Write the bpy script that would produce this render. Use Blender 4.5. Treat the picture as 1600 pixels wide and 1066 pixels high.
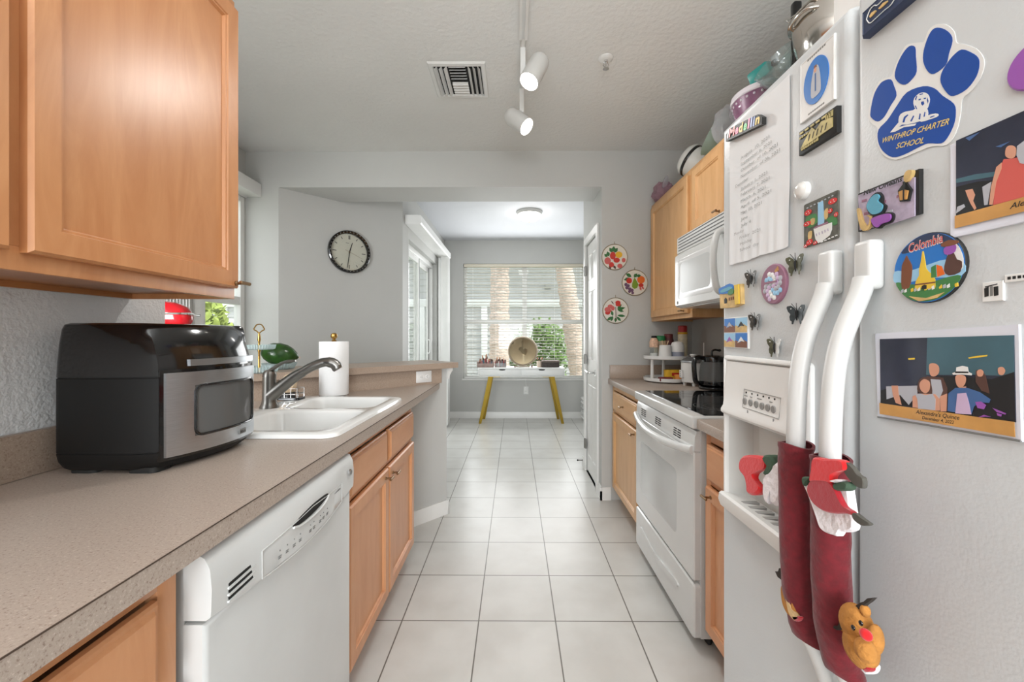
import bpy, bmesh, math, random
from math import sin, cos, pi, radians, sqrt
from mathutils import Matrix, Vector, noise
random.seed(7)
S = bpy.context.scene
C = S.collection
for o in list(bpy.data.objects):
    bpy.data.objects.remove(o)

# ------------------------------------------------------------------ camera
H = 1.23          # camera height
F = 630.0         # focal length in pixels of a 1600 wide frame
YAW = 0.00635
cd = bpy.data.cameras.new('camera')
cd.sensor_width = 36.0
cd.lens = F / 1600 * 36.0
cd.shift_y = -8 / 1600
cd.clip_start = 0.02
cam = bpy.data.objects.new('camera', cd)
C.objects.link(cam)
cam.location = (0, 0, H)
cam.rotation_euler = (pi / 2, 0, YAW)
S.camera = cam

# ------------------------------------------------------------------ world, lights, exposure
w = bpy.data.worlds.new('world')
S.world = w
w.use_nodes = True
bg = w.node_tree.nodes['Background']
bg.inputs['Color'].default_value = (0.95, 0.975, 1.0, 1)
bg.inputs['Strength'].default_value = 1.5
S.view_settings.view_transform = 'Standard'
S.view_settings.look = 'None'
S.view_settings.exposure = 0.58
S.view_settings.gamma = 1.0
S.view_settings.use_curve_mapping = False


def light(name, kind, loc, rot, energy, size=1.0, size_y=None, col=(1, 1, 1), **kw):
    d = bpy.data.lights.new(name, kind)
    d.energy = energy
    d.color = col
    if kind == 'AREA':
        d.size = size
        if size_y:
            d.shape = 'RECTANGLE'
            d.size_y = size_y
    elif kind == 'SUN':
        d.angle = size
    else:
        d.shadow_soft_size = size
    for k, v in kw.items():
        setattr(d, k, v)
    o = bpy.data.objects.new(name, d)
    C.objects.link(o)
    o.location = loc
    o.rotation_euler = rot
    return o


light('sun', 'SUN', (0, 0, 10), (radians(38), 0, radians(60)), 3.6, 0.02, col=(1.0, 0.96, 0.9))
# added fill lamps, unseen: behind the camera, up at the ceiling, beyond the bar
light('rear_fill', 'AREA', (0.05, -1.9, 1.25), (radians(82), 0, 0), 6, 1.2, 1.0, col=(0.93, 0.97, 1.0), spread=radians(56))
light('bounce_fill', 'AREA', (0.0, -0.5, 1.7), (radians(180), 0, 0), 36, 0.9, 0.7, col=(0.93, 0.97, 1.0))  # added lamp facing up, brightens the ceiling
light('clock_wall_fill', 'AREA', (-1.66, 1.0, 1.35), (radians(90), 0, radians(-7)), 3.2, 0.5, 0.6, col=(0.95, 0.98, 1.0), spread=radians(75))  # added narrow fill aimed at the clock wall
light('nook_daylight', 'AREA', (0.15, 5.9, 1.5), (radians(-90), 0, 0), 28, 1.7, 1.6, col=(0.96, 0.985, 1.0))

# ------------------------------------------------------------------ helpers


def lin(c):
    r = []
    for x in c:
        x = x / 255.0
        r.append(x / 12.92 if x <= 0.04045 else ((x + 0.055) / 1.055) ** 2.4)
    return (r[0], r[1], r[2], 1)


def mat(name, col, rough=0.5, metal=0.0, spec=0.5, var=None, bump=None, emit=None, trans=0.0, coat=0.0, sheen=0.0, alpha=None, scale=(1, 1, 1)):
    m = bpy.data.materials.new(name)
    m.use_nodes = True
    nt = m.node_tree
    p = nt.nodes['Principled BSDF']
    c = lin(col)
    p.inputs['Base Color'].default_value = c
    p.inputs['Roughness'].default_value = rough
    p.inputs['Metallic'].default_value = metal
    p.inputs['Specular IOR Level'].default_value = spec
    p.inputs['Transmission Weight'].default_value = trans
    p.inputs['Coat Weight'].default_value = coat
    p.inputs['Sheen Weight'].default_value = sheen
    if emit:
        p.inputs['Emission Color'].default_value = lin(emit[0])
        p.inputs['Emission Strength'].default_value = emit[1]
    tc = nt.nodes.new('ShaderNodeTexCoord')
    mp = nt.nodes.new('ShaderNodeMapping')
    mp.inputs['Scale'].default_value = scale
    nt.links.new(tc.outputs['Object'], mp.inputs['Vector'])
    sc, amt = var if var else (6.0, 0.03)
    n = nt.nodes.new('ShaderNodeTexNoise')
    n.inputs['Scale'].default_value = sc
    n.inputs['Detail'].default_value = 4
    nt.links.new(mp.outputs[0], n.inputs['Vector'])
    r = nt.nodes.new('ShaderNodeValToRGB')
    r.color_ramp.elements[0].position = 0.3
    r.color_ramp.elements[1].position = 0.7
    r.color_ramp.elements[0].color = (c[0] * (1 - amt), c[1] * (1 - amt), c[2] * (1 - amt), 1)
    r.color_ramp.elements[1].color = (min(1, c[0] * (1 + amt)), min(1, c[1] * (1 + amt)), min(1, c[2] * (1 + amt)), 1)
    nt.links.new(n.outputs['Fac'], r.inputs['Fac'])
    nt.links.new(r.outputs['Color'], p.inputs['Base Color'])
    if bump:
        n2 = nt.nodes.new('ShaderNodeTexNoise')
        n2.inputs['Scale'].default_value = bump[0]
        n2.inputs['Detail'].default_value = 3
        nt.links.new(mp.outputs[0], n2.inputs['Vector'])
        b = nt.nodes.new('ShaderNodeBump')
        b.inputs['Strength'].default_value = bump[1]
        b.inputs['Distance'].default_value = bump[2] if len(bump) > 2 else 0.003
        nt.links.new(n2.outputs['Fac'], b.inputs['Height'])
        nt.links.new(b.outputs[0], p.inputs['Normal'])
    return m


def wood(name, a, b, scale, rough=0.34):
    m = bpy.data.materials.new(name)
    m.use_nodes = True
    nt = m.node_tree
    p = nt.nodes['Principled BSDF']
    p.inputs['Roughness'].default_value = rough
    tc = nt.nodes.new('ShaderNodeTexCoord')
    mp = nt.nodes.new('ShaderNodeMapping')
    mp.inputs['Scale'].default_value = scale
    nt.links.new(tc.outputs['Object'], mp.inputs['Vector'])
    n = nt.nodes.new('ShaderNodeTexNoise')
    n.inputs['Scale'].default_value = 2.2
    n.inputs['Detail'].default_value = 7
    n.inputs['Roughness'].default_value = 0.62
    n.inputs['Distortion'].default_value = 1.6
    nt.links.new(mp.outputs[0], n.inputs['Vector'])
    r = nt.nodes.new('ShaderNodeValToRGB')
    r.color_ramp.elements[0].position = 0.3
    r.color_ramp.elements[1].position = 0.7
    r.color_ramp.elements[0].color = lin(a)
    r.color_ramp.elements[1].color = lin(b)
    nt.links.new(n.outputs['Fac'], r.inputs['Fac'])
    nt.links.new(r.outputs['Color'], p.inputs['Base Color'])
    return m


def glass(name, tint=(255, 255, 255), body=0.0, bodycol=(230, 235, 235), ior=1.45, rough=0.02):
    """thin clear sheet: transparent with a mirror sheen, plus a little milky body"""
    m = bpy.data.materials.new(name)
    m.use_nodes = True
    nt = m.node_tree
    nt.nodes.remove(nt.nodes['Principled BSDF'])
    out = nt.nodes['Material Output']
    t = nt.nodes.new('ShaderNodeBsdfTransparent')
    t.inputs['Color'].default_value = lin(tint)
    g = nt.nodes.new('ShaderNodeBsdfGlossy')
    g.inputs['Roughness'].default_value = rough
    lw = nt.nodes.new('ShaderNodeLayerWeight')
    lw.inputs['Blend'].default_value = 0.5
    pw_ = nt.nodes.new('ShaderNodeMath')
    pw_.operation = 'POWER'
    pw_.inputs[1].default_value = 4.0
    nt.links.new(lw.outputs['Facing'], pw_.inputs[0])
    fr = nt.nodes.new('ShaderNodeMath')
    fr.operation = 'MULTIPLY_ADD'
    fr.inputs[1].default_value = 0.5
    fr.inputs[2].default_value = (ior - 1) * 0.1
    nt.links.new(pw_.outputs[0], fr.inputs[0])
    mx = nt.nodes.new('ShaderNodeMixShader')
    nt.links.new(fr.outputs[0], mx.inputs[0])
    nt.links.new(t.outputs[0], mx.inputs[1])
    nt.links.new(g.outputs[0], mx.inputs[2])
    last = mx
    if body:
        d = nt.nodes.new('ShaderNodeBsdfDiffuse')
        d.inputs['Color'].default_value = lin(bodycol)
        tl = nt.nodes.new('ShaderNodeBsdfTranslucent')
        tl.inputs['Color'].default_value = lin(bodycol)
        ad = nt.nodes.new('ShaderNodeMixShader')
        nt.links.new(d.outputs[0], ad.inputs[1])
        nt.links.new(tl.outputs[0], ad.inputs[2])
        m2 = nt.nodes.new('ShaderNodeMixShader')
        m2.inputs[0].default_value = body
        nt.links.new(mx.outputs[0], m2.inputs[1])
        nt.links.new(ad.outputs[0], m2.inputs[2])
        last = m2
    nt.links.new(last.outputs[0], out.inputs['Surface'])
    return m


WL = {}


class B:
    def __init__(s, m=None):
        s.bm = bmesh.new()
        s.mats = []
        s.mi = 0
        s.M = None
        if m:
            s.m(m)

    def m(s, mt):
        if mt not in s.mats:
            s.mats.append(mt)
        s.mi = s.mats.index(mt)
        return s

    def v(s, p):
        p = Vector(p)
        if s.M is not None:
            p = s.M @ p
        return s.bm.verts.new(p)

    def f(s, vs):
        try:
            fc = s.bm.faces.new(vs)
            fc.material_index = s.mi
            return fc
        except ValueError:
            return None

    def box(s, x0, x1, y0, y1, z0, z1, bev=0.0, seg=2):
        x0, x1 = min(x0, x1), max(x0, x1)
        y0, y1 = min(y0, y1), max(y0, y1)
        z0, z1 = min(z0, z1), max(z0, z1)
        vs = [s.v((x, y, z)) for x in (x0, x1) for y in (y0, y1) for z in (z0, z1)]
        fs = [s.f([vs[i] for i in q]) for q in ((0, 1, 3, 2), (4, 6, 7, 5), (0, 4, 5, 1), (2, 3, 7, 6), (0, 2, 6, 4), (1, 5, 7, 3))]
        if bev > 0:
            bmesh.ops.recalc_face_normals(s.bm, faces=fs)
            es = list({e for fc in fs for e in fc.edges})
            bmesh.ops.bevel(s.bm, geom=es, offset=bev, segments=seg, affect='EDGES', profile=0.5, clamp_overlap=True)
        return s

    def loft(s, loops, cap0=True, cap1=True, closed=True):
        L = [[s.v(p) for p in lp] for lp in loops]
        n = len(L[0])
        for a, b in zip(L[:-1], L[1:]):
            for i in range(n if closed else n - 1):
                j = (i + 1) % n
                s.f([a[i], a[j], b[j], b[i]])
        if cap0:
            s.f(L[0][::-1])
        if cap1:
            s.f(L[-1])
        return s

    def lathe(s, prof, o=(0, 0, 0), ax=(0, 0, 1), n=24, cap0=True, cap1=True, sx=1.0):
        o = Vector(o)
        R = Vector((0, 0, 1)).rotation_difference(Vector(ax).normalized()).to_matrix()
        loops = []
        for r, z in prof:
            r = max(r, 1e-5)
            loops.append([o + R @ Vector((r * cos(2 * pi * i / n) * sx, r * sin(2 * pi * i / n), z)) for i in range(n)])
        return s.loft(loops, cap0, cap1)

    def cyl(s, p0, p1, r0, r1=None, n=20):
        p0, p1 = Vector(p0), Vector(p1)
        d = p1 - p0
        return s.lathe([(r0, 0), (r0 if r1 is None else r1, d.length)], p0, d, n)

    def rod(s, p0, p1, r, n=14, bev=None):
        p0, p1 = Vector(p0), Vector(p1)
        d = p1 - p0
        L = d.length
        b = bev if bev is not None else r * 0.35
        return s.lathe([(r - b, 0), (r, b), (r, L - b), (r - b, L)], p0, d, n)

    def tube(s, pts, r, n=10, flat=1.0, up=None, caps=True):
        P = [Vector(p) for p in pts]
        k = len(P)
        R = r if isinstance(r, (list, tuple)) else [r] * k
        loops = []
        ref = None
        for i in range(k):
            t = (P[min(i + 1, k - 1)] - P[max(i - 1, 0)]).normalized()
            if ref is None:
                ref = Vector(up) if up else (Vector((0, 0, 1)) if abs(t.z) < 0.9 else Vector((1, 0, 0)))
            ref = (ref - t * ref.dot(t)).normalized()
            bi = t.cross(ref)
            loops.append([P[i] + ref * R[i] * flat * cos(2 * pi * j / n) + bi * R[i] * sin(2 * pi * j / n) for j in range(n)])
        return s.loft(loops, caps, caps)

    def ell(s, c, r, n=20, M=None, k=12):
        c = Vector(c)
        r = r if isinstance(r, (list, tuple)) else (r, r, r)
        R = M if M is not None else Matrix.Identity(3)
        loops = []
        for i in range(1, k):
            a = pi * i / k
            loops.append([c + R @ Vector((r[0] * sin(a) * cos(2 * pi * j / n), r[1] * sin(a) * sin(2 * pi * j / n), -r[2] * cos(a))) for j in range(n)])
        return s.loft(loops)

    def prism(s, poly, fr, w0, w1, inset=0.0):
        o, u, v, nn = fr
        l0 = [o + u * a + v * b + nn * w0 for a, b in poly]
        l1 = [o + u * a + v * b + nn * w1 for a, b in poly]
        if inset:
            ca = sum(p[0] for p in poly) / len(poly)
            cb = sum(p[1] for p in poly) / len(poly)
            e = []
            for a, b in poly:
                d = Vector((ca - a, cb - b))
                d = d.normalized() * inset if d.length > inset else d
                e.append(o + u * (a + d.x) + v * (b + d.y) + nn * w1)
            l1 = [p - nn * inset for p in l1]
            return s.loft([l0, l1, e])
        return s.loft([l0, l1])

    def plate(s, outer, holes, fr, w0, w1):
        o, u, v, nn = fr
        for wv in (w0, w1):
            es = []
            for lp in [outer] + holes:
                vs = [s.v(o + u * a + v * b + nn * wv) for a, b in lp]
                es += [s.bm.edges.new((vs[i], vs[(i + 1) % len(vs)])) for i in range(len(vs))]
            g = bmesh.ops.triangle_fill(s.bm, edges=es, use_beauty=True)
            for x in g['geom']:
                if isinstance(x, bmesh.types.BMFace):
                    x.material_index = s.mi
        for lp in [outer] + holes:
            s.loft([[o + u * a + v * b + nn * wv for a, b in lp] for wv in (w0, w1)], False, False)
        bmesh.ops.remove_doubles(s.bm, verts=s.bm.verts, dist=1e-6)
        return s

    def rings(s, fr, rect, steps, r=0.0, back=True, cap=True):
        """nested rectangles: steps = (inset, out)"""
        o, u, v, nn = fr
        loops = []
        for ins, wv in steps:
            lp = rrect(rect[0] + ins, rect[1] - ins, rect[2] + ins, rect[3] - ins, max(r - ins, 0.0004) if r else 0)
            loops.append([o + u * a + v * b + nn * wv for a, b in lp])
        return s.loft(loops, back, cap)

    def text(s, txt, fr, size, w0, w1, width=None, shear=0.0, bold=0.0, align='CENTER'):
        """letters as solid shapes; fr origin is the baseline centre"""
        o, u, v, nn = fr
        cu = bpy.data.curves.new('t', 'FONT')
        cu.body = txt
        cu.size = 1.0
        cu.align_x = align
        cu.shear = shear
        cu.offset = bold
        cu.resolution_u = 3
        ob = bpy.data.objects.new('t', cu)
        C.objects.link(ob)
        dg = bpy.context.evaluated_depsgraph_get()
        me = bpy.data.meshes.new_from_object(ob.evaluated_get(dg))
        xs = [p.co.x for p in me.vertices]
        if not xs:
            bpy.data.objects.remove(ob)
            return s
        wd = max(xs) - min(xs)
        sx = (width / wd) if width else size
        sy = size
        base = [s.v(o + u * (p.co.x * sx) + v * (p.co.y * sy) + nn * w1) for p in me.vertices]
        for pl in me.polygons:
            s.f([base[i] for i in pl.vertices])
        bpy.data.objects.remove(ob)
        bpy.data.curves.remove(cu)
        bpy.data.meshes.remove(me)
        return s

    def done(s, name, parent=None, label=None, cat=None, group=None, kind=None, ang=38, normals=True):
        if normals:
            bmesh.ops.recalc_face_normals(s.bm, faces=s.bm.faces)
        co = [v.co for v in s.bm.verts]
        if kind == 'structure' and parent is None:
            org = Vector((0, 0, 0))
        else:
            lo = [min(c[i] for c in co) for i in range(3)]
            hi = [max(c[i] for c in co) for i in range(3)]
            org = Vector(((lo[0] + hi[0]) / 2, (lo[1] + hi[1]) / 2, lo[2]))
        for v in s.bm.verts:
            v.co -= org
        me = bpy.data.meshes.new(name)
        s.bm.to_mesh(me)
        s.bm.free()
        for m in s.mats:
            me.materials.append(m)
        for p in me.polygons:
            p.use_smooth = True
        me.set_sharp_from_angle(angle=radians(ang))
        o = bpy.data.objects.new(name, me)
        C.objects.link(o)
        WL[o.name] = org
        if parent is not None:
            o.parent = parent
            o.location = org - WL[parent.name]
        else:
            o.location = org
        tag(o, label, cat, group, kind)
        return o


def tag(o, label=None, cat=None, group=None, kind=None):
    if label:
        o['label'] = label
    if cat:
        o['category'] = cat
    if group:
        o['group'] = group
    if kind:
        o['kind'] = kind
    return o


def thing(name, label, cat, loc, group=None):
    o = bpy.data.objects.new(name, None)
    o.empty_display_size = 0.05
    C.objects.link(o)
    o.location = loc
    WL[o.name] = Vector(loc)
    return tag(o, label, cat, group)


def copy_tree(o, loc, label=None, rotz=0.0):
    c = o.copy()
    C.objects.link(c)
    c.location = loc
    c.rotation_euler = (0, 0, rotz)
    WL[c.name] = Vector(loc)
    if label:
        c['label'] = label
    kids = [k for k in bpy.data.objects if k.parent == o]
    for k in kids:
        d = k.copy()
        C.objects.link(d)
        d.parent = c
        for g in [q for q in bpy.data.objects if q.parent == k]:
            e = g.copy()
            C.objects.link(e)
            e.parent = d
    return c


def rrect(a0, a1, b0, b1, r=0.0, n=5):
    if r <= 0:
        return [(a0, b0), (a1, b0), (a1, b1), (a0, b1)]
    r = min(r, (a1 - a0) / 2 - 1e-5, (b1 - b0) / 2 - 1e-5)
    out = []
    for cx, cy, st in ((a1 - r, b0 + r, -pi / 2), (a1 - r, b1 - r, 0), (a0 + r, b1 - r, pi / 2), (a0 + r, b0 + r, pi)):
        for i in range(n + 1):
            t = st + (pi / 2) * i / n
            out.append((cx + r * cos(t), cy + r * sin(t)))
    return out


def smooth(pts, k=5, closed=True):
    n = len(pts)
    out = []
    for i in range(n if closed else n - 1):
        p0 = pts[(i - 1) % n] if closed else pts[max(i - 1, 0)]
        p1 = pts[i]
        p2 = pts[(i + 1) % n]
        p3 = pts[(i + 2) % n] if closed else pts[min(i + 2, n - 1)]
        for j in range(k):
            t = j / k
            q = []
            for d in range(len(p1)):
                a, b, c, e = p0[d], p1[d], p2[d], p3[d]
                q.append(0.5 * ((2 * b) + (-a + c) * t + (2 * a - 5 * b + 4 * c - e) * t * t + (-a + 3 * b - 3 * c + e) * t ** 3))
            out.append(tuple(q))
    if not closed:
        out.append(tuple(pts[-1]))
    return out


def circ(cx, cy, rx, ry=None, n=28, rot=0.0):
    ry = rx if ry is None else ry
    return [(cx + rx * cos(2 * pi * i / n) * cos(rot) - ry * sin(2 * pi * i / n) * sin(rot), cy + rx * cos(2 * pi * i / n) * sin(rot) + ry * sin(2 * pi * i / n) * cos(rot)) for i in range(n)]


VX, VY, VZ = Vector((1, 0, 0)), Vector((0, 1, 0)), Vector((0, 0, 1))


def FX(x, side):
    """frame on a plane of constant x; side=-1 faces -x (u runs towards -y), +1 faces +x (u runs towards +y)"""
    return (Vector((x, 0, 0)), VY * side, VZ, VX * side)


def FY(y):
    """frame on a wall facing the camera (-y): u runs to +x"""
    return (Vector((0, y, 0)), VX, VZ, -VY)


def FZ(z):
    return (Vector((0, 0, z)), VX, VY, VZ)


def ray(px, py):
    x = (px - 800) / F
    z = -(py - 525) / F
    c, s = cos(YAW), sin(YAW)
    return Vector((x * c - s, x * s + c, z))


def onx(px, py, X):
    r = ray(px, py)
    t = X / r.x
    return Vector((X, t * r.y, H + t * r.z))


def ony(px, py, Y):
    r = ray(px, py)
    t = Y / r.y
    return Vector((t * r.x, Y, H + t * r.z))


# ------------------------------------------------------------------ materials
WALL = mat('wall_paint', (193, 193, 190), 0.6, var=(3, 0.02), bump=(160, 0.35, 0.002))
WALLT = mat('wall_texture', (218, 219, 219), 0.55, var=(3, 0.02), bump=(95, 0.9, 0.004))
CEIL = mat('ceiling_texture', (228, 228, 226), 0.75, var=(3, 0.02), bump=(42, 0.45, 0.008))
CEILN = mat('ceiling_paint', (206, 208, 212), 0.7, var=(3, 0.01), bump=(60, 0.3, 0.004))
TRIM = mat('white_trim', (232, 231, 228), 0.35)
TRIMW = mat('white_sash', (240, 240, 238), 0.3)
OAK = wood('maple_upright', (186, 124, 78), (205, 146, 99), (5, 5, 0.9))
OAKB = wood('maple_base_upright', (200, 138, 94), (214, 156, 112), (5, 5, 0.9))
OAKH = wood('maple_base_across', (204, 142, 98), (217, 161, 117), (5, 0.9, 5))
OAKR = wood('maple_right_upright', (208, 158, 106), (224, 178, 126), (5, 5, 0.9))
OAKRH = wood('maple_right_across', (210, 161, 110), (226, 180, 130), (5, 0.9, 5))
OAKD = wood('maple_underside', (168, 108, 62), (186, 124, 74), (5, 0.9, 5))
APPL = mat('white_enamel', (212, 213, 212), 0.18, coat=0.3)
APPS = mat('white_enamel_side', (205, 206, 205), 0.35)
FRIDGE = mat('fridge_white', (203, 207, 209), 0.38, bump=(230, 0.25, 0.0015))
PLW = mat('white_plastic', (226, 226, 224), 0.4)
PLG = mat('grey_plastic', (160, 160, 158), 0.45)
HANDLE = mat('handle_white', (208, 209, 208), 0.35)
BLK = mat('black_plastic', (14, 14, 14), 0.5, spec=0.35)
BLKG = mat('black_gloss', (12, 12, 13), 0.12, coat=0.4)
BLKR = mat('black_rubber', (25, 25, 24), 0.7)
STEEL = mat('brushed_steel', (190, 194, 198), 0.32, 1.0, var=(30, 0.06), scale=(1, 1, 18))
STEELP = mat('polished_steel', (205, 200, 194), 0.12, 1.0)
NICKEL = mat('brushed_nickel', (132, 130, 126), 0.33, 1.0)
CHROME = mat('chrome', (220, 220, 220), 0.08, 1.0)
BRASS = mat('brass', (176, 140, 78), 0.25, 1.0)
GOLD = mat('gold_paint', (158, 130, 44), 0.35, 0.7)
BRONZE = mat('knob_bronze', (150, 122, 92), 0.3, 1.0)
DARK = mat('dark_gap', (14, 13, 12), 0.8)
GREY = mat('mid_grey', (120, 120, 118), 0.5)
PORC = mat('sink_porcelain', (236, 236, 234), 0.12, coat=0.3)
PAPER = mat('paper_white', (238, 238, 238), 0.9, bump=(120, 0.4, 0.002))
GLASSW = glass('window_glass', (250, 252, 251), ior=1.25)
GLASSC = glass('clear_glass', (246, 250, 250), 0.10, (230, 240, 240))
FLUTE = glass('fluted_glass', (246, 250, 250), 0.38, (224, 238, 240))
PLASTC = glass('clear_plastic', (235, 235, 238), 0.38, (236, 236, 240), rough=0.12)
PLASTW = glass('clear_wrap', (250, 250, 252), 0.10, (236, 236, 240), rough=0.1)
PLASTP = glass('pink_film', (235, 215, 224), 0.45, (222, 190, 204), rough=0.15)
GREENG = glass('pale_green_glass', (225, 238, 230), 0.65, (214, 228, 218), rough=0.1)
FRYW = glass('smoked_oven_glass', (120, 120, 120), 0.6, (158, 158, 157), ior=1.8, rough=0.08)
MIRROR = mat('mirror_glass', (176, 162, 134), 0.03, 1.0)
LEAF = mat('leaf_green', (96, 128, 58), 0.6, var=(9, 0.4))
LEAFY = mat('leaf_yellow_green', (140, 156, 74), 0.6, var=(9, 0.35))
BARK = mat('palm_bark', (204, 184, 172), 0.9, var=(14, 0.3), bump=(18, 1.0, 0.03), scale=(1, 1, 3))
SIDING = mat('grey_siding', (192, 193, 195), 0.6)
SIDEW = mat('house_white', (238, 240, 242), 0.6)
LAWN = mat('lawn', (150, 154, 134), 0.9, var=(5, 0.25))
LAMPG = mat('lamp_glow', (255, 252, 246), 0.4, emit=((255, 248, 236), 9.0))
LAMPD = mat('lamp_diffuser', (255, 252, 248), 0.4, emit=((255, 250, 244), 2.2))


def tile_mat():
    m = bpy.data.materials.new('floor_tile')
    m.use_nodes = True
    nt = m.node_tree
    p = nt.nodes['Principled BSDF']
    tc = nt.nodes.new('ShaderNodeTexCoord')
    mp = nt.nodes.new('ShaderNodeMapping')
    s = 0.331
    mp.inputs['Location'].default_value = (0.1545 + 10 * s, -1.739 + 20 * s, 0)
    nt.links.new(tc.outputs['Object'], mp.inputs['Vector'])
    b = nt.nodes.new('ShaderNodeTexBrick')
    b.offset = 0.0
    b.inputs['Scale'].default_value = 1.0
    b.inputs['Brick Width'].default_value = s
    b.inputs['Row Height'].default_value = s
    b.inputs['Mortar Size'].default_value = 0.0028
    b.inputs['Mortar Smooth'].default_value = 0.15
    b.inputs['Color1'].default_value = lin((213, 212, 208))
    b.inputs['Color2'].default_value = lin((208, 207, 203))
    b.inputs['Mortar'].default_value = lin((112, 108, 101))
    nt.links.new(mp.outputs[0], b.inputs['Vector'])
    n = nt.nodes.new('ShaderNodeTexNoise')
    n.inputs['Scale'].default_value = 5
    n.inputs['Detail'].default_value = 5
    nt.links.new(tc.outputs['Object'], n.inputs['Vector'])
    r = nt.nodes.new('ShaderNodeValToRGB')
    r.color_ramp.elements[0].color = (0.90, 0.89, 0.88, 1)
    r.color_ramp.elements[1].color = (1, 1, 1, 1)
    r.color_ramp.elements[0].position = 0.35
    r.color_ramp.elements[1].position = 0.65
    nt.links.new(n.outputs['Fac'], r.inputs['Fac'])
    mx = nt.nodes.new('ShaderNodeMix')
    mx.data_type = 'RGBA'
    mx.blend_type = 'MULTIPLY'
    mx.inputs[0].default_value = 1.0
    nt.links.new(b.outputs['Color'], mx.inputs[6])
    nt.links.new(r.outputs['Color'], mx.inputs[7])
    nt.links.new(mx.outputs[2], p.inputs['Base Color'])
    p.inputs['Roughness'].default_value = 0.28
    bp = nt.nodes.new('ShaderNodeBump')
    bp.inputs['Strength'].default_value = 0.4
    bp.inputs['Distance'].default_value = 0.002
    bp.invert = True
    nt.links.new(b.outputs['Fac'], bp.inputs['Height'])
    nt.links.new(bp.outputs[0], p.inputs['Normal'])
    return m


def counter_mat(name, base, dk, lt):
    m = bpy.data.materials.new(name)
    m.use_nodes = True
    nt = m.node_tree
    p = nt.nodes['Principled BSDF']
    p.inputs['Roughness'].default_value = 0.36
    tc = nt.nodes.new('ShaderNodeTexCoord')
    n = nt.nodes.new('ShaderNodeTexNoise')
    n.inputs['Scale'].default_value = 260
    n.inputs['Detail'].default_value = 3
    n.inputs['Roughness'].default_value = 0.7
    nt.links.new(tc.outputs['Object'], n.inputs['Vector'])
    r = nt.nodes.new('ShaderNodeValToRGB')
    e = r.color_ramp.elements
    e[0].position = 0.30
    e[0].color = lin(dk)
    e[1].position = 0.72
    e[1].color = lin(lt)
    q = e.new(0.44)
    q.color = lin(base)
    q = e.new(0.58)
    q.color = lin(base)
    nt.links.new(n.outputs['Fac'], r.inputs['Fac'])
    nt.links.new(r.outputs['Color'], p.inputs['Base Color'])
    return m


TILE = tile_mat()
LAM = counter_mat('speckled_laminate', (176, 161, 149), (134, 113, 100), (206, 193, 182))
LAMS = counter_mat('speckled_laminate_splash', (170, 151, 135), (128, 106, 92), (197, 180, 165))

# ------------------------------------------------------------------ the setting
CT, CB = 0.91, 0.872            # worktop top / underside
XL, XR = -1.12, 1.33            # kitchen side walls
YE = 3.03                       # end wall of the kitchen
ZC, ZN = 2.62, 2.66             # ceilings
YN = 6.03                       # far wall of the nook

B(TILE).box(-2.2, 2.4, -2.0, 6.2, -0.1, 0).done('floor', kind='structure')
B(CEIL).box(-2.2, 1.5, -2.0, 3.36, ZC, ZC + 0.1).done('ceiling', kind='structure')
B(CEILN).box(-1.9, 2.4, 3.36, 6.2, ZN, ZN + 0.1).done('ceiling', kind='structure')
B(WALLT).box(XL - 0.12, XL, -2.0, 1.285, 0, ZC).done('wall_left', kind='structure')
B(WALL).box(XR, XR + 0.12, -2.0, YE, 0, ZC).done('wall_right', kind='structure')
# end wall: right stub and left stub, header over the opening
B(WALL).box(0.655, XR + 0.12, YE, YE + 0.10, 0, ZC).done('wall_end', kind='structure')
B(WALL).box(-2.03, -1.78, YE, YE + 0.08, 0, ZC).done('wall_end', kind='structure')
B(WALL).box(-1.7799, 0.6549, YE, 3.36, 2.35, ZC).done('wall_header', kind='structure')
# diagonal wall with the clock
q = [(-1.78, YE), (-1.047, 3.763), (-1.047, 3.93), (-1.87, 3.11)]
B(WALL).prism(q, FZ(0), 0, ZN).done('wall_clock', kind='structure')
# living room wall with its glazed opening
B(WALL).plate(rrect(0.9, 3.06, 0, ZC), [rrect(2.60, 3.022, 0.35, 2.27)], FX(-2.03, 1), -0.06, 0).done('wall_living', kind='structure')
# breakfast nook
B(WALL).plate(rrect(3.925, 6.05, 0, ZN), [rrect(3.98, 5.42, 0.0, 2.19)], FX(-1.047, 1), -0.14, 0).done('wall_nook', kind='structure')
WX0, WX1, WZ0, WZ1 = -0.766, 1.07, 0.585, 2.31
B(WALL).plate(rrect(-1.19, 2.4, 0, ZN), [rrect(WX0, WX1, WZ0, WZ1)], FY(YN), -0.16, 0).done('wall_back', kind='structure')
B(WALL).box(2.3, 2.4, 3.8, 6.05, 0, ZN).done('wall_nook', kind='structure')
B(WALL).plate(rrect(-3.83, -3.131, 0, ZN), [rrect(-3.69, -3.20, 0.0, 2.05)], FX(0.655, -1), -0.10, 0).done('wall_pantry', kind='structure')
B(WALL).box(0.7551, 2.4, 3.73, 3.83, 0, ZN).done('wall_pantry', kind='structure')

# diagonal bar wall: Y = X + 3.26 is its kitchen face
E1 = Vector((1, 1, 0)).normalized()
N1 = Vector((1, -1, 0)).normalized()
N0 = -3.26 / sqrt(2)
DG = (N1 * N0, E1, VZ, N1)       # u along the bar towards the aisle, out towards the kitchen
SEND = 1.640
B(WALL).prism(rrect(-0.45, SEND, 0, 1.005), DG, -0.12, 0).done('wall_bar', kind='structure')


def base_prof(fr, a0, a1, name, h=0.095):
    o, u, v, n = fr
    pr = [(0, 0), (0.014, 0), (0.014, h * 0.72), (0.009, h * 0.85), (0.009, h), (0, h)]
    b = B(TRIM)
    b.loft([[o + u * a + n * d + v * z for d, z in pr] for a in (a0, a1)])
    return b.done(name, kind='structure')


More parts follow.
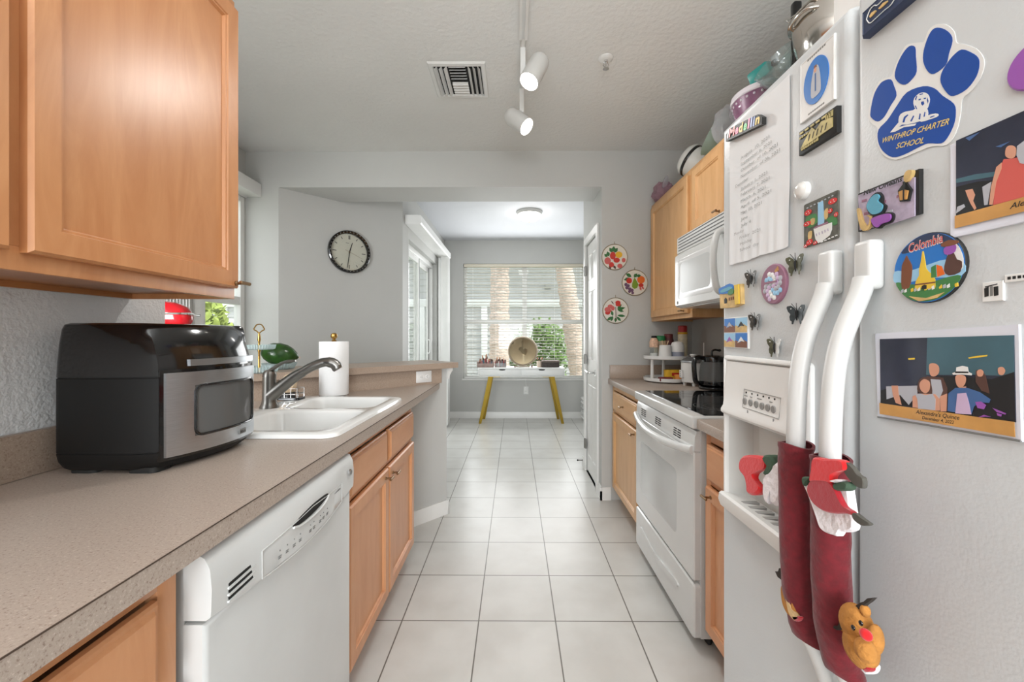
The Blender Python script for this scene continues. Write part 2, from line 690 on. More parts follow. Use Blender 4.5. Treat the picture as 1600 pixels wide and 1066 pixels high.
base_prof(DG, -0.2, SEND + 0.014, 'baseboard_bar')
base_prof((N1 * N0 + E1 * SEND, -N1, VZ, E1), -0.014, 0.12, 'baseboard_bar')
base_prof(FY(YN), -1.047, 2.3, 'baseboard_back')
base_prof(FY(YE), 0.641, 0.72, 'baseboard_end')
base_prof(FX(0.655, -1), -3.14, -3.016, 'baseboard_pantry')
base_prof(FX(0.655, -1), -3.844, -3.75, 'baseboard_pantry')
base_prof(FX(-1.047, 1), 5.42, 6.03, 'baseboard_nook')
base_prof((Vector((-1.78, YE, 0)), E1, VZ, N1), 0, 1.03, 'baseboard_clock')
# small moulding under the end of the bar top
b = B(TRIM)
o, u, v, n = DG
pr = [(0, 0.935), (0.006, 0.935), (0.010, 0.955), (0.030, 0.985), (0.038, 0.99), (0.038, 1.008), (0, 1.008)]
b.loft([[o + u * (SEND + d) + n * a + v * z for d, z in pr] for a in (-0.125, 0.02)])
b.done('trim_1', kind='structure')

# --- far window
def win(name, fr, r, mull, mid, depth):
    """sash window: frame, mullion(s), meeting rails, panes"""
    a0, a1, b0, b1 = r
    b = B(TRIMW)
    fw = 0.04
    o, u, v, n = fr

    def bar(p0, p1, q0, q1, w0, w1):
        b.prism(rrect(p0, p1, q0, q1), fr, w0, w1, 0.003)
    bar(a0, a0 + fw, b0, b1, depth, depth + 0.05)
    bar(a1 - fw, a1, b0, b1, depth, depth + 0.05)
    bar(a0 + fw, a1 - fw, b0, b0 + fw, depth, depth + 0.05)
    bar(a0 + fw, a1 - fw, b1 - fw, b1, depth, depth + 0.05)
    for m in mull:
        bar(m - 0.035, m + 0.035, b0 + fw, b1 - fw, depth, depth + 0.055)
    xs = [a0 + fw] + [x for m in mull for x in (m - 0.035, m + 0.035)] + [a1 - fw]
    for i in range(0, len(xs), 2):
        for z in mid:
            bar(xs[i], xs[i + 1], z - 0.03, z + 0.03, depth + 0.005, depth + 0.045)
    fo = b.done(name, kind='structure')
    zs = [b0 + fw] + [t for z in mid for t in (z - 0.03, z + 0.03)] + [b1 - fw]
    for i in range(0, len(xs), 2):
        for j in range(0, len(zs), 2):
            g = B(GLASSW)
            g.prism(rrect(xs[i], xs[i + 1], zs[j], zs[j + 1]), fr, depth + 0.02, depth + 0.024)
            g.done('pane', fo)
    return fo


win('window_1', FY(YN), (WX0, WX1, WZ0, WZ1), [0.153], [1.44], -0.15)
b = B(TRIM)
b.box(WX0 - 0.02, WX1 + 0.02, YN - 0.012, YN + 0.10, WZ0 - 0.02, WZ0 + 0.004, 0.004)
b.done('trim_2', kind='structure')
win('window_2', FX(-2.03, 1), (2.60, 3.022, 0.35, 2.27), [], [1.49], -0.055)
b = B(TRIMW)
for a0, a1, c0, c1 in ((2.53, 2.60, 0.28, 2.34), (2.60, 3.025, 2.27, 2.34), (2.60, 3.025, 0.28, 0.35)):
    b.box(-2.03, -2.015, a0, a1, c0, c1, 0.003)
b.done('trim_3', kind='structure')

# --- sliding glass door of the nook
b = B(TRIMW)
for a0, a1, c0, c1 in ((3.98, 4.02, 0, 2.19), (5.38, 5.42, 0, 2.19), (4.02, 5.38, 2.13, 2.19), (4.02, 5.38, 0, 0.03)):
    b.box(-1.18, -1.10, a0, a1, c0, c1, 0.003)
sd = b.done('door_2', kind='structure')
for y0, y1, x in ((4.02, 4.70, -1.125), (4.66, 5.38, -1.16)):
    b = B(TRIMW)
    b.box(x - 0.012, x + 0.012, y0, y0 + 0.05, 0.03, 2.13)
    b.box(x - 0.012, x + 0.012, y1 - 0.05, y1, 0.03, 2.13)
    b.box(x - 0.012, x + 0.012, y0 + 0.05, y1 - 0.05, 2.07, 2.13)
    b.box(x - 0.012, x + 0.012, y0 + 0.05, y1 - 0.05, 0.03, 0.12)
    b.m(GREY)
    b.box(x - 0.014, x + 0.016, y1 - 0.014, y1 - 0.001, 0.03, 2.13)
    lf = b.done('door_leaf', sd)
    B(GLASSW).box(x - 0.003, x + 0.003, y0 + 0.05, y1 - 0.05, 0.12, 2.07).done('pane', lf)
    if y0 < 4.5:
        pass
    else:
        B(TRIMW).tube(smooth([(x + 0.012, 5.33, 1.0), (x + 0.04, 5.33, 1.02), (x + 0.04, 5.33, 1.16), (x + 0.012, 5.33, 1.18)], 4, False), 0.009).done('door_handle', lf)

# --- pantry door (casing, slab with three raised panels, lever, hinges)
b = B(TRIM)
fp = FX(0.655, -1)
for r in ((-3.75, -3.69, 0, 2.11), (-3.20, -3.14, 0, 2.11), (-3.69, -3.20, 2.05, 2.11)):
    b.prism(rrect(*r), fp, 0.0, 0.014, 0.004)
pd = b.done('door_1', kind='structure')
b = B(TRIM)
b.prism(rrect(-3.685, -3.205, 0.012, 2.045), fp, -0.045, -0.010, 0.002)
for z0, z1 in ((0.16, 0.80), (1.02, 1.62), (1.72, 1.94)):
    for a0, a1 in ((-3.635, -3.465), (-3.425, -3.255)):
        b.rings(fp, (a0, a1, z0, z1), [(0, -0.0095), (0.004, -0.006), (0.010, -0.013), (0.016, -0.013), (0.032, -0.006)], back=False)
ds = b.done('door_slab', pd)
b = B(CHROME)
b.rod((0.662, 3.28, 0.93), (0.655, 3.28, 0.93), 0.026)
b.tube(smooth([(0.66, 3.28, 0.93), (0.60, 3.28, 0.93), (0.595, 3.31, 0.93), (0.598, 3.40, 0.935)], 4, False), 0.009)
b.done('door_handle', ds)
for z in (0.25, 1.02, 1.82):
    b = B(NICKEL)
    b.rod((0.642, 3.688, z - 0.045), (0.642, 3.688, z + 0.045), 0.008)
    b.box(0.640, 0.655, 3.66, 3.72, z - 0.043, z + 0.043)
    b.done('hinge', pd)

# ------------------------------------------------------------------ outdoors
B(LAWN).box(-25, 20, -6, 30, -0.2, -0.12).done('ground', kind='structure')
hs = thing('house', 'pale grey sided house across the lawn behind the nook window', 'house', (-1, 11.0, -0.12))
b = B(SIDING)
z = -0.12
while z < 3.4:
    b.loft([[Vector((x, 11.0, z)), Vector((x, 10.975, z)), Vector((x, 10.998, z + 0.17)), Vector((x, 11.0, z + 0.17))] for x in (-14, 10)])
    z += 0.17
b.box(-14, 10, 11.0, 11.3, -0.12, 3.45)
b.done('wall', hs)
b = B(SIDEW)
b.box(-14, 10, 10.90, 11.0, 2.02, 2.24, 0.01)
b.box(-14, 10, 10.85, 11.0, 3.3, 3.5, 0.01)
for x in (-8.0, -6.4, -2.6, -0.9, 1.9, 3.4):
    b.box(x, x + 0.16, 10.9, 11.0, -0.12, 2.02, 0.01)
b.done('white_trim', hs)
b = B(SIDEW)
b.loft([[Vector((x, 10.3, 3.5)), Vector((x, 14.0, 3.5)), Vector((x, 12.6, 4.6))] for x in (-14.3, 10.3)])
b.done('roof', hs)
for x in (-1.5, 0.9, 2.9):
    b = B(PLG)
    b.box(x - 0.08, x + 0.08, 10.86, 10.97, 2.5, 2.62, 0.02)
    b.done('wall_lamp', hs)


def trunk(p0, p1, r0, r1, label):
    b = B(BARK)
    pts, rs = [], []
    n = 60
    for i in range(n + 1):
        t = i / n
        pts.append(Vector(p0).lerp(Vector(p1), t))
        rs.append((r0 + (r1 - r0) * t) * (1 + 0.07 * ((i % 3) - 1) + random.uniform(-0.03, 0.03)))
    b.tube(pts, rs, 18)
    ob = thing('palm_tree', label, 'palm tree', (p0[0], p0[1], -0.12))
    b.done('trunk', ob)
    b = B(LEAF)
    for k in range(16):
        a = 2 * pi * k / 16 + random.random() * 0.3
        droop = random.uniform(-0.7, 0.5)
        pp = [Vector(p1) + Vector((cos(a) * t * 1.9, sin(a) * t * 1.9, t * (0.9 + droop) - t * t * 1.3)) for t in (0, 0.2, 0.4, 0.6, 0.8, 1.0)]
        sd_ = Vector((-sin(a), cos(a), 0))
        for i in range(5):
            for sg in (-1, 1):
                for q in range(4):
                    m0 = pp[i].lerp(pp[i + 1], q / 4)
                    m1 = pp[i].lerp(pp[i + 1], q / 4 + 0.12)
                    tip = m0 + sd_ * sg * 0.45 * (1 - abs(i / 5 - 0.4)) + Vector((0, 0, -0.18))
                    b.f([b.v(m0), b.v(m1), b.v(tip)])
    b.done('crown', ob, normals=False)
    return ob


trunk((-0.33, 8.6, -0.13), (-0.30, 8.6, 5.2), 0.22, 0.17, 'thick straight palm tree seen left of the nook window mullion')
trunk((1.52, 9.0, -0.13), (0.72, 9.0, 5.4), 0.23, 0.16, 'leaning palm tree seen at the right of the nook window')


def bush(c, r, n, m, name, label, cat, stem=None):
    ob = thing(name, label, cat, (c[0], c[1], -0.12))
    b = B(m)
    for i in range(n):
        d = Vector((random.gauss(0, 1), random.gauss(0, 1), random.gauss(0, 1))).normalized() * (0.55 + 0.45 * random.random())
        p = Vector(c) + Vector((d.x * r[0], d.y * r[1], d.z * r[2]))
        a = Vector((random.gauss(0, 1), random.gauss(0, 1), random.gauss(0, 1))).normalized()
        e = a.orthogonal().normalized()
        L = random.uniform(0.045, 0.09)
        vs = [p - a * L, p + e * L * 0.45, p + a * L, p - e * L * 0.45]
        b.f([b.v(x) for x in vs])
    b.done('foliage', ob, normals=False)
    b = B(BARK)
    for k in range(5):
        b.tube([(c[0] + 0.03 * k, c[1], -0.12), (c[0] + (k - 2) * r[0] * 0.25, c[1] + 0.05 * (k % 2), c[2] - r[2] * 0.2)], [0.03, 0.012], 8)
    b.done('stem', ob)
    return ob


bush((0.62, 9.9, 0.75), (0.75, 0.5, 0.95), 2200, LEAF, 'bush', 'round leafy green bush between the two palm trunks outside', 'bush')
bush((-4.28, 5.35, 0.9), (0.52, 0.5, 1.0), 2600, LEAFY, 'bush', 'bright yellow green shrub outside the left window', 'bush')

# ------------------------------------------------------------------ cabinet helpers
SHAKER = [(0, 0), (0, 0.014), (0.005, 0.020), (0.045, 0.020), (0.047, 0.0165), (0.051, 0.0165), (0.055, 0.009)]
SLAB = [(0, 0), (0, 0.010), (0.004, 0.014), (0.010, 0.0145), (0.014, 0.020)]


def knob(parent, p, nrm, along, L=0.042):
    """bar knob: post with a short cross bar"""
    p, nrm, along = Vector(p), Vector(nrm), Vector(along)
    b = B(BRONZE)
    b.lathe([(0.007, 0), (0.007, 0.003), (0.0042, 0.006), (0.0042, 0.024)], p, nrm, 14)
    e = p + nrm * 0.026
    b.rod(e - along * L / 2, e + along * L / 2, 0.0052, 14)
    return b.done('knob', parent)


# ------------------------------------------------------------------ left: upper cabinet
uc = thing('wall_cabinet', 'large maple wall cabinet hanging above the black air fryer', 'cabinet', (-0.97, 0.5, 1.337))
b = B(OAK)
x0, x1, y0, y1, z0, z1 = XL + 0.002, -0.815, -0.30, 1.168, 1.337, 2.20
b.box(x0, x1 - 0.018, y0, y1 - 0.012, z0 + 0.016, z0 + 0.03)            # bottom
b.box(x0, x1 - 0.018, y0, y1 - 0.012, z1 - 0.015, z1)
b.box(x0, x1 - 0.018, y1 - 0.012, y1, z0, z1)                            # end panel
b.box(x0, x1 - 0.018, y0, y0 + 0.012, z0, z1)
for r in ((y0, y1, z0, z0 + 0.04), (y0, y1, z1 - 0.045, z1), (y1 - 0.03, y1, z0 + 0.04, z1 - 0.045), (0.615, 0.68, z0 + 0.04, z1 - 0.045), (y0, y0 + 0.03, z0 + 0.04, z1 - 0.045)):
    b.box(x1 - 0.018, x1, r[0], r[1], r[2], r[3], 0.001)
b.m(OAKD)
b.box(x0, x1 - 0.018, y0 + 0.012, y1 - 0.012, z0 + 0.014, z0 + 0.016)
b.box(x0, x0 + 0.015, y0 + 0.012, y1 - 0.012, z0, z0 + 0.014)
b.done('body', uc)
for a0, a1, kn in ((0.658, 1.160, 1.146), (-0.26, 0.634, None)):
    b = B(OAK)
    b.rings(FX(x1, 1), (a0, a1, 1.367, 2.168), SHAKER)
    d = b.done('door', uc)
    if kn:
        knob(d, (x1 + 0.020, kn, 1.380), VX, VY)

# ------------------------------------------------------------------ left: worktop with sink cut-out and splash
SK = (-1.098, -0.558, 1.245, 2.035)
ct = thing('worktop', 'speckled beige laminate worktop running along the left with the sink', 'countertop', (-0.8, 1.0, CB))
b = B(LAM)
pl = [(-0.51, -0.6), (-0.51, 2.735), (-0.525, 2.735), (-1.93, 1.33), (-1.93, 1.29), (-1.117, 1.29), (-1.117, -0.6)]
b.plate(pl, [rrect(SK[0] + 0.025, SK[1] - 0.025, SK[2] + 0.025, SK[3] - 0.025, 0.05)], FZ(0), CB, CT)
# the thin dark seam between the top sheet and the front strip
b.m(mat('seam_brown', (74, 58, 48), 0.6)).box(-0.5103, -0.5085, -0.6, 2.735, CT - 0.0012, CT + 0.0003)
b.done('top', ct)
b = B(LAMS)
b.box(-1.118, -1.098, -0.6, 1.284, CT, 1.012, 0.004)
b.done('backsplash', ct)
b = B(LAMS)
b.prism(rrect(-0.42, 1.588, CT, 1.006), DG, 0.002, 0.016)
b.done('backsplash', ct)

# bar top
bt = B(LAMS)
bt.prism(rrect(-0.44, 1.70, -0.34, 0.052), (Vector((0, 0, 0)) + N1 * N0, E1, N1, VZ), 1.01, 1.047)
bt.done('bar_top', label='raised diagonal speckled bar top behind the sink', cat='bar counter')

# outlet on the splash


def outlet(name, fr, c, label, wd=0.115, hg=0.075, horizontal=True):
    t = thing(name, label, 'outlet', fr[0] + fr[1] * c[0] + fr[2] * (c[1] - hg / 2) + fr[3] * c[2])
    b = B(TRIMW)
    b.rings(fr, (c[0] - wd / 2, c[0] + wd / 2, c[1] - hg / 2, c[1] + hg / 2), [(0, c[2]), (0, c[2] + 0.003), (0.004, c[2] + 0.006)], 0.004)
    b.done('cover_plate', t)
    for sg in (-1, 1):
        du, dv = (sg * 0.021, 0) if horizontal else (0, sg * 0.021)
        b = B(TRIMW)
        b.prism(circ(c[0] + du, c[1] + dv, 0.015, 0.015, 18), fr, c[2] + 0.006, c[2] + 0.008)
        b.m(DARK)
        for k in (-1, 1):
            e = (c[0] + du + (0.002 if horizontal else k * 0.005), c[1] + dv + (k * 0.005 if horizontal else 0.002))
            b.prism(rrect(e[0] - (0.004 if horizontal else 0.001), e[0] + (0.004 if horizontal else 0.001), e[1] - (0.001 if horizontal else 0.004), e[1] + (0.001 if horizontal else 0.004)), fr, c[2] + 0.008, c[2] + 0.0085)
        b.prism(circ(c[0] + du - (0.008 if horizontal else 0), c[1] + dv - (0 if horizontal else 0.008), 0.002, 0.002, 8), fr, c[2] + 0.008, c[2] + 0.0085)
        b.done('socket', t)
    return t


outlet('outlet', DG, (1.447, 0.962, 0.0165), 'white double outlet on the speckled splash under the bar top')

# ------------------------------------------------------------------ left: base cabinets
FB = -0.555          # face frame


def base_cab(name, label, y0, y1, sign, fx, doors, drawers, om, omh, kdoor, back, endmat=None):
    """sign +1: faces +x (left run); -1: faces -x (right run)"""
    t = thing(name, label, 'cabinet', ((fx + back) / 2, (y0 + y1) / 2, 0))
    fr = FX(fx, sign)
    b = B(om)
    xi = fx - sign * 0.02
    for a0, a1, c0, c1 in ((y0, y0 + 0.035, 0.10, CB), (y1 - 0.035, y1, 0.10, CB), (y0 + 0.035, y1 - 0.035, CB - 0.04, CB), (y0 + 0.035, y1 - 0.035, 0.10, 0.135), (y0 + 0.035, y1 - 0.035, 0.672, 0.70)):
        b.box(xi, fx, a0, a1, c0, c1, 0.001)
    b.box(xi, back, y0, y0 + 0.015, 0.10, CB - 0.001)
    b.box(xi, back, y1 - 0.015, y1, 0.10, CB - 0.001)
    b.box(xi, back, y0 + 0.015, y1 - 0.015, 0.10, 0.115)
    b.box(back, back + sign * 0.01, y0 + 0.015, y1 - 0.015, 0.115, CB - 0.15)
    b.done('body', t)
    b = B(om)
    b.box(fx - sign * 0.07, fx - sign * 0.085, y0, y1, 0, 0.10)
    b.done('toe_kick', t)
    for (a0, a1, kn) in drawers:
        b = B(omh)
        lo, hi = (a0, a1) if sign > 0 else (-a1, -a0)
        b.rings(fr, (lo, hi, 0.692, 0.826), SLAB)
        d = b.done('drawer_front', t)
        if kn is not None:
            knob(d, (fx + sign * 0.020, kn[0], kn[1]), VX * sign, VY)
    for (a0, a1, kn) in doors:
        b = B(om)
        lo, hi = (a0, a1) if sign > 0 else (-a1, -a0)
        b.rings(fr, (lo, hi, 0.125, 0.668), SHAKER)
        d = b.done('door', t)
        if kn is not None:
            knob(d, (fx + sign * 0.020, kn[0], kn[1]), VX * sign, VY)
    return t


base_cab('base_cabinet', 'maple base cabinet left of the dishwasher, nearest to the camera', -0.45, 0.658, 1, FB,
         [(0.10, 0.612, None), (-0.42, 0.08, None)], [(0.10, 0.612, None), (-0.42, 0.08, None)], OAKB, OAKB, None, -1.09)
base_cab('base_cabinet', 'maple sink base cabinet with two doors right of the dishwasher', 1.285, 2.165, 1, FB,
         [(1.312, 1.715, (1.672, 0.638)), (1.728, 2.145, (1.768, 0.630))], [(1.312, 1.706, None), (1.736, 2.145, None)], OAKB, OAKH, None, -1.09)

# ------------------------------------------------------------------ dishwasher
dw = thing('dishwasher', 'white dishwasher built in under the left worktop', 'dishwasher', (-0.8, 0.97, 0))
FD = -0.515
fr = FX(FD, 1)
Y0, Y1 = 0.672, 1.268
b = B(APPS)
b.box(-1.07, FD - 0.042, Y0 + 0.005, Y1 - 0.005, 0.10, CB - 0.012)
b.done('tub', dw)
b = B(APPL)
b.rings(fr, (Y0, Y1, 0.125, 0.745), [(0, -0.04), (0, -0.008), (0.004, -0.004), (0.010, -0.003)])
b.done('door', dw)
# control panel: its lower edge sags in a long curve, its top edge bulges
b = B(APPL)


def arc(y, k):
    t = (y - (Y0 + Y1) / 2) / ((Y1 - Y0) / 2)
    return k * max(0.0, 1 - t * t)


n = 28
ys = [Y0 + (Y1 - Y0) * i / n for i in range(n + 1)]
loops = []
for y in ys:
    bulge = 0.012 * max(0, 1 - (abs(y - 0.985) / 0.22) ** 2) if abs(y - 0.985) < 0.22 else 0
    zb = 0.752 - arc(y, 0.028)
    prof = [(-0.04, zb), (-0.002, zb), (0.006, zb + 0.006), (0.007 + bulge, zb + 0.016), (0.008 + bulge, 0.805), (0.005 + bulge * 0.6, 0.838), (-0.004, 0.856), (-0.016, 0.862), (-0.04, 0.862)]
    loops.append([Vector((FD + a, y, z)) for a, z in prof])
b.loft(loops)
cp = b.done('control_panel', dw)


def panx(y):
    return FD + 0.0083 + (0.012 * max(0, 1 - (abs(y - 0.985) / 0.22) ** 2) if abs(y - 0.985) < 0.22 else 0)


b = B(mat('panel_line', (200, 200, 198), 0.4))
top = [(y, 0.800 + 0.012 * (1 - abs(y - 0.985) / 0.2)) for y in [0.80 + 0.37 * i / 14 for i in range(15)]]
low = [(y, 0.757 - arc(y, 0.026) + 0.006) for y in [1.17 - 0.37 * i / 14 for i in range(15)]]
ring = [Vector((panx(y) + 0.0006, y, z)) for y, z in top + low]
b.tube(ring + [ring[0]], 0.0011, 6)
b.done('panel_outline', cp)
b = B(DARK)
hp = [(y, z) for y, z in smooth([(0.905, 0.806), (0.985, 0.815), (1.065, 0.812), (1.055, 0.803), (0.985, 0.795), (0.915, 0.797)], 5)]
b.loft([[Vector((panx(y) + 0.0012, y, z)) for y, z in hp], [Vector((panx(y) - 0.004, y, z)) for y, z in hp]])
b.m(APPL)
hl = smooth([(0.900, 0.800), (0.93, 0.792), (0.985, 0.789), (1.04, 0.793), (1.07, 0.806)], 4, False)
b.tube([Vector((panx(y) + 0.002, y, z)) for y, z in hl], 0.003, 8)
b.done('pocket_handle', cp)
b = B(GREY)
for i, y in enumerate((0.855, 0.880, 0.906, 0.930, 0.975, 0.992, 1.025, 1.043, 1.066)):
    x = panx(y)
    zz = 0.772 - arc(y, 0.012)
    b.box(x - 0.002, x + 0.0008, y - 0.001, y + 0.001, zz + 0.010, zz + 0.0125)
    b.box(x - 0.002, x + 0.0008, y - 0.005, y + 0.005, zz - 0.001, zz)
    b.box(x - 0.002, x + 0.0008, y - 0.005, y + 0.004, zz - 0.005, zz - 0.004)
b.box(panx(1.135) - 0.002, panx(1.135) + 0.0008, 1.115, 1.155, 0.790, 0.792)
b.done('panel_markings', cp)
b = B(DARK)
for k in range(3):
    z = 0.788 - k * 0.012
    b.prism(rrect(0.712, 0.782, z - 0.0028, z + 0.0028, 0.002), fr, 0.003, 0.0086)
    b.m(APPL)
    b.prism(rrect(0.710, 0.784, z - 0.0075, z - 0.0035, 0.001), fr, 0.005, 0.0105)
    b.m(DARK)
b.done('vent', cp)
b = B(CHROME)
b.lathe([(0.011, 0), (0.011, 0.002), (0.009, 0.003)], (FD + 0.011, 1.232, 0.812), (1, 0, 0), 20)
b.m(GREY).lathe([(0.0075, 0), (0.0075, 0.0008)], (FD + 0.0138, 1.232, 0.812), (1, 0, 0), 20)
b.done('round_badge', cp)
b = B(APPS)
b.box(FD - 0.10, FD - 0.085, Y0, Y1, 0.0, 0.115)
b.done('kick_plate', dw)

# ------------------------------------------------------------------ sink
sk = B(PORC)
zt = 0.926
outer = rrect(SK[0], SK[1], SK[2], SK[3], 0.05, 6)
outer_in = rrect(SK[0] + 0.012, SK[1] - 0.012, SK[2] + 0.012, SK[3] - 0.012, 0.045, 6)
bas = [rrect(-0.985, -0.600, 1.290, 1.650, 0.06, 6), rrect(-0.985, -0.600, 1.692, 1.992, 0.06, 6)]
o, u, v, n = FZ(0)
es = []
for lp in [outer_in] + bas:
    vs = [sk.v((a, c, zt)) for a, c in lp]
    es += [sk.bm.edges.new((vs[i], vs[(i + 1) % len(vs)])) for i in range(len(vs))]
bmesh.ops.triangle_fill(sk.bm, edges=es, use_beauty=True)
sk.loft([[Vector((a, c, zt)) for a, c in outer_in], [Vector((a * 0.3 + e * 0.7, c * 0.3 + g * 0.7, zt - 0.004)) for (a, c), (e, g) in zip(outer_in, outer)], [Vector((a, c, CT + 0.001)) for a, c in outer]], False, False)
for lp, rr in zip(bas, ((-0.985, -0.600, 1.290, 1.650), (-0.985, -0.600, 1.692, 1.992))):
    L = []
    for ins, z in ((0, zt), (0.006, zt - 0.004), (0.010, zt - 0.014), (0.022, zt - 0.15), (0.045, zt - 0.178), (0.08, zt - 0.182)):
        L.append([Vector((a, c, z)) for a, c in rrect(rr[0] + ins, rr[1] - ins, rr[2] + ins, rr[3] - ins, max(0.06 - ins * 0.4, 0.03), 6)])
    sk.loft(L, False, True)
bmesh.ops.remove_doubles(sk.bm, verts=sk.bm.verts, dist=1e-5)
sko = thing('kitchen_sink', 'white double bowl sink set into the left worktop', 'sink', (-0.83, 1.66, CT))
sk.done('basin', sko)
for y in (1.47, 1.842):
    b = B(STEEL)
    b.lathe([(0.042, 0), (0.042, 0.002), (0.030, 0.003), (0.026, 0.001)], (-0.79, y, zt - 0.1815), (0, 0, 1), 24)
    b.done('drain', sko)

# ------------------------------------------------------------------ faucet
fc = thing('faucet', 'brushed nickel single lever faucet behind the sink', 'faucet', (-1.038, 1.70, zt))
fx, fy = -1.038, 1.70
b = B(NICKEL)
b.lathe([(0.037, 0), (0.037, 0.005), (0.031, 0.018), (0.028, 0.03), (0.026, 0.10), (0.0255, 0.128)], (fx, fy, zt), (0, 0, 1), 28)
# angled spout body
sp = [(fx + 0.004, fy + 0.0, zt + 0.05), (fx + 0.045, fy + 0.005, zt + 0.085), (fx + 0.10, fy + 0.015, zt + 0.130), (fx + 0.135, fy + 0.02, zt + 0.152)]
b.tube(smooth(sp, 4, False), [0.030 - 0.010 * i / 12 for i in range(13)], 16)
b.done('body', fc)
b = B(NICKEL)
hp_ = smooth([(fx + 0.127, fy + 0.019, zt + 0.147), (fx + 0.165, fy + 0.026, zt + 0.171), (fx + 0.215, fy + 0.036, zt + 0.190), (fx + 0.250, fy + 0.042, zt + 0.186), (fx + 0.268, fy + 0.045, zt + 0.170)], 4, False)
b.tube(hp_, [0.0195 + 0.003 * (i > 9) - 0.0 for i in range(len(hp_))], 16)
b.lathe([(0.021, 0), (0.023, 0.012), (0.020, 0.02)], (fx + 0.262, fy + 0.044, zt + 0.176), (0.55, 0.1, -0.85), 18)
b.done('pull_out_spray', fc)
b = B(NICKEL)
b.lathe([(0.0262, 0), (0.0262, 0.016), (0.020, 0.028), (0.008, 0.033)], (fx, fy, zt + 0.1285), (0.15, 0, 1), 24)
b.tube(smooth([(fx - 0.012, fy - 0.002, zt + 0.140), (fx + 0.02, fy + 0.0, zt + 0.168), (fx + 0.06, fy + 0.006, zt + 0.192), (fx + 0.105, fy + 0.012, zt + 0.198)], 4, False), [0.016, 0.0155, 0.015, 0.014, 0.0135, 0.013, 0.012, 0.011, 0.0105, 0.010, 0.0095, 0.009, 0.008], 12, flat=0.6)
b.done('lever', fc)

# ------------------------------------------------------------------ dish brush holder
hx, hy = -1.070, 1.925
ch = thing('sponge_caddy', 'small black and wire sponge caddy between faucet and paper towels', 'sponge holder', (hx, hy, zt))
b = B(BLKG)
b.prism(rrect(hx - 0.055, hx + 0.055, hy - 0.035, hy + 0.035, 0.015), FZ(zt), 0, 0.012, 0.003)
b.prism(rrect(hx - 0.045, hx + 0.01, hy - 0.028, hy + 0.028, 0.012), FZ(zt), 0.012, 0.035, 0.004)
b.done('tray', ch)
b = B(CHROME)
for z in (0.028, 0.055):
    lp = [(a, c, zt + z) for a, c in rrect(hx - 0.050, hx + 0.050, hy - 0.032, hy + 0.032, 0.01, 3)]
    b.tube(lp + [lp[0]], 0.0016, 6)
for a in (-0.045, -0.015, 0.015, 0.045):
    for c in (-0.032, 0.032):
        b.tube([(hx + a, hy + c, zt + 0.012), (hx + a, hy + c, zt + 0.055)], 0.0016, 6)
b.done('wire_basket', ch)
b = B(mat('sponge_tan', (214, 190, 158), 0.9, bump=(90, 0.8, 0.004)))
b.prism(smooth([(hx - 0.036, zt + 0.036), (hx - 0.036, zt + 0.095), (hx - 0.020, zt + 0.118), (hx + 0.012, zt + 0.120), (hx + 0.022, zt + 0.095), (hx + 0.010, zt + 0.036)], 3), FY(hy), -0.014, 0.014, 0.004)
b.done('sponge', label='tan sponge standing in the wire sponge caddy', cat='sponge')

# ------------------------------------------------------------------ paper towels
px_, py_ = -0.955, 2.127
ph = thing('paper_towel_holder', 'brass knobbed paper towel holder right of the faucet', 'paper towel holder', (px_, py_, CT))
b = B(STEELP)
b.lathe([(0.072, 0), (0.072, 0.006), (0.068, 0.010)], (px_, py_, CT), n=32)
b.done('base', ph)
b = B(BRASS)
b.cyl((px_, py_, CT + 0.010), (px_, py_, CT + 0.300), 0.007)
b.done('rod', ph)
b = B(BRASS)
b.lathe([(0.012, 0), (0.013, 0.006), (0.007, 0.010), (0.0075, 0.014), (0.015, 0.020), (0.0175, 0.030), (0.015, 0.040), (0.007, 0.046)], (px_, py_, CT + 0.290), n=24)
b.done('knob', ph)
b = B(PAPER)
b.lathe([(0.071, 0), (0.0725, 0.003), (0.0725, 0.277), (0.071, 0.280), (0.021, 0.280), (0.020, 0.278), (0.020, 0.0)], (px_, py_, CT + 0.0105), n=40, cap0=False, cap1=False)
b.done('paper_towel_roll', label='full white paper towel roll on the brass knobbed holder', cat='paper towels')

# ------------------------------------------------------------------ things on the bar
BT = 1.047


def fluted(b, c, r, h, z, n=36, flare=1.12):
    """shallow dish with a fluted wall"""
    L = []
    for rr, zz in ((0.01, 0), (r * 0.9, 0), (r, 0.004), (r * flare, h), (r * flare * 0.97, h), (r * 0.93, 0.006), (0.01, 0.005)):
        k = 4 * n
        L.append([Vector((c[0] + rr * (1 + (0.03 if rr > r * 0.92 else 0) * cos(n * 2 * pi * i / k)) * cos(2 * pi * i / k), c[1] + rr * (1 + (0.03 if rr > r * 0.92 else 0) * cos(n * 2 * pi * i / k)) * sin(2 * pi * i / k), z + zz)) for i in range(k)])
    b.loft(L)


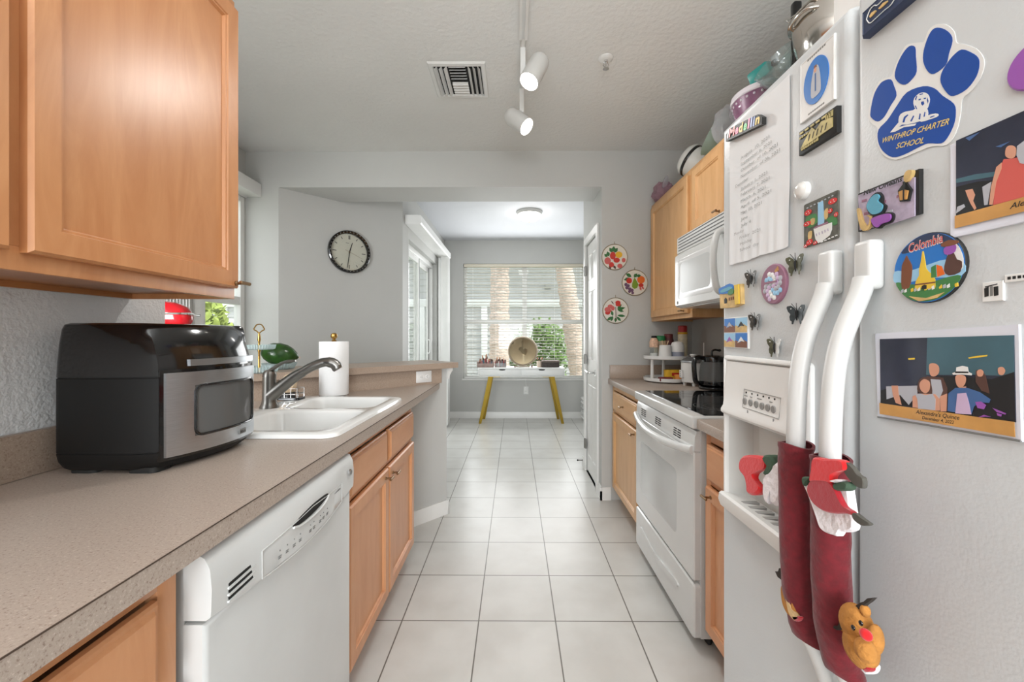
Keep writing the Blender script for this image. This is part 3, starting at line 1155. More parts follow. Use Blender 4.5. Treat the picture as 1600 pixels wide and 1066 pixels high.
tx, ty = -1.272, 2.00
tt = thing('tiered_tray', 'two tier glass serving stand with brass loop handle on the bar', 'serving stand', (tx, ty, BT))
b = B(FLUTE)
fluted(b, (tx, ty), 0.078, 0.030, BT, 40, 1.06)
b.done('lower_plate', tt)
b = B(FLUTE)
fluted(b, (tx, ty), 0.068, 0.024, BT + 0.115, 40, 1.06)
b.done('upper_plate', tt)
b = B(BRASS)
b.lathe([(0.010, 0.004), (0.005, 0.012), (0.005, 0.10), (0.008, 0.112), (0.005, 0.13), (0.0045, 0.15), (0.008, 0.165), (0.006, 0.185), (0.0035, 0.20)], (tx, ty, BT), n=14)
lp = smooth([(tx, BT + 0.198), (tx + 0.014, BT + 0.208), (tx + 0.026, BT + 0.215), (tx + 0.020, BT + 0.228), (tx + 0.012, BT + 0.238), (tx, BT + 0.241), (tx - 0.012, BT + 0.238), (tx - 0.020, BT + 0.228), (tx - 0.026, BT + 0.215), (tx - 0.014, BT + 0.208)], 4)
b.tube([(a, ty, z) for a, z in lp] + [(lp[0][0], ty, lp[0][1])], 0.003, 8)
b.done('handle', tt)
gx, gy = -1.296, 2.215
b = B(FLUTE)
fluted(b, (gx, gy), 0.070, 0.034, BT, 34, 1.22)
b.done('glass_dish', label='fluted clear glass dish on the bar behind the faucet', cat='dish')
b = B(mat('avocado_skin', (38, 74, 24), 0.25, var=(30, 0.35), bump=(60, 0.3, 0.003)))
M = Matrix.Rotation(radians(12), 3, 'Y') @ Matrix.Rotation(radians(20), 3, 'Z')
b.loft([[Vector((gx, gy, BT + 0.082)) + M @ Vector((x, r * cos(2 * pi * j / 24), r * 0.92 * sin(2 * pi * j / 24))) for j in range(24)] for x, r in [(q_[0] * 1.16, q_[1] * 1.16) for q_ in ((-0.078, 0.004), (-0.074, 0.020), (-0.060, 0.038), (-0.035, 0.052), (-0.005, 0.058), (0.025, 0.054), (0.050, 0.042), (0.070, 0.024), (0.080, 0.010), (0.083, 0.003))]])
av = b.done('avocado', label='large dark green avocado lying in the fluted glass dish', cat='avocado')
b = B(BARK)
b.rod((gx + 0.090, gy + 0.032, BT + 0.063), (gx + 0.098, gy + 0.035, BT + 0.061), 0.005)
b.done('stem', av)

# red stand mixer on the far part of the bar
RED = mat('red_enamel', (178, 16, 28), 0.1, coat=0.6)
mx_, my_ = -1.56, 1.745
sm = thing('stand_mixer', 'glossy red stand mixer on the bar behind the air fryer', 'mixer', (mx_, my_, BT))
b = B(RED)
b.prism(rrect(mx_ - 0.14, mx_ + 0.12, my_ - 0.075, my_ + 0.075, 0.05), FZ(BT), 0, 0.035, 0.008)
b.loft([[Vector((mx_ - 0.085 + a * k + dx, my_ + c * k, BT + z)) for a, c in circ(0, 0, 0.055, 0.055, 20)] for k, dx, z in ((1.0, 0, 0.03), (0.8, 0.0, 0.09), (0.8, 0.0, 0.16), (1.0, 0.01, 0.22))])
b.done('stand', sm)
b = B(RED)
b.loft([[Vector((mx_ + x, my_ + r * 0.85 * cos(2 * pi * j / 24), BT + 0.270 + dz + r * sin(2 * pi * j / 24))) for j in range(24)] for x, r, dz in ((-0.165, 0.012, -0.01), (-0.155, 0.035, -0.008), (-0.12, 0.056, 0), (-0.05, 0.066, 0), (0.03, 0.066, 0), (0.09, 0.060, -0.002), (0.13, 0.046, -0.006), (0.148, 0.024, -0.01), (0.153, 0.006, -0.01))])
b.done('motor_head', sm)
b = B(CHROME)
bp = [(mx_ + x, my_ - 0.85 * r - 0.0005, BT + 0.278) for x, r in ((-0.12, 0.056), (-0.05, 0.066), (0.03, 0.066), (0.09, 0.060), (0.13, 0.046), (0.150, 0.02))] + [(mx_ + 0.158, my_, BT + 0.276), (mx_ + 0.185, my_ + 0.01, BT + 0.272)]
b.tube(smooth(bp, 3, False), 0.005, 8)
b.done('chrome_band', sm)
b = B(STEELP)
b.lathe([(0.05, 0), (0.055, 0.008), (0.075, 0.05), (0.088, 0.12), (0.092, 0.125), (0.088, 0.125), (0.072, 0.05), (0.05, 0.012)], (mx_ + 0.045, my_, BT + 0.036), n=28, cap1=True)
b.done('bowl', sm)

# ------------------------------------------------------------------ air fryer
af = thing('air_fryer_oven', 'black air fryer oven with steel door on the left worktop', 'air fryer', (-0.93, 1.07, CT))
YA0, YA1 = 0.915, 1.225


def xf(y):
    return -0.811 + 0.10 * (y - 1.075) + 0.030 * (1 - ((y - 1.075) / 0.14) ** 2)


def foot(d, back=-1.062, r=0.022, df=0.0):
    """plan outline, shrunk by d"""
    pts = []
    y0, y1 = YA0 + d, YA1 - d
    xb = back + d
    k = 6
    for i in range(k + 1):                       # back near corner
        t = pi + (pi / 2) * i / k
        pts.append((xb + r + r * cos(t), y0 + r + r * sin(t)))
    xn = xf(0.925) - d - 0.020
    pts.append((xn - 0.03, y0))
    for i in range(13):
        y = 0.935 + (1.212 - 0.935) * i / 12
        yy = y0 + 0.014 + (y1 - y0 - 0.028) * i / 12
        pts.append((xf(y) - d - df, yy))
    pts.append((xf(1.21) - d - 0.02, y1))
    for i in range(k + 1):
        t = pi / 2 + (pi / 2) * i / k
        pts.append((xb + r + r * cos(t), y1 - r + r * sin(t)))
    return pts


b = B(BLK)
L = []
for z, d in ((0.918, 0.014), (0.924, 0.008), (0.940, 0.002), (0.957, 0.0), (0.958, 0.0015), (0.9595, 0.0015), (0.9605, 0.0), (1.131, 0.0), (1.132, 0.0015), (1.1335, 0.0015), (1.1345, 0.0)):
    L.append([Vector((x, y, z)) for x, y in foot(d)])
b.loft(L)
b.done('body', af)
b = B(BLKG)
L = []
for z, d, df in ((1.1345, 0.0, 0.0), (1.17, 0.001, 0.002), (1.21, 0.003, 0.010), (1.245, 0.006, 0.022), (1.256, 0.009, 0.028), (1.260, 0.015, 0.032)):
    L.append([Vector((x, y, z)) for x, y in foot(d, df=df)])
b.loft(L)
b.done('hood', af)
for (a0, a1, c0, c1) in ((-1.040, -0.975, YA0 + 0.016, YA0 + 0.07), (-1.040, -0.975, YA1 - 0.07, YA1 - 0.016), (-0.905, -0.835, YA0 + 0.016, YA0 + 0.07), (-0.895, -0.825, YA1 - 0.07, YA1 - 0.020)):
    B(BLKR).prism(rrect(a0, a1, c0, c1, 0.015), FZ(CT), 0, 0.013).done('foot', af)


def sheet(b, y0, y1, z0, z1, off, th, n=14, r=0.0, hole=None):
    """curved sheet following the front"""
    ys = [y0 + (y1 - y0) * i / n for i in range(n + 1)]
    b.loft([[Vector((xf(y) + off - th, y, z0)), Vector((xf(y) + off, y, z0)), Vector((xf(y) + off, y, z1)), Vector((xf(y) + off - th, y, z1))] for y in ys])


b = B(BLKG)
sheet(b, 0.930, 1.214, 0.936, 1.150, 0.004, 0.006)
b.done('door_surround', af)
b = B(STEEL)
WY0, WY1, WZ0_, WZ1_ = 0.992, 1.196, 0.982, 1.108
sheet(b, 0.937, WY0, 0.944, 1.142, 0.010, 0.006, 5)
sheet(b, WY1, 1.208, 0.944, 1.142, 0.010, 0.006, 3)
sheet(b, WY0, WY1, 0.944, WZ0_, 0.010, 0.006, 12)
sheet(b, WY0, WY1, WZ1_, 1.142, 0.010, 0.006, 12)
dr = b.done('door', af)
b = B(BLKG)
ring = [Vector((xf(y) + 0.011, y, z)) for y, z in rrect(WY0 + 0.001, WY1 - 0.001, WZ0_ + 0.001, WZ1_ - 0.001, 0.018, 6)]
pts = []
for p, q_ in zip(ring, ring[1:] + [ring[0]]):
    k = max(1, int((q_ - p).length / 0.02))
    for i in range(k):
        y = p.y + (q_.y - p.y) * i / k
        z = p.z + (q_.z - p.z) * i / k
        pts.append(Vector((xf(y) + 0.010, y, z)))
b.tube(pts + [pts[0]], 0.0035, 8)
b.done('window_gasket', dr)
b = B(FRYW)
sheet(b, WY0, WY1, WZ0_, WZ1_, 0.0085, 0.003, 12)
b.done('window_pane', dr)
b = B(STEEL)
sheet(b, 0.985, 1.208, 1.156, 1.172, 0.007, 0.012, 10)
b.done('trim_bar', af)
b = B(GREY)
yb = 1.135
e = xf(yb) + 0.0105
slope = Vector((0.10 - 0.06 * (yb - 1.075) / 0.14 ** 2 * 1.0, 1, 0)).normalized()
fb = (Vector((xf(yb) + 0.0105, yb, 0)), slope, VZ, Vector((slope.y, -slope.x, 0)))
b.prism(rrect(-0.015, 0.015, 0.955, 0.968, 0.002), fb, -0.001, 0.002)
b.m(BLK)
b.text('BELLA', (fb[0] + VZ * 0.9585, fb[1], VZ, fb[3]), 0.009, 0.002, 0.0024, width=0.024, bold=0.02)
b.done('badge', dr)

# ------------------------------------------------------------------ clock on the diagonal wall
DC = (Vector((-1.78, YE, 0)), E1, VZ, N1)         # u along the wall away from the camera
# centre: ray to (545, 394.5) meets the wall
r_ = ray(545, 394.5)
den = r_.dot(N1)
t_ = (Vector((-1.78, YE, 0)).dot(N1)) / den
pc = Vector((0, 0, H)) + r_ * t_
cu_, cz_ = (pc - DC[0]).dot(E1), pc.z
CR = 0.178
ck = thing('wall_clock', 'round white wall clock with black rim on the angled wall', 'clock', DC[0] + E1 * cu_ + VZ * (cz_ - CR))
cen = DC[0] + E1 * cu_ + VZ * cz_
b = B(BLKG)
b.lathe([(CR - 0.004, 0.001), (CR, 0.006), (CR, 0.030), (CR - 0.008, 0.036), (CR - 0.020, 0.034), (CR - 0.024, 0.026), (CR - 0.026, 0.012)], cen, N1, 56, True, False)
b.m(PLG)
for k in range(36):
    a = 2 * pi * k / 36
    p = cen + E1 * (CR - 0.013) * cos(a) + VZ * (CR - 0.013) * sin(a) + N1 * 0.0335
    b.ell(p, 0.004, 8, k=6)
b.done('rim', ck)
b = B(mat('clock_dial', (222, 221, 206), 0.5))
b.lathe([(CR - 0.024, 0.004), (CR - 0.024, 0.012)], cen, N1, 56)
fcl = (cen, E1, VZ, N1)
b.m(BLK)
for k in range(12):
    a = pi / 2 - 2 * pi * k / 12
    d = Vector((cos(a), sin(a)))
    q_ = Vector((-d.y, d.x))
    r0, r1 = (0.108, 0.140) if k % 3 == 0 else (0.118, 0.138)
    for sft in ((-0.0045, 0.0045) if k == 0 else (0,)):
        wd = 0.0028
        pts = [d * r0 + q_ * (sft - wd), d * r1 + q_ * (sft - wd), d * r1 + q_ * (sft + wd), d * r0 + q_ * (sft + wd)]
        b.prism([(p.x, p.y) for p in pts], fcl, 0.012, 0.0128)
b.m(GREY)
for k in range(60):
    a = 2 * pi * k / 60
    d = Vector((cos(a), sin(a)))
    q_ = Vector((-d.y, d.x)) * 0.0006
    pts = [d * 0.143 - q_, d * 0.149 - q_, d * 0.149 + q_, d * 0.143 + q_]
    b.prism([(p.x, p.y) for p in pts], fcl, 0.012, 0.0126)
b.prism(rrect(-0.030, -0.004, 0.072, 0.076), fcl, 0.012, 0.0126)
b.done('dial', ck)


def hand(ang, l0, l1, w, name, z, m=BLK):
    a = radians(90 - ang)
    d = Vector((cos(a), sin(a)))
    q_ = Vector((-d.y, d.x))
    b = B(m)
    pts = [d * -l0 + q_ * w, d * -l0 - q_ * w, d * l1 - q_ * w * 0.6, d * l1 + q_ * w * 0.6]
    b.prism([(p.x, p.y) for p in pts], fcl, z, z + 0.0012)
    b.prism(circ(0, 0, 0.006, 0.006, 14), fcl, z, z + 0.0016)
    b.done(name, ck)


hand(17, 0.012, 0.085, 0.0045, 'hour_hand', 0.0145)
hand(188, 0.012, 0.135, 0.0035, 'minute_hand', 0.0165)
hand(112, 0.040, 0.120, 0.0010, 'second_hand', 0.0185, BRONZE)
b = B(glass('clock_glass', (250, 250, 250)))
b.lathe([(CR - 0.024, 0.026), (CR - 0.024, 0.0275)], cen, N1, 48)
b.done('glass', ck)

# ------------------------------------------------------------------ living room valance and blind stack (left)
va = B(TRIMW)
va.box(-2.026, -1.905, 2.05, 3.026, 2.275, 2.372, 0.005)
va.done('valance', label='white valance box over the left window beside the wall cabinet', cat='valance')
vb = thing('vertical_blind', 'white vertical blind drawn aside under the left window valance', 'blind', (-1.96, 2.31, 0.2))
for k in range(9):
    b = B(TRIMW)
    y = 2.20 + k * 0.022
    b.box(-2.005, -1.925, y, y + 0.003, 0.2, 2.275, 0.001)
    b.done('vane', vb)

# ------------------------------------------------------------------ nook: valance and vanes at the sliding door
va = B(TRIMW)
va.loft([[Vector((x, y, z)) for x, z in ((-1.045, 2.30), (-0.90, 2.30), (-0.888, 2.31), (-0.888, 2.375), (-0.90, 2.386), (-1.045, 2.386))] for y in (3.84, 5.60)])
va.done('valance', label='long white valance above the sliding glass door in the nook', cat='valance')
vb = thing('vertical_blind', 'white vertical blind stacked at the far side of the sliding door', 'blind', (-0.94, 5.5, 0.03))
for k in range(9):
    b = B(TRIMW)
    y = 5.40 + k * 0.022
    b.loft([[Vector((-0.985, y, z)), Vector((-0.94, y + 0.006, z)), Vector((-0.895, y, z)), Vector((-0.895, y + 0.002, z)), Vector((-0.94, y + 0.008, z)), Vector((-0.985, y + 0.002, z))] for z in (0.03, 2.30)])
    b.done('vane', vb)

# ------------------------------------------------------------------ nook window blind
bl = thing('window_blind', 'wide white slatted blind lowered over the nook window', 'blind', (0.15, 6.06, 0.6))
b = B(mat('blind_cream', (226, 218, 200), 0.5))
b.box(WX0 + 0.008, WX1 - 0.008, 6.034, 6.085, 2.265, 2.306, 0.003)
b.done('head_rail', bl)
b = B(mat('blind_slat', (236, 234, 230), 0.5))
z = 0.625
while z < 2.26:
    a = radians(9)
    b.loft([[Vector((x, 6.06 + c * cos(a) * 0.0225, z + c * sin(a) * -0.0225 + e)) for c, e in ((-1, -0.0012), (0, 0.0012), (1, -0.0012), (1, 0.0006), (0, 0.003), (-1, 0.0006))] for x in (WX0 + 0.014, WX1 - 0.014)])
    z += 0.0445
b.done('slats', bl)
b = B(TRIMW)
b.box(WX0 + 0.014, WX1 - 0.014, 6.04, 6.08, 0.592, 0.608, 0.003)
b.done('bottom_rail', bl)
for x in (WX0 + 0.14, -0.28, 0.153, 0.60, WX1 - 0.14):
    b = B(TRIMW)
    for y in (6.036, 6.084):
        b.tube([(x, y, 0.60), (x, y, 2.27)], 0.0014, 6)
    b.done('ladder_cord', bl)
b = B(TRIMW)
b.tube([(0.98, 6.03, 2.26), (0.985, 6.028, 1.25)], 0.003, 8)
b.done('tilt_wand', bl)

# ------------------------------------------------------------------ vanity desk
vt = thing('vanity_desk', 'white two drawer vanity desk on splayed gold legs below the window', 'desk', (0.093, 5.76, 0))
DX0, DX1, DY0, DY1, DZ0, DZ1 = -0.507, 0.693, 5.575, 5.955, 0.665, 0.787
b = B(PLW)
b.box(DX0, DX1, DY0 - 0.004, DY1, DZ1 - 0.016, DZ1, 0.003)
b.box(DX0, DX1, DY0, DY1, DZ0, DZ0 + 0.014, 0.002)
b.box(DX0, DX0 + 0.014, DY0, DY1, DZ0 + 0.014, DZ1 - 0.016)
b.box(DX1 - 0.014, DX1, DY0, DY1, DZ0 + 0.014, DZ1 - 0.016)
b.box(DX0 + 0.014, DX1 - 0.014, DY1 - 0.012, DY1, DZ0 + 0.014, DZ1 - 0.016)
b.box(0.087, 0.099, DY0 + 0.01, DY1, DZ0 + 0.014, DZ1 - 0.016)
b.done('desk_top', vt)
for a0, a1 in ((DX0 + 0.016, 0.089), (0.097, DX1 - 0.016)):
    b = B(PLW)
    b.box(a0, a1, DY0 + 0.002, DY0 + 0.018, DZ0 + 0.017, DZ1 - 0.019, 0.002)
    b.box(a0, a1, DY0 + 0.018, DY1 - 0.05, DZ0 + 0.017, DZ0 + 0.06)
    d = b.done('drawer', vt)
    b = B(DARK)
    m = (a0 + a1) / 2 + (0.03 if a0 < 0 else -0.01)
    b.prism(smooth([(m - 0.042, DZ1 - 0.0195), (m + 0.042, DZ1 - 0.0195), (m + 0.030, DZ1 - 0.034), (m - 0.030, DZ1 - 0.034)], 3), FY(DY0 + 0.002), -0.004, 0.001)
    b.done('finger_slot', d)
for tx_, bx_, ty_, by_ in ((-0.335, -0.485, 5.62, 5.66), (0.525, 0.675, 5.62, 5.66), (-0.335, -0.455, 5.90, 5.965), (0.525, 0.645, 5.90, 5.965)):
    b = B(GOLD)
    b.loft([[Vector((tx_ + a * 0.030, ty_ + c * 0.022, DZ0 - 0.006)) for a, c in ((-1, -1), (1, -1), (1, 1), (-1, 1))],
            [Vector((bx_ + a * 0.019, by_ + c * 0.015, 0.0)) for a, c in ((-1, -1), (1, -1), (1, 1), (-1, 1))]])
    s_ = 1 if tx_ < 0 else -1
    b.box(tx_ - 0.035 + (0 if s_ > 0 else -0.10), tx_ + 0.035 + (0.10 if s_ > 0 else 0), ty_ - 0.025, ty_ + 0.025, DZ0 - 0.008, DZ0)
    b.done('leg', vt)

# round mirror, leaning back
mc = Vector((0.118, 5.775, 1.012))
mn = Vector((-0.02, -0.98, 0.200)).normalized()
vm = thing('vanity_mirror', 'round taupe framed mirror standing on the vanity desk', 'mirror', (0.118, 5.77, DZ1))
TAUPE = mat('mirror_frame', (146, 132, 112), 0.4, 0.4)
b = B(TAUPE)
b.lathe([(0.196, -0.012), (0.212, -0.010), (0.215, 0.004), (0.208, 0.014), (0.192, 0.012), (0.188, 0.002)], mc, mn, 56, True, False)
b.done('frame', vm)
b = B(MIRROR)
b.lathe([(0.190, 0.0), (0.190, 0.003)], mc, mn, 56)
b.done('mirror_glass', vm)
b = B(TAUPE)
b.tube([(0.118 - 0.09, 5.745, DZ1 + 0.006), (0.118 + 0.09, 5.745, DZ1 + 0.006)], 0.006, 8)
b.tube([(0.118, 5.75, DZ1 + 0.008), (0.118, 5.825, DZ1 + 0.012)], 0.006, 8)
b.tube([(0.118, 5.825, DZ1 + 0.010), (0.118, 5.800, DZ1 + 0.10)], 0.006, 8)
b.rod((0.118 - 0.09, 5.745, DZ1), (0.118 - 0.09, 5.745, DZ1 + 0.022), 0.010)
b.rod((0.118 + 0.09, 5.745, DZ1), (0.118 + 0.09, 5.745, DZ1 + 0.022), 0.010)
b.done('stand', vm)

# make-up organisers
TPE = mat('organizer_taupe', (150, 128, 120), 0.6, var=(20, 0.2))
og = thing('makeup_organizer', 'taupe make-up organizer crowded with brushes at the left of the desk', 'organizer', (-0.32, 5.71, DZ1))
b = B(TPE)
b.prism([(-0.525, DZ1 + 0.004), (-0.295, DZ1 + 0.004), (-0.295, DZ1 + 0.085), (-0.335, DZ1 + 0.115), (-0.505, DZ1 + 0.115)], FY(5.80), -0.004, 0.004)
b.box(-0.525, -0.295, 5.64, 5.80, DZ1, DZ1 + 0.006)
b.box(-0.525, -0.295, 5.64, 5.648, DZ1 + 0.006, DZ1 + 0.055, 0.002)
b.box(-0.525, -0.517, 5.648, 5.80, DZ1 + 0.006, DZ1 + 0.085, 0.002)
b.box(-0.303, -0.295, 5.648, 5.80, DZ1 + 0.006, DZ1 + 0.085, 0.002)
b.box(-0.515, -0.305, 5.715, 5.722, DZ1 + 0.006, DZ1 + 0.070)
b.done('tray', og)
og2 = thing('makeup_organizer', 'clear and taupe make-up organizer just left of the round mirror', 'organizer', (-0.20, 5.71, DZ1))
b = B(TPE)
b.box(-0.285, -0.115, 5.66, 5.80, DZ1, DZ1 + 0.005)
b.box(-0.285, -0.115, 5.793, 5.80, DZ1 + 0.005, DZ1 + 0.105, 0.002)
b.box(-0.122, -0.115, 5.66, 5.793, DZ1 + 0.005, DZ1 + 0.100, 0.002)
b.done('tray', og2)
B(GLASSC).box(-0.285, -0.125, 5.66, 5.664, DZ1 + 0.006, DZ1 + 0.06).done('front_panel', og2)
HC = [mat('brush_pink', (214, 120, 130), 0.5), mat('brush_white', (232, 224, 216), 0.5), mat('brush_brown', (96, 58, 48), 0.6), mat('brush_red', (168, 40, 52), 0.5), mat('brush_teal', (50, 110, 136), 0.5), mat('brush_black', (40, 34, 36), 0.5)]
TIP = [mat('bristle_tan', (180, 130, 100), 0.9), mat('bristle_dark', (54, 42, 40), 0.9), mat('bristle_cream', (226, 206, 186), 0.9)]
spots = [(-0.50 + 0.017 * k, 5.69 + 0.07 * (k % 2), random.uniform(0.10, 0.20) if k in (3, 4, 5, 6, 7) else random.uniform(0.08, 0.14)) for k in range(11)]
spots += [(-0.27 + 0.018 * k, 5.70 + 0.05 * (k % 2), random.uniform(0.09, 0.145)) for k in range(8)]
for k, (x, y, hgt) in enumerate(spots):
    b = B(HC[(k * 5 + 2) % 6] if k not in (3, 4) else HC[4])
    ln = random.uniform(-0.012, 0.012)
    p0, p1 = Vector((x, y, DZ1 + 0.007)), Vector((x + ln, y, DZ1 + hgt * 0.72))
    b.tube([p0, p0.lerp(p1, 0.5), p1], [0.004, 0.0055, 0.0045], 8)
    b.m(TIP[k % 3])
    d = (p1 - p0).normalized()
    b.tube([p1, p1 + d * hgt * 0.12, p1 + d * hgt * 0.23, p1 + d * hgt * 0.28], [0.005, 0.009, 0.008, 0.003], 8)
    lab = 'make-up brush standing in the taupe organizer at the desk\'s left end' if k < 11 else 'make-up brush standing in the clear organizer left of the mirror'
    b.done('makeup_brush', label=lab, cat='brush', group='brushes in the taupe organizer' if k < 11 else 'brushes in the clear organizer')
cx_, cy_ = 0.352, 5.74
b = B(mat('cup_beige', (206, 188, 170), 0.5))
b.lathe([(0.034, 0), (0.037, 0.085), (0.034, 0.085), (0.031, 0.006)], (cx_, cy_, DZ1), n=22)
b.done('brush_cup', label='small beige cup of brushes right of the round mirror', cat='cup')
for k, (dx, dy) in enumerate(((-0.014, 0.0), (0.002, 0.012), (0.014, -0.004), (0.022, 0.006))):
    b = B(HC[(2, 3, 5, 2)[k]])
    p0, p1 = Vector((cx_ + dx * 0.5, cy_ + dy * 0.5, DZ1 + 0.008)), Vector((cx_ + dx * 1.6, cy_ + dy, DZ1 + 0.105))
    b.tube([p0, p1], 0.004, 8)
    b.m(TIP[k % 3])
    b.tube([p1, p1 + Vector((dx * 0.3, 0, 0.02)), p1 + Vector((dx * 0.4, 0, 0.036))], [0.006, 0.010, 0.004], 8)
    b.done('makeup_brush', label='make-up brush standing in the beige cup right of the mirror', cat='brush', group='brushes in the beige cup')
wb = thing('jewelry_box', 'dark brown woven box with lid at the right of the desk', 'box', (0.50, 5.74, DZ1))
WOV = mat('woven_brown', (62, 54, 50), 0.7, var=(60, 0.4), bump=(80, 0.8, 0.004))
b = B(WOV)
b.prism(rrect(0.385, 0.635, 5.66, 5.81, 0.03), FZ(DZ1), 0, 0.072)
b.done('base', wb)
b = B(mat('woven_lid', (112, 100, 92), 0.7, var=(60, 0.3), bump=(80, 0.8, 0.004)))
b.prism(rrect(0.380, 0.640, 5.655, 5.815, 0.03), FZ(DZ1), 0.0725, 0.098, 0.012)
b.done('lid', wb)
for x, lb in ((0.005, 'tiny bottle at the foot of the round mirror, left one'), (0.245, 'tiny bottle at the foot of the round mirror, right one')):
    b = B(HC[2])
    b.lathe([(0.011, 0), (0.012, 0.016), (0.006, 0.020), (0.006, 0.030), (0.001, 0.032)], (x, 5.66, DZ1), n=14)
    b.done('cosmetic_bottle', label=lb, cat='bottle', group='tiny bottles by the mirror')

# wall outlet with a plug below the window
ot = outlet('outlet', FY(YN), (0.172, 0.415, 0.0005), 'white wall outlet below the nook window, behind the desk', 0.07, 0.115, False)
pl = thing('power_plug', 'white plug and cord in the outlet below the window', 'plug', (0.172, 6.01, 0.42))
b = B(TRIMW)
b.box(0.158, 0.186, 5.985, YN - 0.0095, 0.385, 0.410, 0.004)
b.done('plug_body', pl)
b = B(TRIMW)
b.tube(smooth([(0.172, 5.988, 0.40), (0.178, 5.975, 0.44), (0.165, 5.985, 0.56), (0.160, 5.985, 0.665)], 5, False), 0.003, 8)
b.done('cord', pl)

# nook ceiling lamp
nl = thing('ceiling_lamp', 'round white flush ceiling lamp lit in the breakfast nook', 'ceiling light', (0.17, 4.64, ZN - 0.13))
b = B(mat('lamp_base', (214, 214, 212), 0.4))
b.lathe([(0.150, 0), (0.150, -0.012), (0.140, -0.024), (0.132, -0.034)], (0.17, 4.64, ZN), n=44)
b.done('base', nl)
b = B(LAMPD)
b.lathe([(0.128, -0.030), (0.126, -0.045), (0.112, -0.075), (0.085, -0.098), (0.045, -0.110), (0.004, -0.113)], (0.17, 4.64, ZN), n=44)
b.done('glass_bowl', nl)
b = B(BRONZE)
b.lathe([(0.009, -0.112), (0.010, -0.118), (0.004, -0.126)], (0.17, 4.64, ZN), n=14)
b.done('finial', nl)
light('nook_lamp', 'POINT', (0.17, 4.64, ZN - 0.20), (0, 0, 0), 2.5, 0.10, col=(1, 0.98, 0.95))

# wire rack seen past the pantry corner
rk = thing('wire_rack', 'small white wire rack against the right end of the nook wall', 'rack', (1.12, 5.86, 0))
b = B(TRIMW)
for x in (0.995, 1.25):
    b.tube([(x, 5.80, 0), (x, 5.80, 0.33)], 0.006, 8)
    b.tube([(x, 5.96, 0), (x, 5.96, 0.33)], 0.006, 8)
b.done('uprights', rk)
for z in (0.05, 0.12, 0.19, 0.26, 0.32):
    b = B(TRIMW)
    lp = [(a, c, z) for a, c in rrect(0.985, 1.26, 5.79, 5.97, 0.02, 3)]
    b.tube(lp + [lp[0]], 0.011, 8)
    for k in range(5):
        b.tube([(1.03 + 0.045 * k, 5.79, z), (1.03 + 0.045 * k, 5.97, z)], 0.003, 6)
    b.done('shelf', rk)
# door stop on the pantry base board
dsx = thing('door_stop', 'small metal spring door stop on the pantry baseboard', 'door stop', (0.61, 3.80, 0.05))
b = B(NICKEL)
b.rod((0.641, 3.80, 0.06), (0.60, 3.80, 0.06), 0.005)
b.lathe([(0.010, 0), (0.010, 0.004)], (0.641, 3.80, 0.06), (-1, 0, 0), 14)
b.done('spring', dsx)
b = B(BLKR)
b.rod((0.60, 3.80, 0.06), (0.588, 3.80, 0.06), 0.008)
b.done('rubber_tip', dsx)

# ------------------------------------------------------------------ ceiling: vent, sprinkler, track light
av_ = thing('air_vent', 'square white louvred air vent in the kitchen ceiling', 'air vent', (-0.295, 2.19, ZC - 0.02))
b = B(PLW)
AX0, AX1, AY0, AY1 = -0.445, -0.148, 2.040, 2.340
fz = (Vector((0, 0, ZC)), VX, VY, -VZ)
b.rings(fz, (AX0, AX1, AY0, AY1), [(0, 0), (0.0, 0.004), (0.005, 0.009), (0.022, 0.011), (0.027, 0.007), (0.027, 0.001)], cap=False, back=False)
b.done('frame', av_)
B(DARK).box(AX0 + 0.026, AX1 - 0.026, AY0 + 0.026, AY1 - 0.026, ZC - 0.0012, ZC - 0.0002).done('duct', av_)
ix0, ix1, iy0, iy1 = AX0 + 0.030, AX1 - 0.030, AY0 + 0.030, AY1 - 0.030


def louver(p0, p1, wv):
    p0, p1, wv = Vector(p0), Vector(p1), Vector(wv)
    b = B(PLW)
    up = Vector((0, 0, 0.0015))
    b.loft([[p, p + wv, p + wv + up, p + up] for p in (p0, p1)])
    b.done('louver', av_)


zv = ZC - 0.003
for k in range(3):
    x = ix0 + k * 0.025
    louver((x + 0.015, iy0, zv), (x + 0.015, iy1, zv), (-0.015, 0, -0.017))
    x = ix1 - k * 0.025
    louver((x - 0.015, iy0, zv), (x - 0.015, iy1, zv), (0.015, 0, -0.017))
for k in range(5):
    y = iy0 + 0.004 + k * 0.0235
    louver((ix0 + 0.076, y, zv), (ix1 - 0.076, y, zv), (0, -0.010, -0.012))
    y = iy1 - 0.004 - k * 0.0235
    louver((ix0 + 0.076, y - 0.010, zv), (ix1 - 0.076, y - 0.010, zv), (0, 0.010, -0.012))

sp = thing('sprinkler', 'small chrome fire sprinkler in the ceiling right of the track light', 'sprinkler', (0.457, 2.02, ZC - 0.06))
b = B(PLW)
b.lathe([(0.036, 0), (0.036, -0.003), (0.028, -0.010), (0.018, -0.012)], (0.457, 2.02, ZC), n=28)
b.done('escutcheon', sp)
b = B(CHROME)
b.lathe([(0.010, -0.010), (0.010, -0.022), (0.006, -0.024), (0.004, -0.05)], (0.457, 2.02, ZC), n=14)
for s_ in (-1, 1):
    b.tube([(0.457 + s_ * 0.008, 2.02, ZC - 0.02), (0.457 + s_ * 0.014, 2.02, ZC - 0.035), (0.457, 2.02, ZC - 0.052)], 0.002, 6)
b.lathe([(0.015, -0.052), (0.015, -0.054)], (0.457, 2.02, ZC), n=18)
b.done('head', sp)

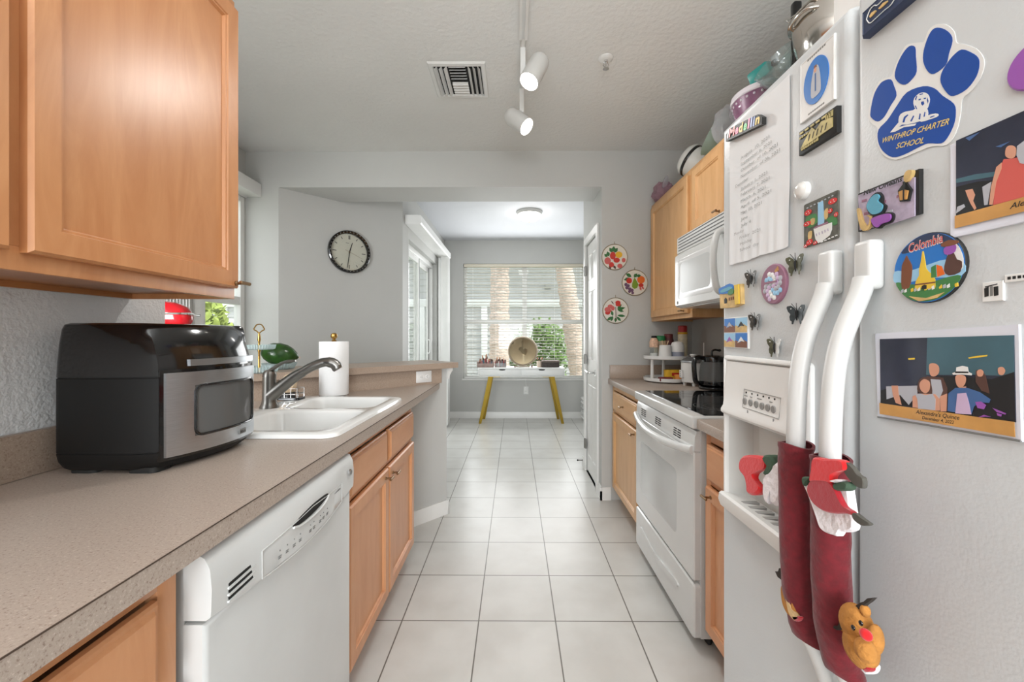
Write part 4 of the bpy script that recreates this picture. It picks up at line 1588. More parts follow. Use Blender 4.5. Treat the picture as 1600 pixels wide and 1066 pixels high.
tk = thing('track_light', 'white ceiling track light with two lit cylinder spotlights', 'ceiling light', (0.038, 1.6, ZC - 0.05))
TXc = 0.040
b = B(PLW)
b.loft([[Vector((TXc + x, y, ZC - d)) for x, d in ((-0.019, 0), (-0.019, 0.024), (-0.012, 0.026), (-0.006, 0.026), (-0.006, 0.018), (0.006, 0.018), (0.006, 0.026), (0.012, 0.026), (0.019, 0.024), (0.019, 0))] for y in (0.2, 1.86)])
b.done('rail', tk)
b = B(PLW)
b.box(TXc - 0.009, TXc + 0.009, 1.86, 2.30, ZC - 0.014, ZC, 0.002)
b.done('connector', tk)


def spot(y, p0, p1, R, rail):
    p0, p1 = Vector(p0), Vector(p1)
    b = B(PLW)
    b.box(TXc - 0.013, TXc + 0.013, y - 0.010, y + 0.010, ZC - 0.145, ZC - 0.012, 0.004)
    b.done('adapter', tk)
    b = B(PLW)
    mid = p0.lerp(p1, 0.25)
    st = Vector((TXc, y, ZC - 0.135))
    b.tube([st, st.lerp(mid, 0.5), mid], 0.0085, 10)
    sh = b.done('stem', tk)
    b = B(mat('lamp_white_shaded', (206, 205, 202), 0.4))  # white greyed in the colour to stand for backlit shading
    d = (p1 - p0)
    L = d.length
    b.lathe([(R * 0.35, -0.012), (R * 0.72, -0.006), (R * 0.93, 0.008), (R, 0.028), (R, L), (R - 0.003, L), (R - 0.004, L - 0.012)], p0, d, 40, True, False)
    cy = b.done('lamp_shade', tk)
    b = B(LAMPG)
    b.lathe([(R - 0.004, L - 0.008), (R * 0.5, L - 0.004), (0.002, L - 0.003)], p0, d, 36)
    b.done('bulb', cy)
    q_ = d.to_track_quat('-Z', 'Y').to_euler()
    light('track_spot', 'SPOT', p1 + d.normalized() * 0.012, q_, 17, 0.045, col=(1, 0.98, 0.95), spot_size=radians(125), spot_blend=0.7)


spot(1.93, (0.125, 1.905, 2.535), (0.066, 1.865, 2.405), 0.047, True)
spot(2.25, (-0.028, 2.215, 2.445), (0.066, 2.165, 2.352), 0.047, True)

# ------------------------------------------------------------------ sun catcher plates on the end wall
def pxp(b, pts, fr_y, w0, w1):
    """polygon given as picture points, laid on the plane y = fr_y"""
    out = [ony(a, c, fr_y) for a, c in pts]
    b.prism([(p.x, p.z) for p in out], FY(fr_y), w0, w1)


RD = mat('fruit_red', (196, 44, 34), 0.35)
RD2 = mat('fruit_pink', (200, 92, 88), 0.4)
YL = mat('fruit_yellow', (226, 176, 30), 0.35)
OR = mat('fruit_orange', (226, 106, 30), 0.35)
GN = mat('fruit_green', (40, 104, 48), 0.4)
GN2 = mat('pear_green', (118, 152, 40), 0.35)
PU = mat('grape_purple', (104, 74, 104), 0.35)
BR = mat('leaf_brown', (84, 50, 36), 0.5)
PLATE = mat('plate_cream', (220, 216, 206), 0.35)
RIM = mat('plate_rim', (150, 138, 112), 0.4, 0.6)


def leafp(cx, cy, L, W, ang):
    return [(cx + (t * L) * cos(ang) - s_ * W * sin(ang), cy + (t * L) * sin(ang) + s_ * W * cos(ang)) for t, s_ in ((0, 0), (0.3, 0.8), (0.6, 0.9), (1, 0), (0.6, -0.9), (0.3, -0.8))]


def plate(cx, cy, label, art):
    ob = thing('sun_catcher', label, 'wall ornament', ony(cx, cy + 20, YE))
    c = ony(cx, cy, YE)
    b = B(PLATE)
    R = 0.094
    b.lathe([(R, 0.002), (R, 0.008)], (c.x, YE, c.z), (0, -1, 0), 44)
    for m, pts in art:
        b.m(m)
        pxp(b, pts, YE, 0.008, 0.0095 + 0.0006 * random.random())
    b.done('disc', ob)
    b = B(RIM)
    lp = [Vector((c.x + (R + 0.001) * cos(2 * pi * k / 40), YE - 0.006, c.z + (R + 0.001) * sin(2 * pi * k / 40))) for k in range(40)]
    b.tube(lp + [lp[0]], 0.0035, 8)
    b.tube([(c.x, YE - 0.006, c.z + R), (c.x, YE - 0.004, c.z + R + 0.022)], 0.0022, 6)
    b.done('rim', ob)


def cz(cx, cy, r, ry=None):
    return circ(cx, cy, r, ry, 14)


plate(960, 402, 'round fruit plaque with pineapple, topmost of the three on the wall', [
    (GN, leafp(957, 395, 9, 3, -2.2)), (GN, leafp(958, 394, 9, 3, -1.5)), (GN, leafp(959, 395, 9, 3, -0.9)), (GN, leafp(951, 401, 8, 3, -1.9)), (GN, leafp(949, 402, 7, 2.5, -2.4)),
    (RD, cz(957, 400, 4.5, 6)), (YL, cz(966.5, 398.5, 5.5, 5)), (RD2, cz(949, 408, 5, 5.5)), (RD, cz(963, 407, 5, 4)), (RD2, cz(974, 407, 3, 3.5)), (RD2, cz(968, 416, 4, 3.5)), (RD, cz(955, 414, 4, 4)),
    (BR, leafp(952, 414, 8, 2, 1.4)), (BR, leafp(958, 415, 7, 2, 1.0)), (PLATE, leafp(957, 410, 5, 1.2, 0.6))])
plate(991.5, 442, 'round fruit plaque with green pear, middle and rightmost of the three', [
    (GN, leafp(985, 436, 11, 3, 3.0)), (GN, leafp(986, 433, 10, 3, -2.6)), (GN, leafp(990, 434, 8, 3, -0.9)), (GN, leafp(994, 432, 7, 2.6, -0.2)),
    (RD, cz(982.5, 439, 4.5)), (OR, cz(1001, 437.5, 6)), (GN2, [(991, 434), (994, 439), (997, 445), (995, 450), (991, 452), (987, 449), (987, 444), (989, 438)]), (RD, cz(1001, 446, 4, 3)), (RD2, leafp(999, 448, 7, 1.6, 1.2)), (RD2, leafp(1002, 448, 6, 1.6, 0.9)),
    (PU, cz(977.5, 445, 2.6)), (PU, cz(981, 447, 2.6)), (PU, cz(979, 450, 2.6)), (PU, cz(983.5, 452, 2.6)), (PU, cz(987, 454, 2.6)), (PU, cz(983, 456, 2.2)), (PU, cz(988, 458, 2.2))])
plate(961.5, 485.5, 'round plaque with pink flowers and leaves, lowest of the three', [
    (GN, leafp(964, 484, 13, 2.4, -0.25)), (GN, leafp(964, 483, 10, 2.2, -0.8)), (GN, leafp(964, 484, 11, 2.2, 0.3)), (GN, leafp(964, 493, 13, 2.2, 0.1)), (GN, leafp(963, 495, 10, 2.2, 0.8)), (GN, leafp(957, 495, 11, 2.4, 2.6)), (GN, leafp(957, 494, 9, 2.2, 1.9)), (GN, leafp(957, 494, 9, 2.2, -1.8)), (GN, leafp(962, 496, 8, 2.2, 1.7)),
    (BR, [(961, 480), (962, 480), (962.6, 501), (961.4, 501)]), (BR, leafp(954, 470, 8, 0.8, 0.9)),
    (RD, cz(965, 473, 4, 3)), (RD, cz(964, 476, 2.6, 3)), (RD, cz(967, 476, 2.4, 3)), (RD2, cz(949, 484, 5, 4)), (RD2, cz(953, 479, 4, 3)), (RD2, cz(957, 482, 3, 3.6)), (RD, cz(949, 489, 4, 3)), (RD, cz(953, 486, 2, 2))])

# ------------------------------------------------------------------ right: worktops
wt = thing('worktop', 'speckled laminate worktop in the far right corner of the kitchen', 'countertop', (1.0, 2.7, CB))
b = B(LAM)
b.box(0.700, XR - 0.002, 2.325, YE - 0.001, CB, CT, 0.004)
b.done('top', wt)
b = B(LAMS)
b.box(0.712, XR - 0.002, YE - 0.019, YE - 0.001, CT, 1.012, 0.003)
b.box(XR - 0.020, XR - 0.002, 2.325, YE - 0.019, CT, 1.012, 0.003)
b.done('backsplash', wt)
wt = thing('worktop', 'short piece of speckled worktop between the range and the refrigerator', 'countertop', (1.0, 1.3, CB))
b = B(LAM)
b.box(0.700, XR - 0.002, 1.085, 1.556, CB, CT, 0.004)
b.done('top', wt)
b = B(LAMS)
b.box(XR - 0.020, XR - 0.002, 1.085, 1.556, CT, 1.012, 0.003)
b.done('backsplash', wt)
base_cab('base_cabinet', 'maple base cabinet in the far right corner beyond the range', 2.330, 3.022, -1, 0.735,
         [(2.37, 2.955, (2.415, 0.640))], [(2.37, 2.955, (2.66, 0.760))], OAKR, OAKRH, None, XR - 0.01)
base_cab('base_cabinet', 'narrow maple base cabinet between the range and the refrigerator', 1.085, 1.550, -1, 0.735,
         [(1.115, 1.520, (1.475, 0.640))], [(1.115, 1.520, None)], OAKB, OAKH, None, XR - 0.01)

# ------------------------------------------------------------------ right: wall cabinets


def wall_cab(label, y0, y1, z0, z1, doors):
    t = thing('wall_cabinet', label, 'cabinet', (1.17, (y0 + y1) / 2, z0))
    b = B(OAKR)
    xf_, xb = 1.025, XR - 0.002
    for r in ((y0, y1, z0, z0 + 0.035), (y0, y1, z1 - 0.04, z1), (y0, y0 + 0.035, z0 + 0.035, z1 - 0.04), (y1 - 0.035, y1, z0 + 0.035, z1 - 0.04)):
        b.box(xf_, xf_ + 0.018, r[0], r[1], r[2], r[3], 0.001)
    b.box(xf_ + 0.018, xb, y0, y0 + 0.012, z0, z1)
    b.box(xf_ + 0.018, xb, y1 - 0.012, y1, z0, z1)
    b.box(xf_ + 0.018, xb, y0 + 0.012, y1 - 0.012, z1 - 0.015, z1)
    b.m(OAKD).box(xf_ + 0.018, xb, y0 + 0.012, y1 - 0.012, z0 + 0.012, z0 + 0.024)
    b.done('body', t)
    for a0, a1, k in doors:
        b = B(OAKR)
        b.rings(FX(xf_, -1), (-a1, -a0, z0 + 0.026, z1 - 0.032), SHAKER)
        d = b.done('door', t)
        if k:
            knob(d, (xf_ - 0.020, k, z0 + 0.042), -VX, VY)
    return t


wall_cab('tall maple wall cabinet in the far right corner above the worktop', 2.330, 3.024, 1.337, 2.20, [(2.362, 2.985, 2.40)])
wall_cab('short maple wall cabinet above the microwave', 1.562, 2.328, 1.80, 2.20, [(1.955, 2.296, 1.985), (1.594, 1.935, None)])
wall_cab('maple wall cabinet behind the refrigerator top, mostly hidden by it', 1.095, 1.560, 1.337, 2.20, [(1.125, 1.53, None)])

# ------------------------------------------------------------------ microwave
mw = thing('microwave', 'white over-the-range microwave under the short wall cabinet', 'microwave', (1.12, 1.945, 1.384))
M0, M1 = 1.572, 2.318
MZ0, MZ1 = 1.386, 1.788
b = B(APPL)
b.box(0.945, XR - 0.005, M0, M1, MZ0, MZ1, 0.004)
b.done('body', mw)
fm = FX(0.945, -1)
b = B(APPL)
b.rings(fm, (-M1, -M0, MZ0 + 0.004, 1.690), [(0, 0), (0, 0.018), (0.010, 0.028)], 0.02)
b.rings(fm, (-M1, -M0, 1.694, MZ1), [(0, 0), (0, 0.010), (0.004, 0.014)])
d = b.done('front', mw)
b = B(mat('vent_slot', (96, 98, 98), 0.6))
for k in range(5):
    z = 1.708 + k * 0.0165
    b.prism(rrect(-M1 + 0.02, -M0 - 0.02, z, z + 0.0055), fm, 0.012, 0.0148)
b.done('vent_slots', d)
b = B(mat('microwave_window', (214, 215, 215), 0.12))
b.rings(fm, (-2.27, -1.86, 1.435, 1.655), [(0, 0.026), (0, 0.0285), (0.006, 0.030), (0.02, 0.0285)], 0.03)
b.m(mat('microwave_mesh', (196, 198, 198), 0.15))
b.rings(fm, (-2.235, -1.895, 1.465, 1.630), [(0, 0.028), (0, 0.0292)], 0.03)
b.done('window', d)
b = B(HANDLE)
hpts = smooth([(0.918, 1.775, 1.415), (0.890, 1.775, 1.435), (0.874, 1.770, 1.49), (0.868, 1.768, 1.56), (0.874, 1.770, 1.63), (0.890, 1.775, 1.680), (0.918, 1.775, 1.695)], 5, False)
b.tube(hpts, 0.017, 14, flat=0.8)
b.done('handle', mw)
b = B(mat('keypad_grey', (206, 207, 206), 0.4))
b.prism(rrect(-1.735, -1.590, 1.42, 1.665, 0.012), fm, 0.0275, 0.0295)
b.m(GREY)
for i in range(3):
    for j in range(5):
        b.prism(rrect(-1.722 + i * 0.045, -1.692 + i * 0.045, 1.435 + j * 0.034, 1.457 + j * 0.034, 0.004), fm, 0.0295, 0.0300)
b.done('keypad', d)
b = B(GREY)
b.prism(circ(-2.272, 1.416, 0.009, 0.009, 20), fm, 0.0275, 0.0290)
b.done('round_badge', d)

# ------------------------------------------------------------------ range
rg = thing('range', 'white electric range with black glass cooktop on the right', 'stove', (1.0, 1.94, 0))
R0, R1 = 1.566, 2.316
b = B(APPS)
b.box(0.722, XR - 0.05, R0, R1, 0.055, 0.865)
b.done('body', rg)
b = B(APPL)
b.box(0.688, XR - 0.03, R0 - 0.002, R1 + 0.002, 0.868, 0.917, 0.008, 3)
tp = b.done('cooktop', rg)
b = B(mat('cooktop_glass', (20, 21, 22), 0.06, coat=0.3))
b.prism(rrect(0.742, XR - 0.11, R0 + 0.018, R1 - 0.018, 0.006), FZ(0.917), -0.001, 0.0022)
b.m(mat('burner_ring', (96, 96, 96), 0.2))
for cx, cy, r in ((0.90, 1.78, 0.105), (0.90, 2.12, 0.075), (1.10, 1.78, 0.075), (1.10, 2.12, 0.095)):
    for rr in (r, r * 0.62):
        lp = circ(cx, cy, rr, rr, 40)
        li = circ(cx, cy, rr - 0.002, rr - 0.002, 40)
        b.loft([[Vector((a, c, 0.9194)) for a, c in lp], [Vector((a, c, 0.9196)) for a, c in li]], False, False)
b.done('glass_top', tp)
b = B(APPL)
b.box(XR - 0.11, XR - 0.02, R0, R1, 0.917, 1.10, 0.012, 3)
b.done('backguard', rg)
frg = FX(0.722, -1)
b = B(APPL)
b.rings(frg, (-R1 + 0.003, -R0 - 0.003, 0.275, 0.780), [(0, 0), (0, 0.022), (0.004, 0.027)], 0.012)
od = b.done('oven_door', rg)
# vent strip between door and cooktop, tilted
b = B(APPL)
b.loft([[Vector((x, y, z)) for x, z in ((0.722, 0.780), (0.697, 0.780), (0.700, 0.835), (0.708, 0.858), (0.722, 0.860))] for y in (R0 + 0.004, R1 - 0.004)])
b.m(DARK)
for g0 in (1.700, 1.930, 2.150):
    for c in range(2):
        for k in range(4):
            y = g0 + c * 0.042
            z = 0.797 + k * 0.010
            xx = 0.697 + (z - 0.78) * (0.003 / 0.055) - 0.0008
            b.box(xx, xx + 0.004, y, y + 0.034, z, z + 0.0045)
b.done('vent_strip', rg)
b = B(APPL)
hh = []
for i in range(25):
    t = -1 + 2 * i / 24
    hh.append((0.694 - 0.040 * (1 - t * t), 1.941 + t * (R1 - R0 - 0.02) / 2, 0.778 - 0.022 * (1 - t * t) + 0.006))
b.tube(hh, 0.015, 14, flat=1.15)
for s_ in (R0 + 0.010, R1 - 0.032):
    b.box(0.690, 0.722, s_, s_ + 0.022, 0.762, 0.800, 0.006)
b.done('handle', od)
b = B(mat('oven_window', (194, 196, 196), 0.08, coat=0.5))
b.rings(frg, (-2.225, -1.735, 0.378, 0.655), [(0, 0.024), (0, 0.0275), (0.003, 0.0282)], 0.03)
b.done('window', od)
b = B(APPL)
b.rings(frg, (-R1 + 0.003, -R0 - 0.003, 0.050, 0.262), [(0, 0), (0, 0.020), (0.006, 0.027)], 0.014)
dwr = b.done('storage_drawer', rg)
b = B(APPL)
gp = smooth([(-2.21, 0.185), (-1.98, 0.160), (-1.73, 0.185), (-1.735, 0.160), (-1.98, 0.132), (-2.205, 0.160)], 5)
b.prism(gp, frg, 0.024, 0.034, 0.006)
b.done('drawer_grip', dwr)
for y in (R0 + 0.05, R1 - 0.05):
    b = B(BLKR)
    b.rod((0.76, y, 0.027), (0.785, y, 0.027), 0.026)
    b.rod((0.772, y, 0.03), (0.772, y, 0.056), 0.008)
    b.done('wheel', rg)

# ------------------------------------------------------------------ corner things: two tier stand, jars, rice cooker, kettle
lx, ly = 1.070, 2.84
ls = thing('two_tier_turntable', 'white two tier turntable with jars in the right worktop corner', 'turntable', (lx, ly, CT))
for z, nm in ((CT + 0.006, 'lower_tray'), (CT + 0.158, 'upper_tray')):
    b = B(PLW)
    b.lathe([(0.150, 0), (0.156, 0.004), (0.157, 0.026), (0.154, 0.026), (0.151, 0.008), (0.02, 0.007)], (lx, ly, z), n=44)
    b.done(nm, ls)
B(PLG).lathe([(0.09, 0), (0.09, 0.006)], (lx, ly, CT), n=30).done('base', ls)
for a in (200, 80, 320):
    b = B(PLW)
    p = (lx + 0.125 * cos(radians(a)), ly + 0.125 * sin(radians(a)))
    b.tube([(p[0], p[1], CT + 0.012), (p[0], p[1], CT + 0.158)], [0.013, 0.010], 12)
    b.done('post', ls)
TZ = CT + 0.1655
HIMA = mat('salt_pink', (214, 176, 150), 0.7, var=(80, 0.3))
t = thing('spice_jar', 'glass grinder jar with pink salt and black cap, upper tray left', 'jar', (0.985, 2.76, TZ))
b = B(HIMA)
b.lathe([(0.030, 0.075), (0.031, 0.11), (0.022, 0.135), (0.018, 0.14)], (0.985, 2.76, TZ), n=22)
b.m(GLASSC).lathe([(0.026, 0), (0.028, 0.01), (0.027, 0.055), (0.030, 0.075)], (0.985, 2.76, TZ), n=22)
b.m(mat('salt_white', (226, 222, 216), 0.8)).lathe([(0.024, 0.004), (0.024, 0.035)], (0.985, 2.76, TZ), n=20)
b.done('jar_body', t)
B(BLK).lathe([(0.019, 0.14), (0.019, 0.152), (0.016, 0.154)], (0.985, 2.76, TZ), n=20).done('cap', t)
t = thing('spice_jar', 'jar with green lid at the middle of the upper tray', 'jar', (1.045, 2.82, TZ))
B(mat('seasoning_tan', (196, 178, 150), 0.6)).lathe([(0.036, 0), (0.037, 0.01), (0.037, 0.118)], (1.045, 2.82, TZ), n=24).done('jar_body', t)
B(mat('lid_green', (44, 128, 74), 0.45)).lathe([(0.038, 0.119), (0.038, 0.152), (0.034, 0.155)], (1.045, 2.82, TZ), n=24).done('lid', t)
t = thing('napkin_cup', 'small white cup holding toothpicks, front of the upper tray', 'cup', (1.040, 2.70, TZ))
B(PLW).lathe([(0.044, 0), (0.044, 0.004), (0.037, 0.090), (0.033, 0.092), (0.030, 0.085)], (1.040, 2.70, TZ), n=26).done('cup_body', t)
b = B(mat('pick_tan', (206, 176, 140), 0.7))
for k in range(6):
    a = k * 1.05
    b.tube([(1.040 + 0.012 * cos(a), 2.70 + 0.012 * sin(a), TZ + 0.09), (1.040 + 0.024 * cos(a), 2.70 + 0.02 * sin(a), TZ + 0.122)], 0.002, 6)
b.done('toothpicks', t)
t = thing('sugar_container', 'small container with white lid and grey base on upper tray', 'container', (1.125, 2.705, TZ))
B(mat('container_grey', (150, 154, 170), 0.4)).lathe([(0.042, 0), (0.042, 0.045)], (1.125, 2.705, TZ), n=26).done('container_base', t)
B(PLW).lathe([(0.044, 0.046), (0.044, 0.088), (0.034, 0.110), (0.012, 0.118)], (1.125, 2.705, TZ), n=26).done('lid', t)
t = thing('sauce_bottle', 'dark red spice bottle behind the white containers', 'bottle', (1.115, 2.84, TZ))
B(mat('spice_maroon', (88, 44, 46), 0.5)).lathe([(0.036, 0), (0.036, 0.12), (0.030, 0.14)], (1.115, 2.84, TZ), n=22).done('bottle_body', t)
B(mat('cap_maroon', (104, 40, 44), 0.5)).lathe([(0.030, 0.14), (0.030, 0.165), (0.026, 0.168)], (1.115, 2.84, TZ), n=20).done('cap', t)
t = thing('spray_can', 'tall cooking spray can with red cap on the upper tray', 'spray can', (1.195, 2.79, TZ))
b = B(mat('can_cream', (222, 210, 180), 0.4, var=(40, 0.15)))
b.lathe([(0.031, 0), (0.032, 0.004), (0.032, 0.165)], (1.195, 2.79, TZ), n=26)
b.m(YL).lathe([(0.0325, 0.166), (0.0325, 0.180)], (1.195, 2.79, TZ), n=26)
b.done('can_body', t)
B(mat('cap_red', (178, 36, 40), 0.4)).lathe([(0.030, 0.181), (0.030, 0.222), (0.026, 0.226)], (1.195, 2.79, TZ), n=24).done('cap', t)
LZ = CT + 0.0135
b = B(mat('packet_yellow', (226, 180, 40), 0.5, var=(30, 0.2)))
b.box(1.045, 1.175, 2.70, 2.745, LZ, LZ + 0.075, 0.004)
b.m(RD).box(1.085, 1.135, 2.6985, 2.70, LZ + 0.035, LZ + 0.055)
b.done('snack_box', label='yellow snack box on the lower tray of the turntable', cat='box')
b = B(mat('packet_orange', (230, 150, 70), 0.5, var=(30, 0.2)))
b.box(1.095, 1.185, 2.655, 2.69, LZ, LZ + 0.045, 0.004)
b.done('snack_box', label='orange snack box in front of the yellow one on lower tray', cat='box')
b = B(mat('packet_maroon', (128, 48, 48), 0.5, var=(30, 0.3)))
b.box(0.990, 1.080, 2.66, 2.70, LZ, LZ + 0.028, 0.004)
b.done('snack_bar', label='dark red snack packet lying on the lower tray', cat='packet')

for ob in list(C.objects):
    if ob.parent is None and ob.get('label') and (' tray' in ob['label'] or 'white containers' in ob['label']):
        ob.location = ob.location + Vector((-0.015, 0.05, 0))

rc = thing('rice_cooker', 'small white rice cooker with glass lid beside the turntable', 'rice cooker', (1.215, 2.60, CT))
qx, qy = 1.152, 2.605
b = B(PLW)
b.lathe([(0.066, 0.022), (0.070, 0.026), (0.074, 0.115), (0.073, 0.150)], (qx, qy, CT), n=36)
b.done('body', rc)
b = B(STEEL)
b.lathe([(0.076, 0.150), (0.078, 0.154), (0.076, 0.160), (0.068, 0.162)], (qx, qy, CT), n=36)
b.done('rim', rc)
b = B(FRYW)
b.lathe([(0.070, 0.161), (0.063, 0.170), (0.040, 0.180), (0.012, 0.183)], (qx, qy, CT), n=36)
ld = b.done('glass_lid', rc)
B(PLW).lathe([(0.012, 0.183), (0.020, 0.196), (0.018, 0.202)], (qx, qy, CT), n=20).done('lid_knob', ld)
for a in (-110, -20, 70, 160):
    B(PLW).lathe([(0.010, 0), (0.012, 0.024)], (qx + 0.050 * cos(radians(a)), qy + 0.050 * sin(radians(a)), CT), n=12).done('foot', rc)
b = B(PLW)
b.box(qx - 0.074 - 0.010, qx - 0.068, qy - 0.02, qy + 0.02, CT + 0.05, CT + 0.10, 0.004)
b.m(DARK)
for z in (0.062, 0.076, 0.09):
    b.box(qx - 0.0855, qx - 0.0835, qy - 0.004, qy + 0.004, CT + z - 0.002, CT + z + 0.002)
b.done('switch_panel', rc)
b = B(PLW)
b.tube([(1.245, 2.66, CT + 0.001), (1.245, 2.66, CT + 0.275)], [0.005, 0.004], 10)
b.lathe([(0.025, 0), (0.025, 0.004)], (1.245, 2.66, CT), n=18)
b.done('utensil_stick', label='thin white upright stick behind the rice cooker', cat='stick')

kt = thing('electric_kettle', 'glass electric kettle with black handle and lid next to the range', 'kettle', (1.19, 2.42, CT))
kx, ky = 1.195, 2.430
B(BLKG).lathe([(0.080, 0), (0.082, 0.004), (0.080, 0.016), (0.070, 0.020)], (kx, ky, CT), n=32).done('power_base', kt)
b = B(BLKG)
b.lathe([(0.070, 0.022), (0.078, 0.028), (0.080, 0.045), (0.079, 0.052)], (kx, ky, CT), n=32)
b.done('body', kt)
b = B(BLKG)
b.lathe([(0.069, 0.165), (0.070, 0.180), (0.064, 0.196), (0.040, 0.204), (0.005, 0.206)], (kx, ky, CT), n=32)
b.done('lid', kt)
b = B(FRYW)
b.lathe([(0.0785, 0.052), (0.078, 0.10), (0.069, 0.165)], (kx, ky, CT), n=32, cap0=False, cap1=False)
b.done('glass_wall', kt)
b = B(BLKG)
hs_ = smooth([(kx - 0.060, ky, CT + 0.186), (kx - 0.100, ky - 0.012, CT + 0.190), (kx - 0.122, ky - 0.014, CT + 0.165), (kx - 0.120, ky - 0.014, CT + 0.09), (kx - 0.108, ky - 0.01, CT + 0.045), (kx - 0.072, ky, CT + 0.034)], 5, False)
b.tube(hs_, 0.014, 12, flat=1.0)
b.done('handle', kt)
b = B(BLKG)
b.tube(smooth([(kx - 0.010, ky, CT + 0.206), (kx - 0.008, ky, CT + 0.228), (kx + 0.010, ky, CT + 0.236), (kx + 0.034, ky, CT + 0.232)], 4, False), 0.006, 10)
b.ell((kx + 0.036, ky, CT + 0.233), (0.010, 0.010, 0.008))
b.done('lid_grip', kt)
outlet('outlet', FX(XR, -1), (-2.50, 1.17, 0.0005), 'white wall outlet on the right wall above the kettle', 0.07, 0.115, False)

# ------------------------------------------------------------------ things on top of the right wall cabinets
UT = 2.2005


def crumple(b, c, r, amp, n=22, k=16, seed=0, sq=0.0):
    L = []
    for i in range(1, k):
        a = pi * i / k
        row = []
        for j in range(n):
            d = Vector((sin(a) * cos(2 * pi * j / n), sin(a) * sin(2 * pi * j / n), -cos(a)))
            f = 1 + amp * (noise.noise(d * 2.6 + Vector((seed, 0, 0))) + 0.5 * noise.noise(d * 6 + Vector((0, seed, 0))))
            p = Vector(c) + Vector((d.x * r[0], d.y * r[1], d.z * r[2])) * f
            p.z = max(p.z, UT)
            row.append(p)
        L.append(row)
    b.loft(L)


t = thing('plastic_bag', 'crumpled pinkish plastic bag on the far end of the wall cabinets', 'bag', (1.09, 2.93, UT))
b = B(PLASTP)
crumple(b, (1.085, 2.93, UT + 0.066), (0.075, 0.08, 0.072), 0.35, seed=3)
b.done('bag_body', t)
b = B(PLASTC)
b.prism(smooth([(1.045, UT + 0.08), (1.06, UT + 0.145), (1.085, UT + 0.165), (1.08, UT + 0.10)], 4), FY(2.86), -0.004, 0.004)
b.done('bag_ear', t)

# white enamel pot lying tilted, black band
t = thing('enamel_pot', 'white enamel pot with black band on the wall cabinets', 'pot', (1.12, 2.53, UT))
ax = Vector((-0.62, 0.45, 0.62)).normalized()
o_ = Vector((1.150, 2.50, UT + 0.082))
WE = mat('white_enamel_pot', (230, 230, 226), 0.25)
b = B(WE)
b.lathe([(0.050, -0.055), (0.080, -0.040), (0.088, 0.0), (0.092, 0.060)], o_, ax, 36)
b.done('pot_body', t)
b = B(BLKG)
b.lathe([(0.094, 0.058), (0.097, 0.062), (0.097, 0.072), (0.094, 0.076)], o_, ax, 36)
b.done('black_band', t)
b = B(WE)
b.lathe([(0.097, 0.076), (0.095, 0.090), (0.078, 0.112), (0.045, 0.126), (0.006, 0.130)], o_, ax, 36)
b.done('lid', t)
for s_ in (1,):
    b = B(BLKG)
    e = ax.cross(Vector((0, 0, 1))).normalized() * s_
    p = o_ + e * 0.086 + ax * 0.03
    p2 = Vector((p.x, p.y, max(p.z, UT + 0.02)))
    b.tube(smooth([p2, p2 + e * 0.030 + Vector((0, 0, 0.0)), p2 + e * 0.032 + Vector((-0.02, 0.01, 0.03)), p2 + Vector((-0.02, 0.01, 0.03))], 4, False), 0.008, 10)
    b.done('handle', t)

# pale green glass bowl leaning with its mouth to the aisle
ax = Vector((-0.75, 0.35, 0.55)).normalized()
o_ = Vector((1.150, 2.215, UT + 0.062))
b = B(GREENG)
b.lathe([(0.040, -0.030), (0.075, -0.020), (0.105, 0.020), (0.118, 0.060), (0.121, 0.063), (0.116, 0.063), (0.102, 0.024), (0.070, -0.014), (0.005, -0.022)], o_ + Vector((0, 0, 0.055)), ax, 40)
b.done('glass_bowl', label='pale green glass bowl leaning on the wall cabinet top', cat='bowl')
t = thing('plastic_bag', 'clear plastic bag between the green bowl and purple colander', 'bag', (1.12, 2.07, UT))
b = B(PLASTC)
crumple(b, (1.105, 2.065, UT + 0.098), (0.09, 0.05, 0.105), 0.22, seed=9)
b.done('bag_body', t)

# purple colander upside down in clear wrap
PURP = mat('colander_purple', (126, 58, 104), 0.35, var=(25, 0.2))
t = thing('colander', 'purple colander wrapped in clear plastic on the wall cabinets', 'colander', (1.14, 1.86, UT))
o_ = Vector((1.150, 1.865, UT))
b = B(PURP)
b.lathe([(0.085, 0.0), (0.100, 0.004), (0.118, 0.05), (0.128, 0.105), (0.132, 0.115), (0.124, 0.115), (0.112, 0.05), (0.094, 0.012), (0.004, 0.012)], o_, n=44)
b.done('colander_bowl', t)
b = B(mat('lid_white', (224, 218, 224), 0.4))
b.lathe([(0.134, 0.112), (0.138, 0.118), (0.136, 0.138), (0.128, 0.144), (0.120, 0.140)], o_, n=44)
for k in range(26):
    a = 2 * pi * k / 26
    b.ell(o_ + Vector((0.126 * cos(a), 0.126 * sin(a), 0.100)), 0.006, 8, k=6)
b.done('beaded_rim', t)
b = B(PLASTW)
crumple(b, o_ + Vector((0, 0, 0.085)), (0.142, 0.142, 0.10), 0.06, 30, 18, seed=5)
b.done('plastic_wrap', t)
b = B(mat('lid_grey', (120, 118, 122), 0.3))
b.lathe([(0.120, 0.0), (0.118, 0.02), (0.095, 0.055), (0.050, 0.075), (0.004, 0.080)], (1.185, 1.865, UT + 0.144), n=40)
b.done('pan_lid', label='grey domed lid lying on top of the purple colander', cat='lid')
t = thing('teal_peeler', 'teal plastic gadget with black eye on top of the colander', 'kitchen gadget', (1.07, 1.78, UT + 0.15))
b = B(mat('teal_plastic', (44, 140, 134), 0.4))
b.M = Matrix.Translation((1.085, 1.765, UT + 0.148)) @ Matrix.Rotation(radians(-22), 4, 'Y') @ Matrix.Rotation(radians(30), 4, 'Z')
b.box(-0.030, 0.030, -0.045, 0.045, 0, 0.055, 0.012)
b.done('gadget_body', t)
b = B(BLK)
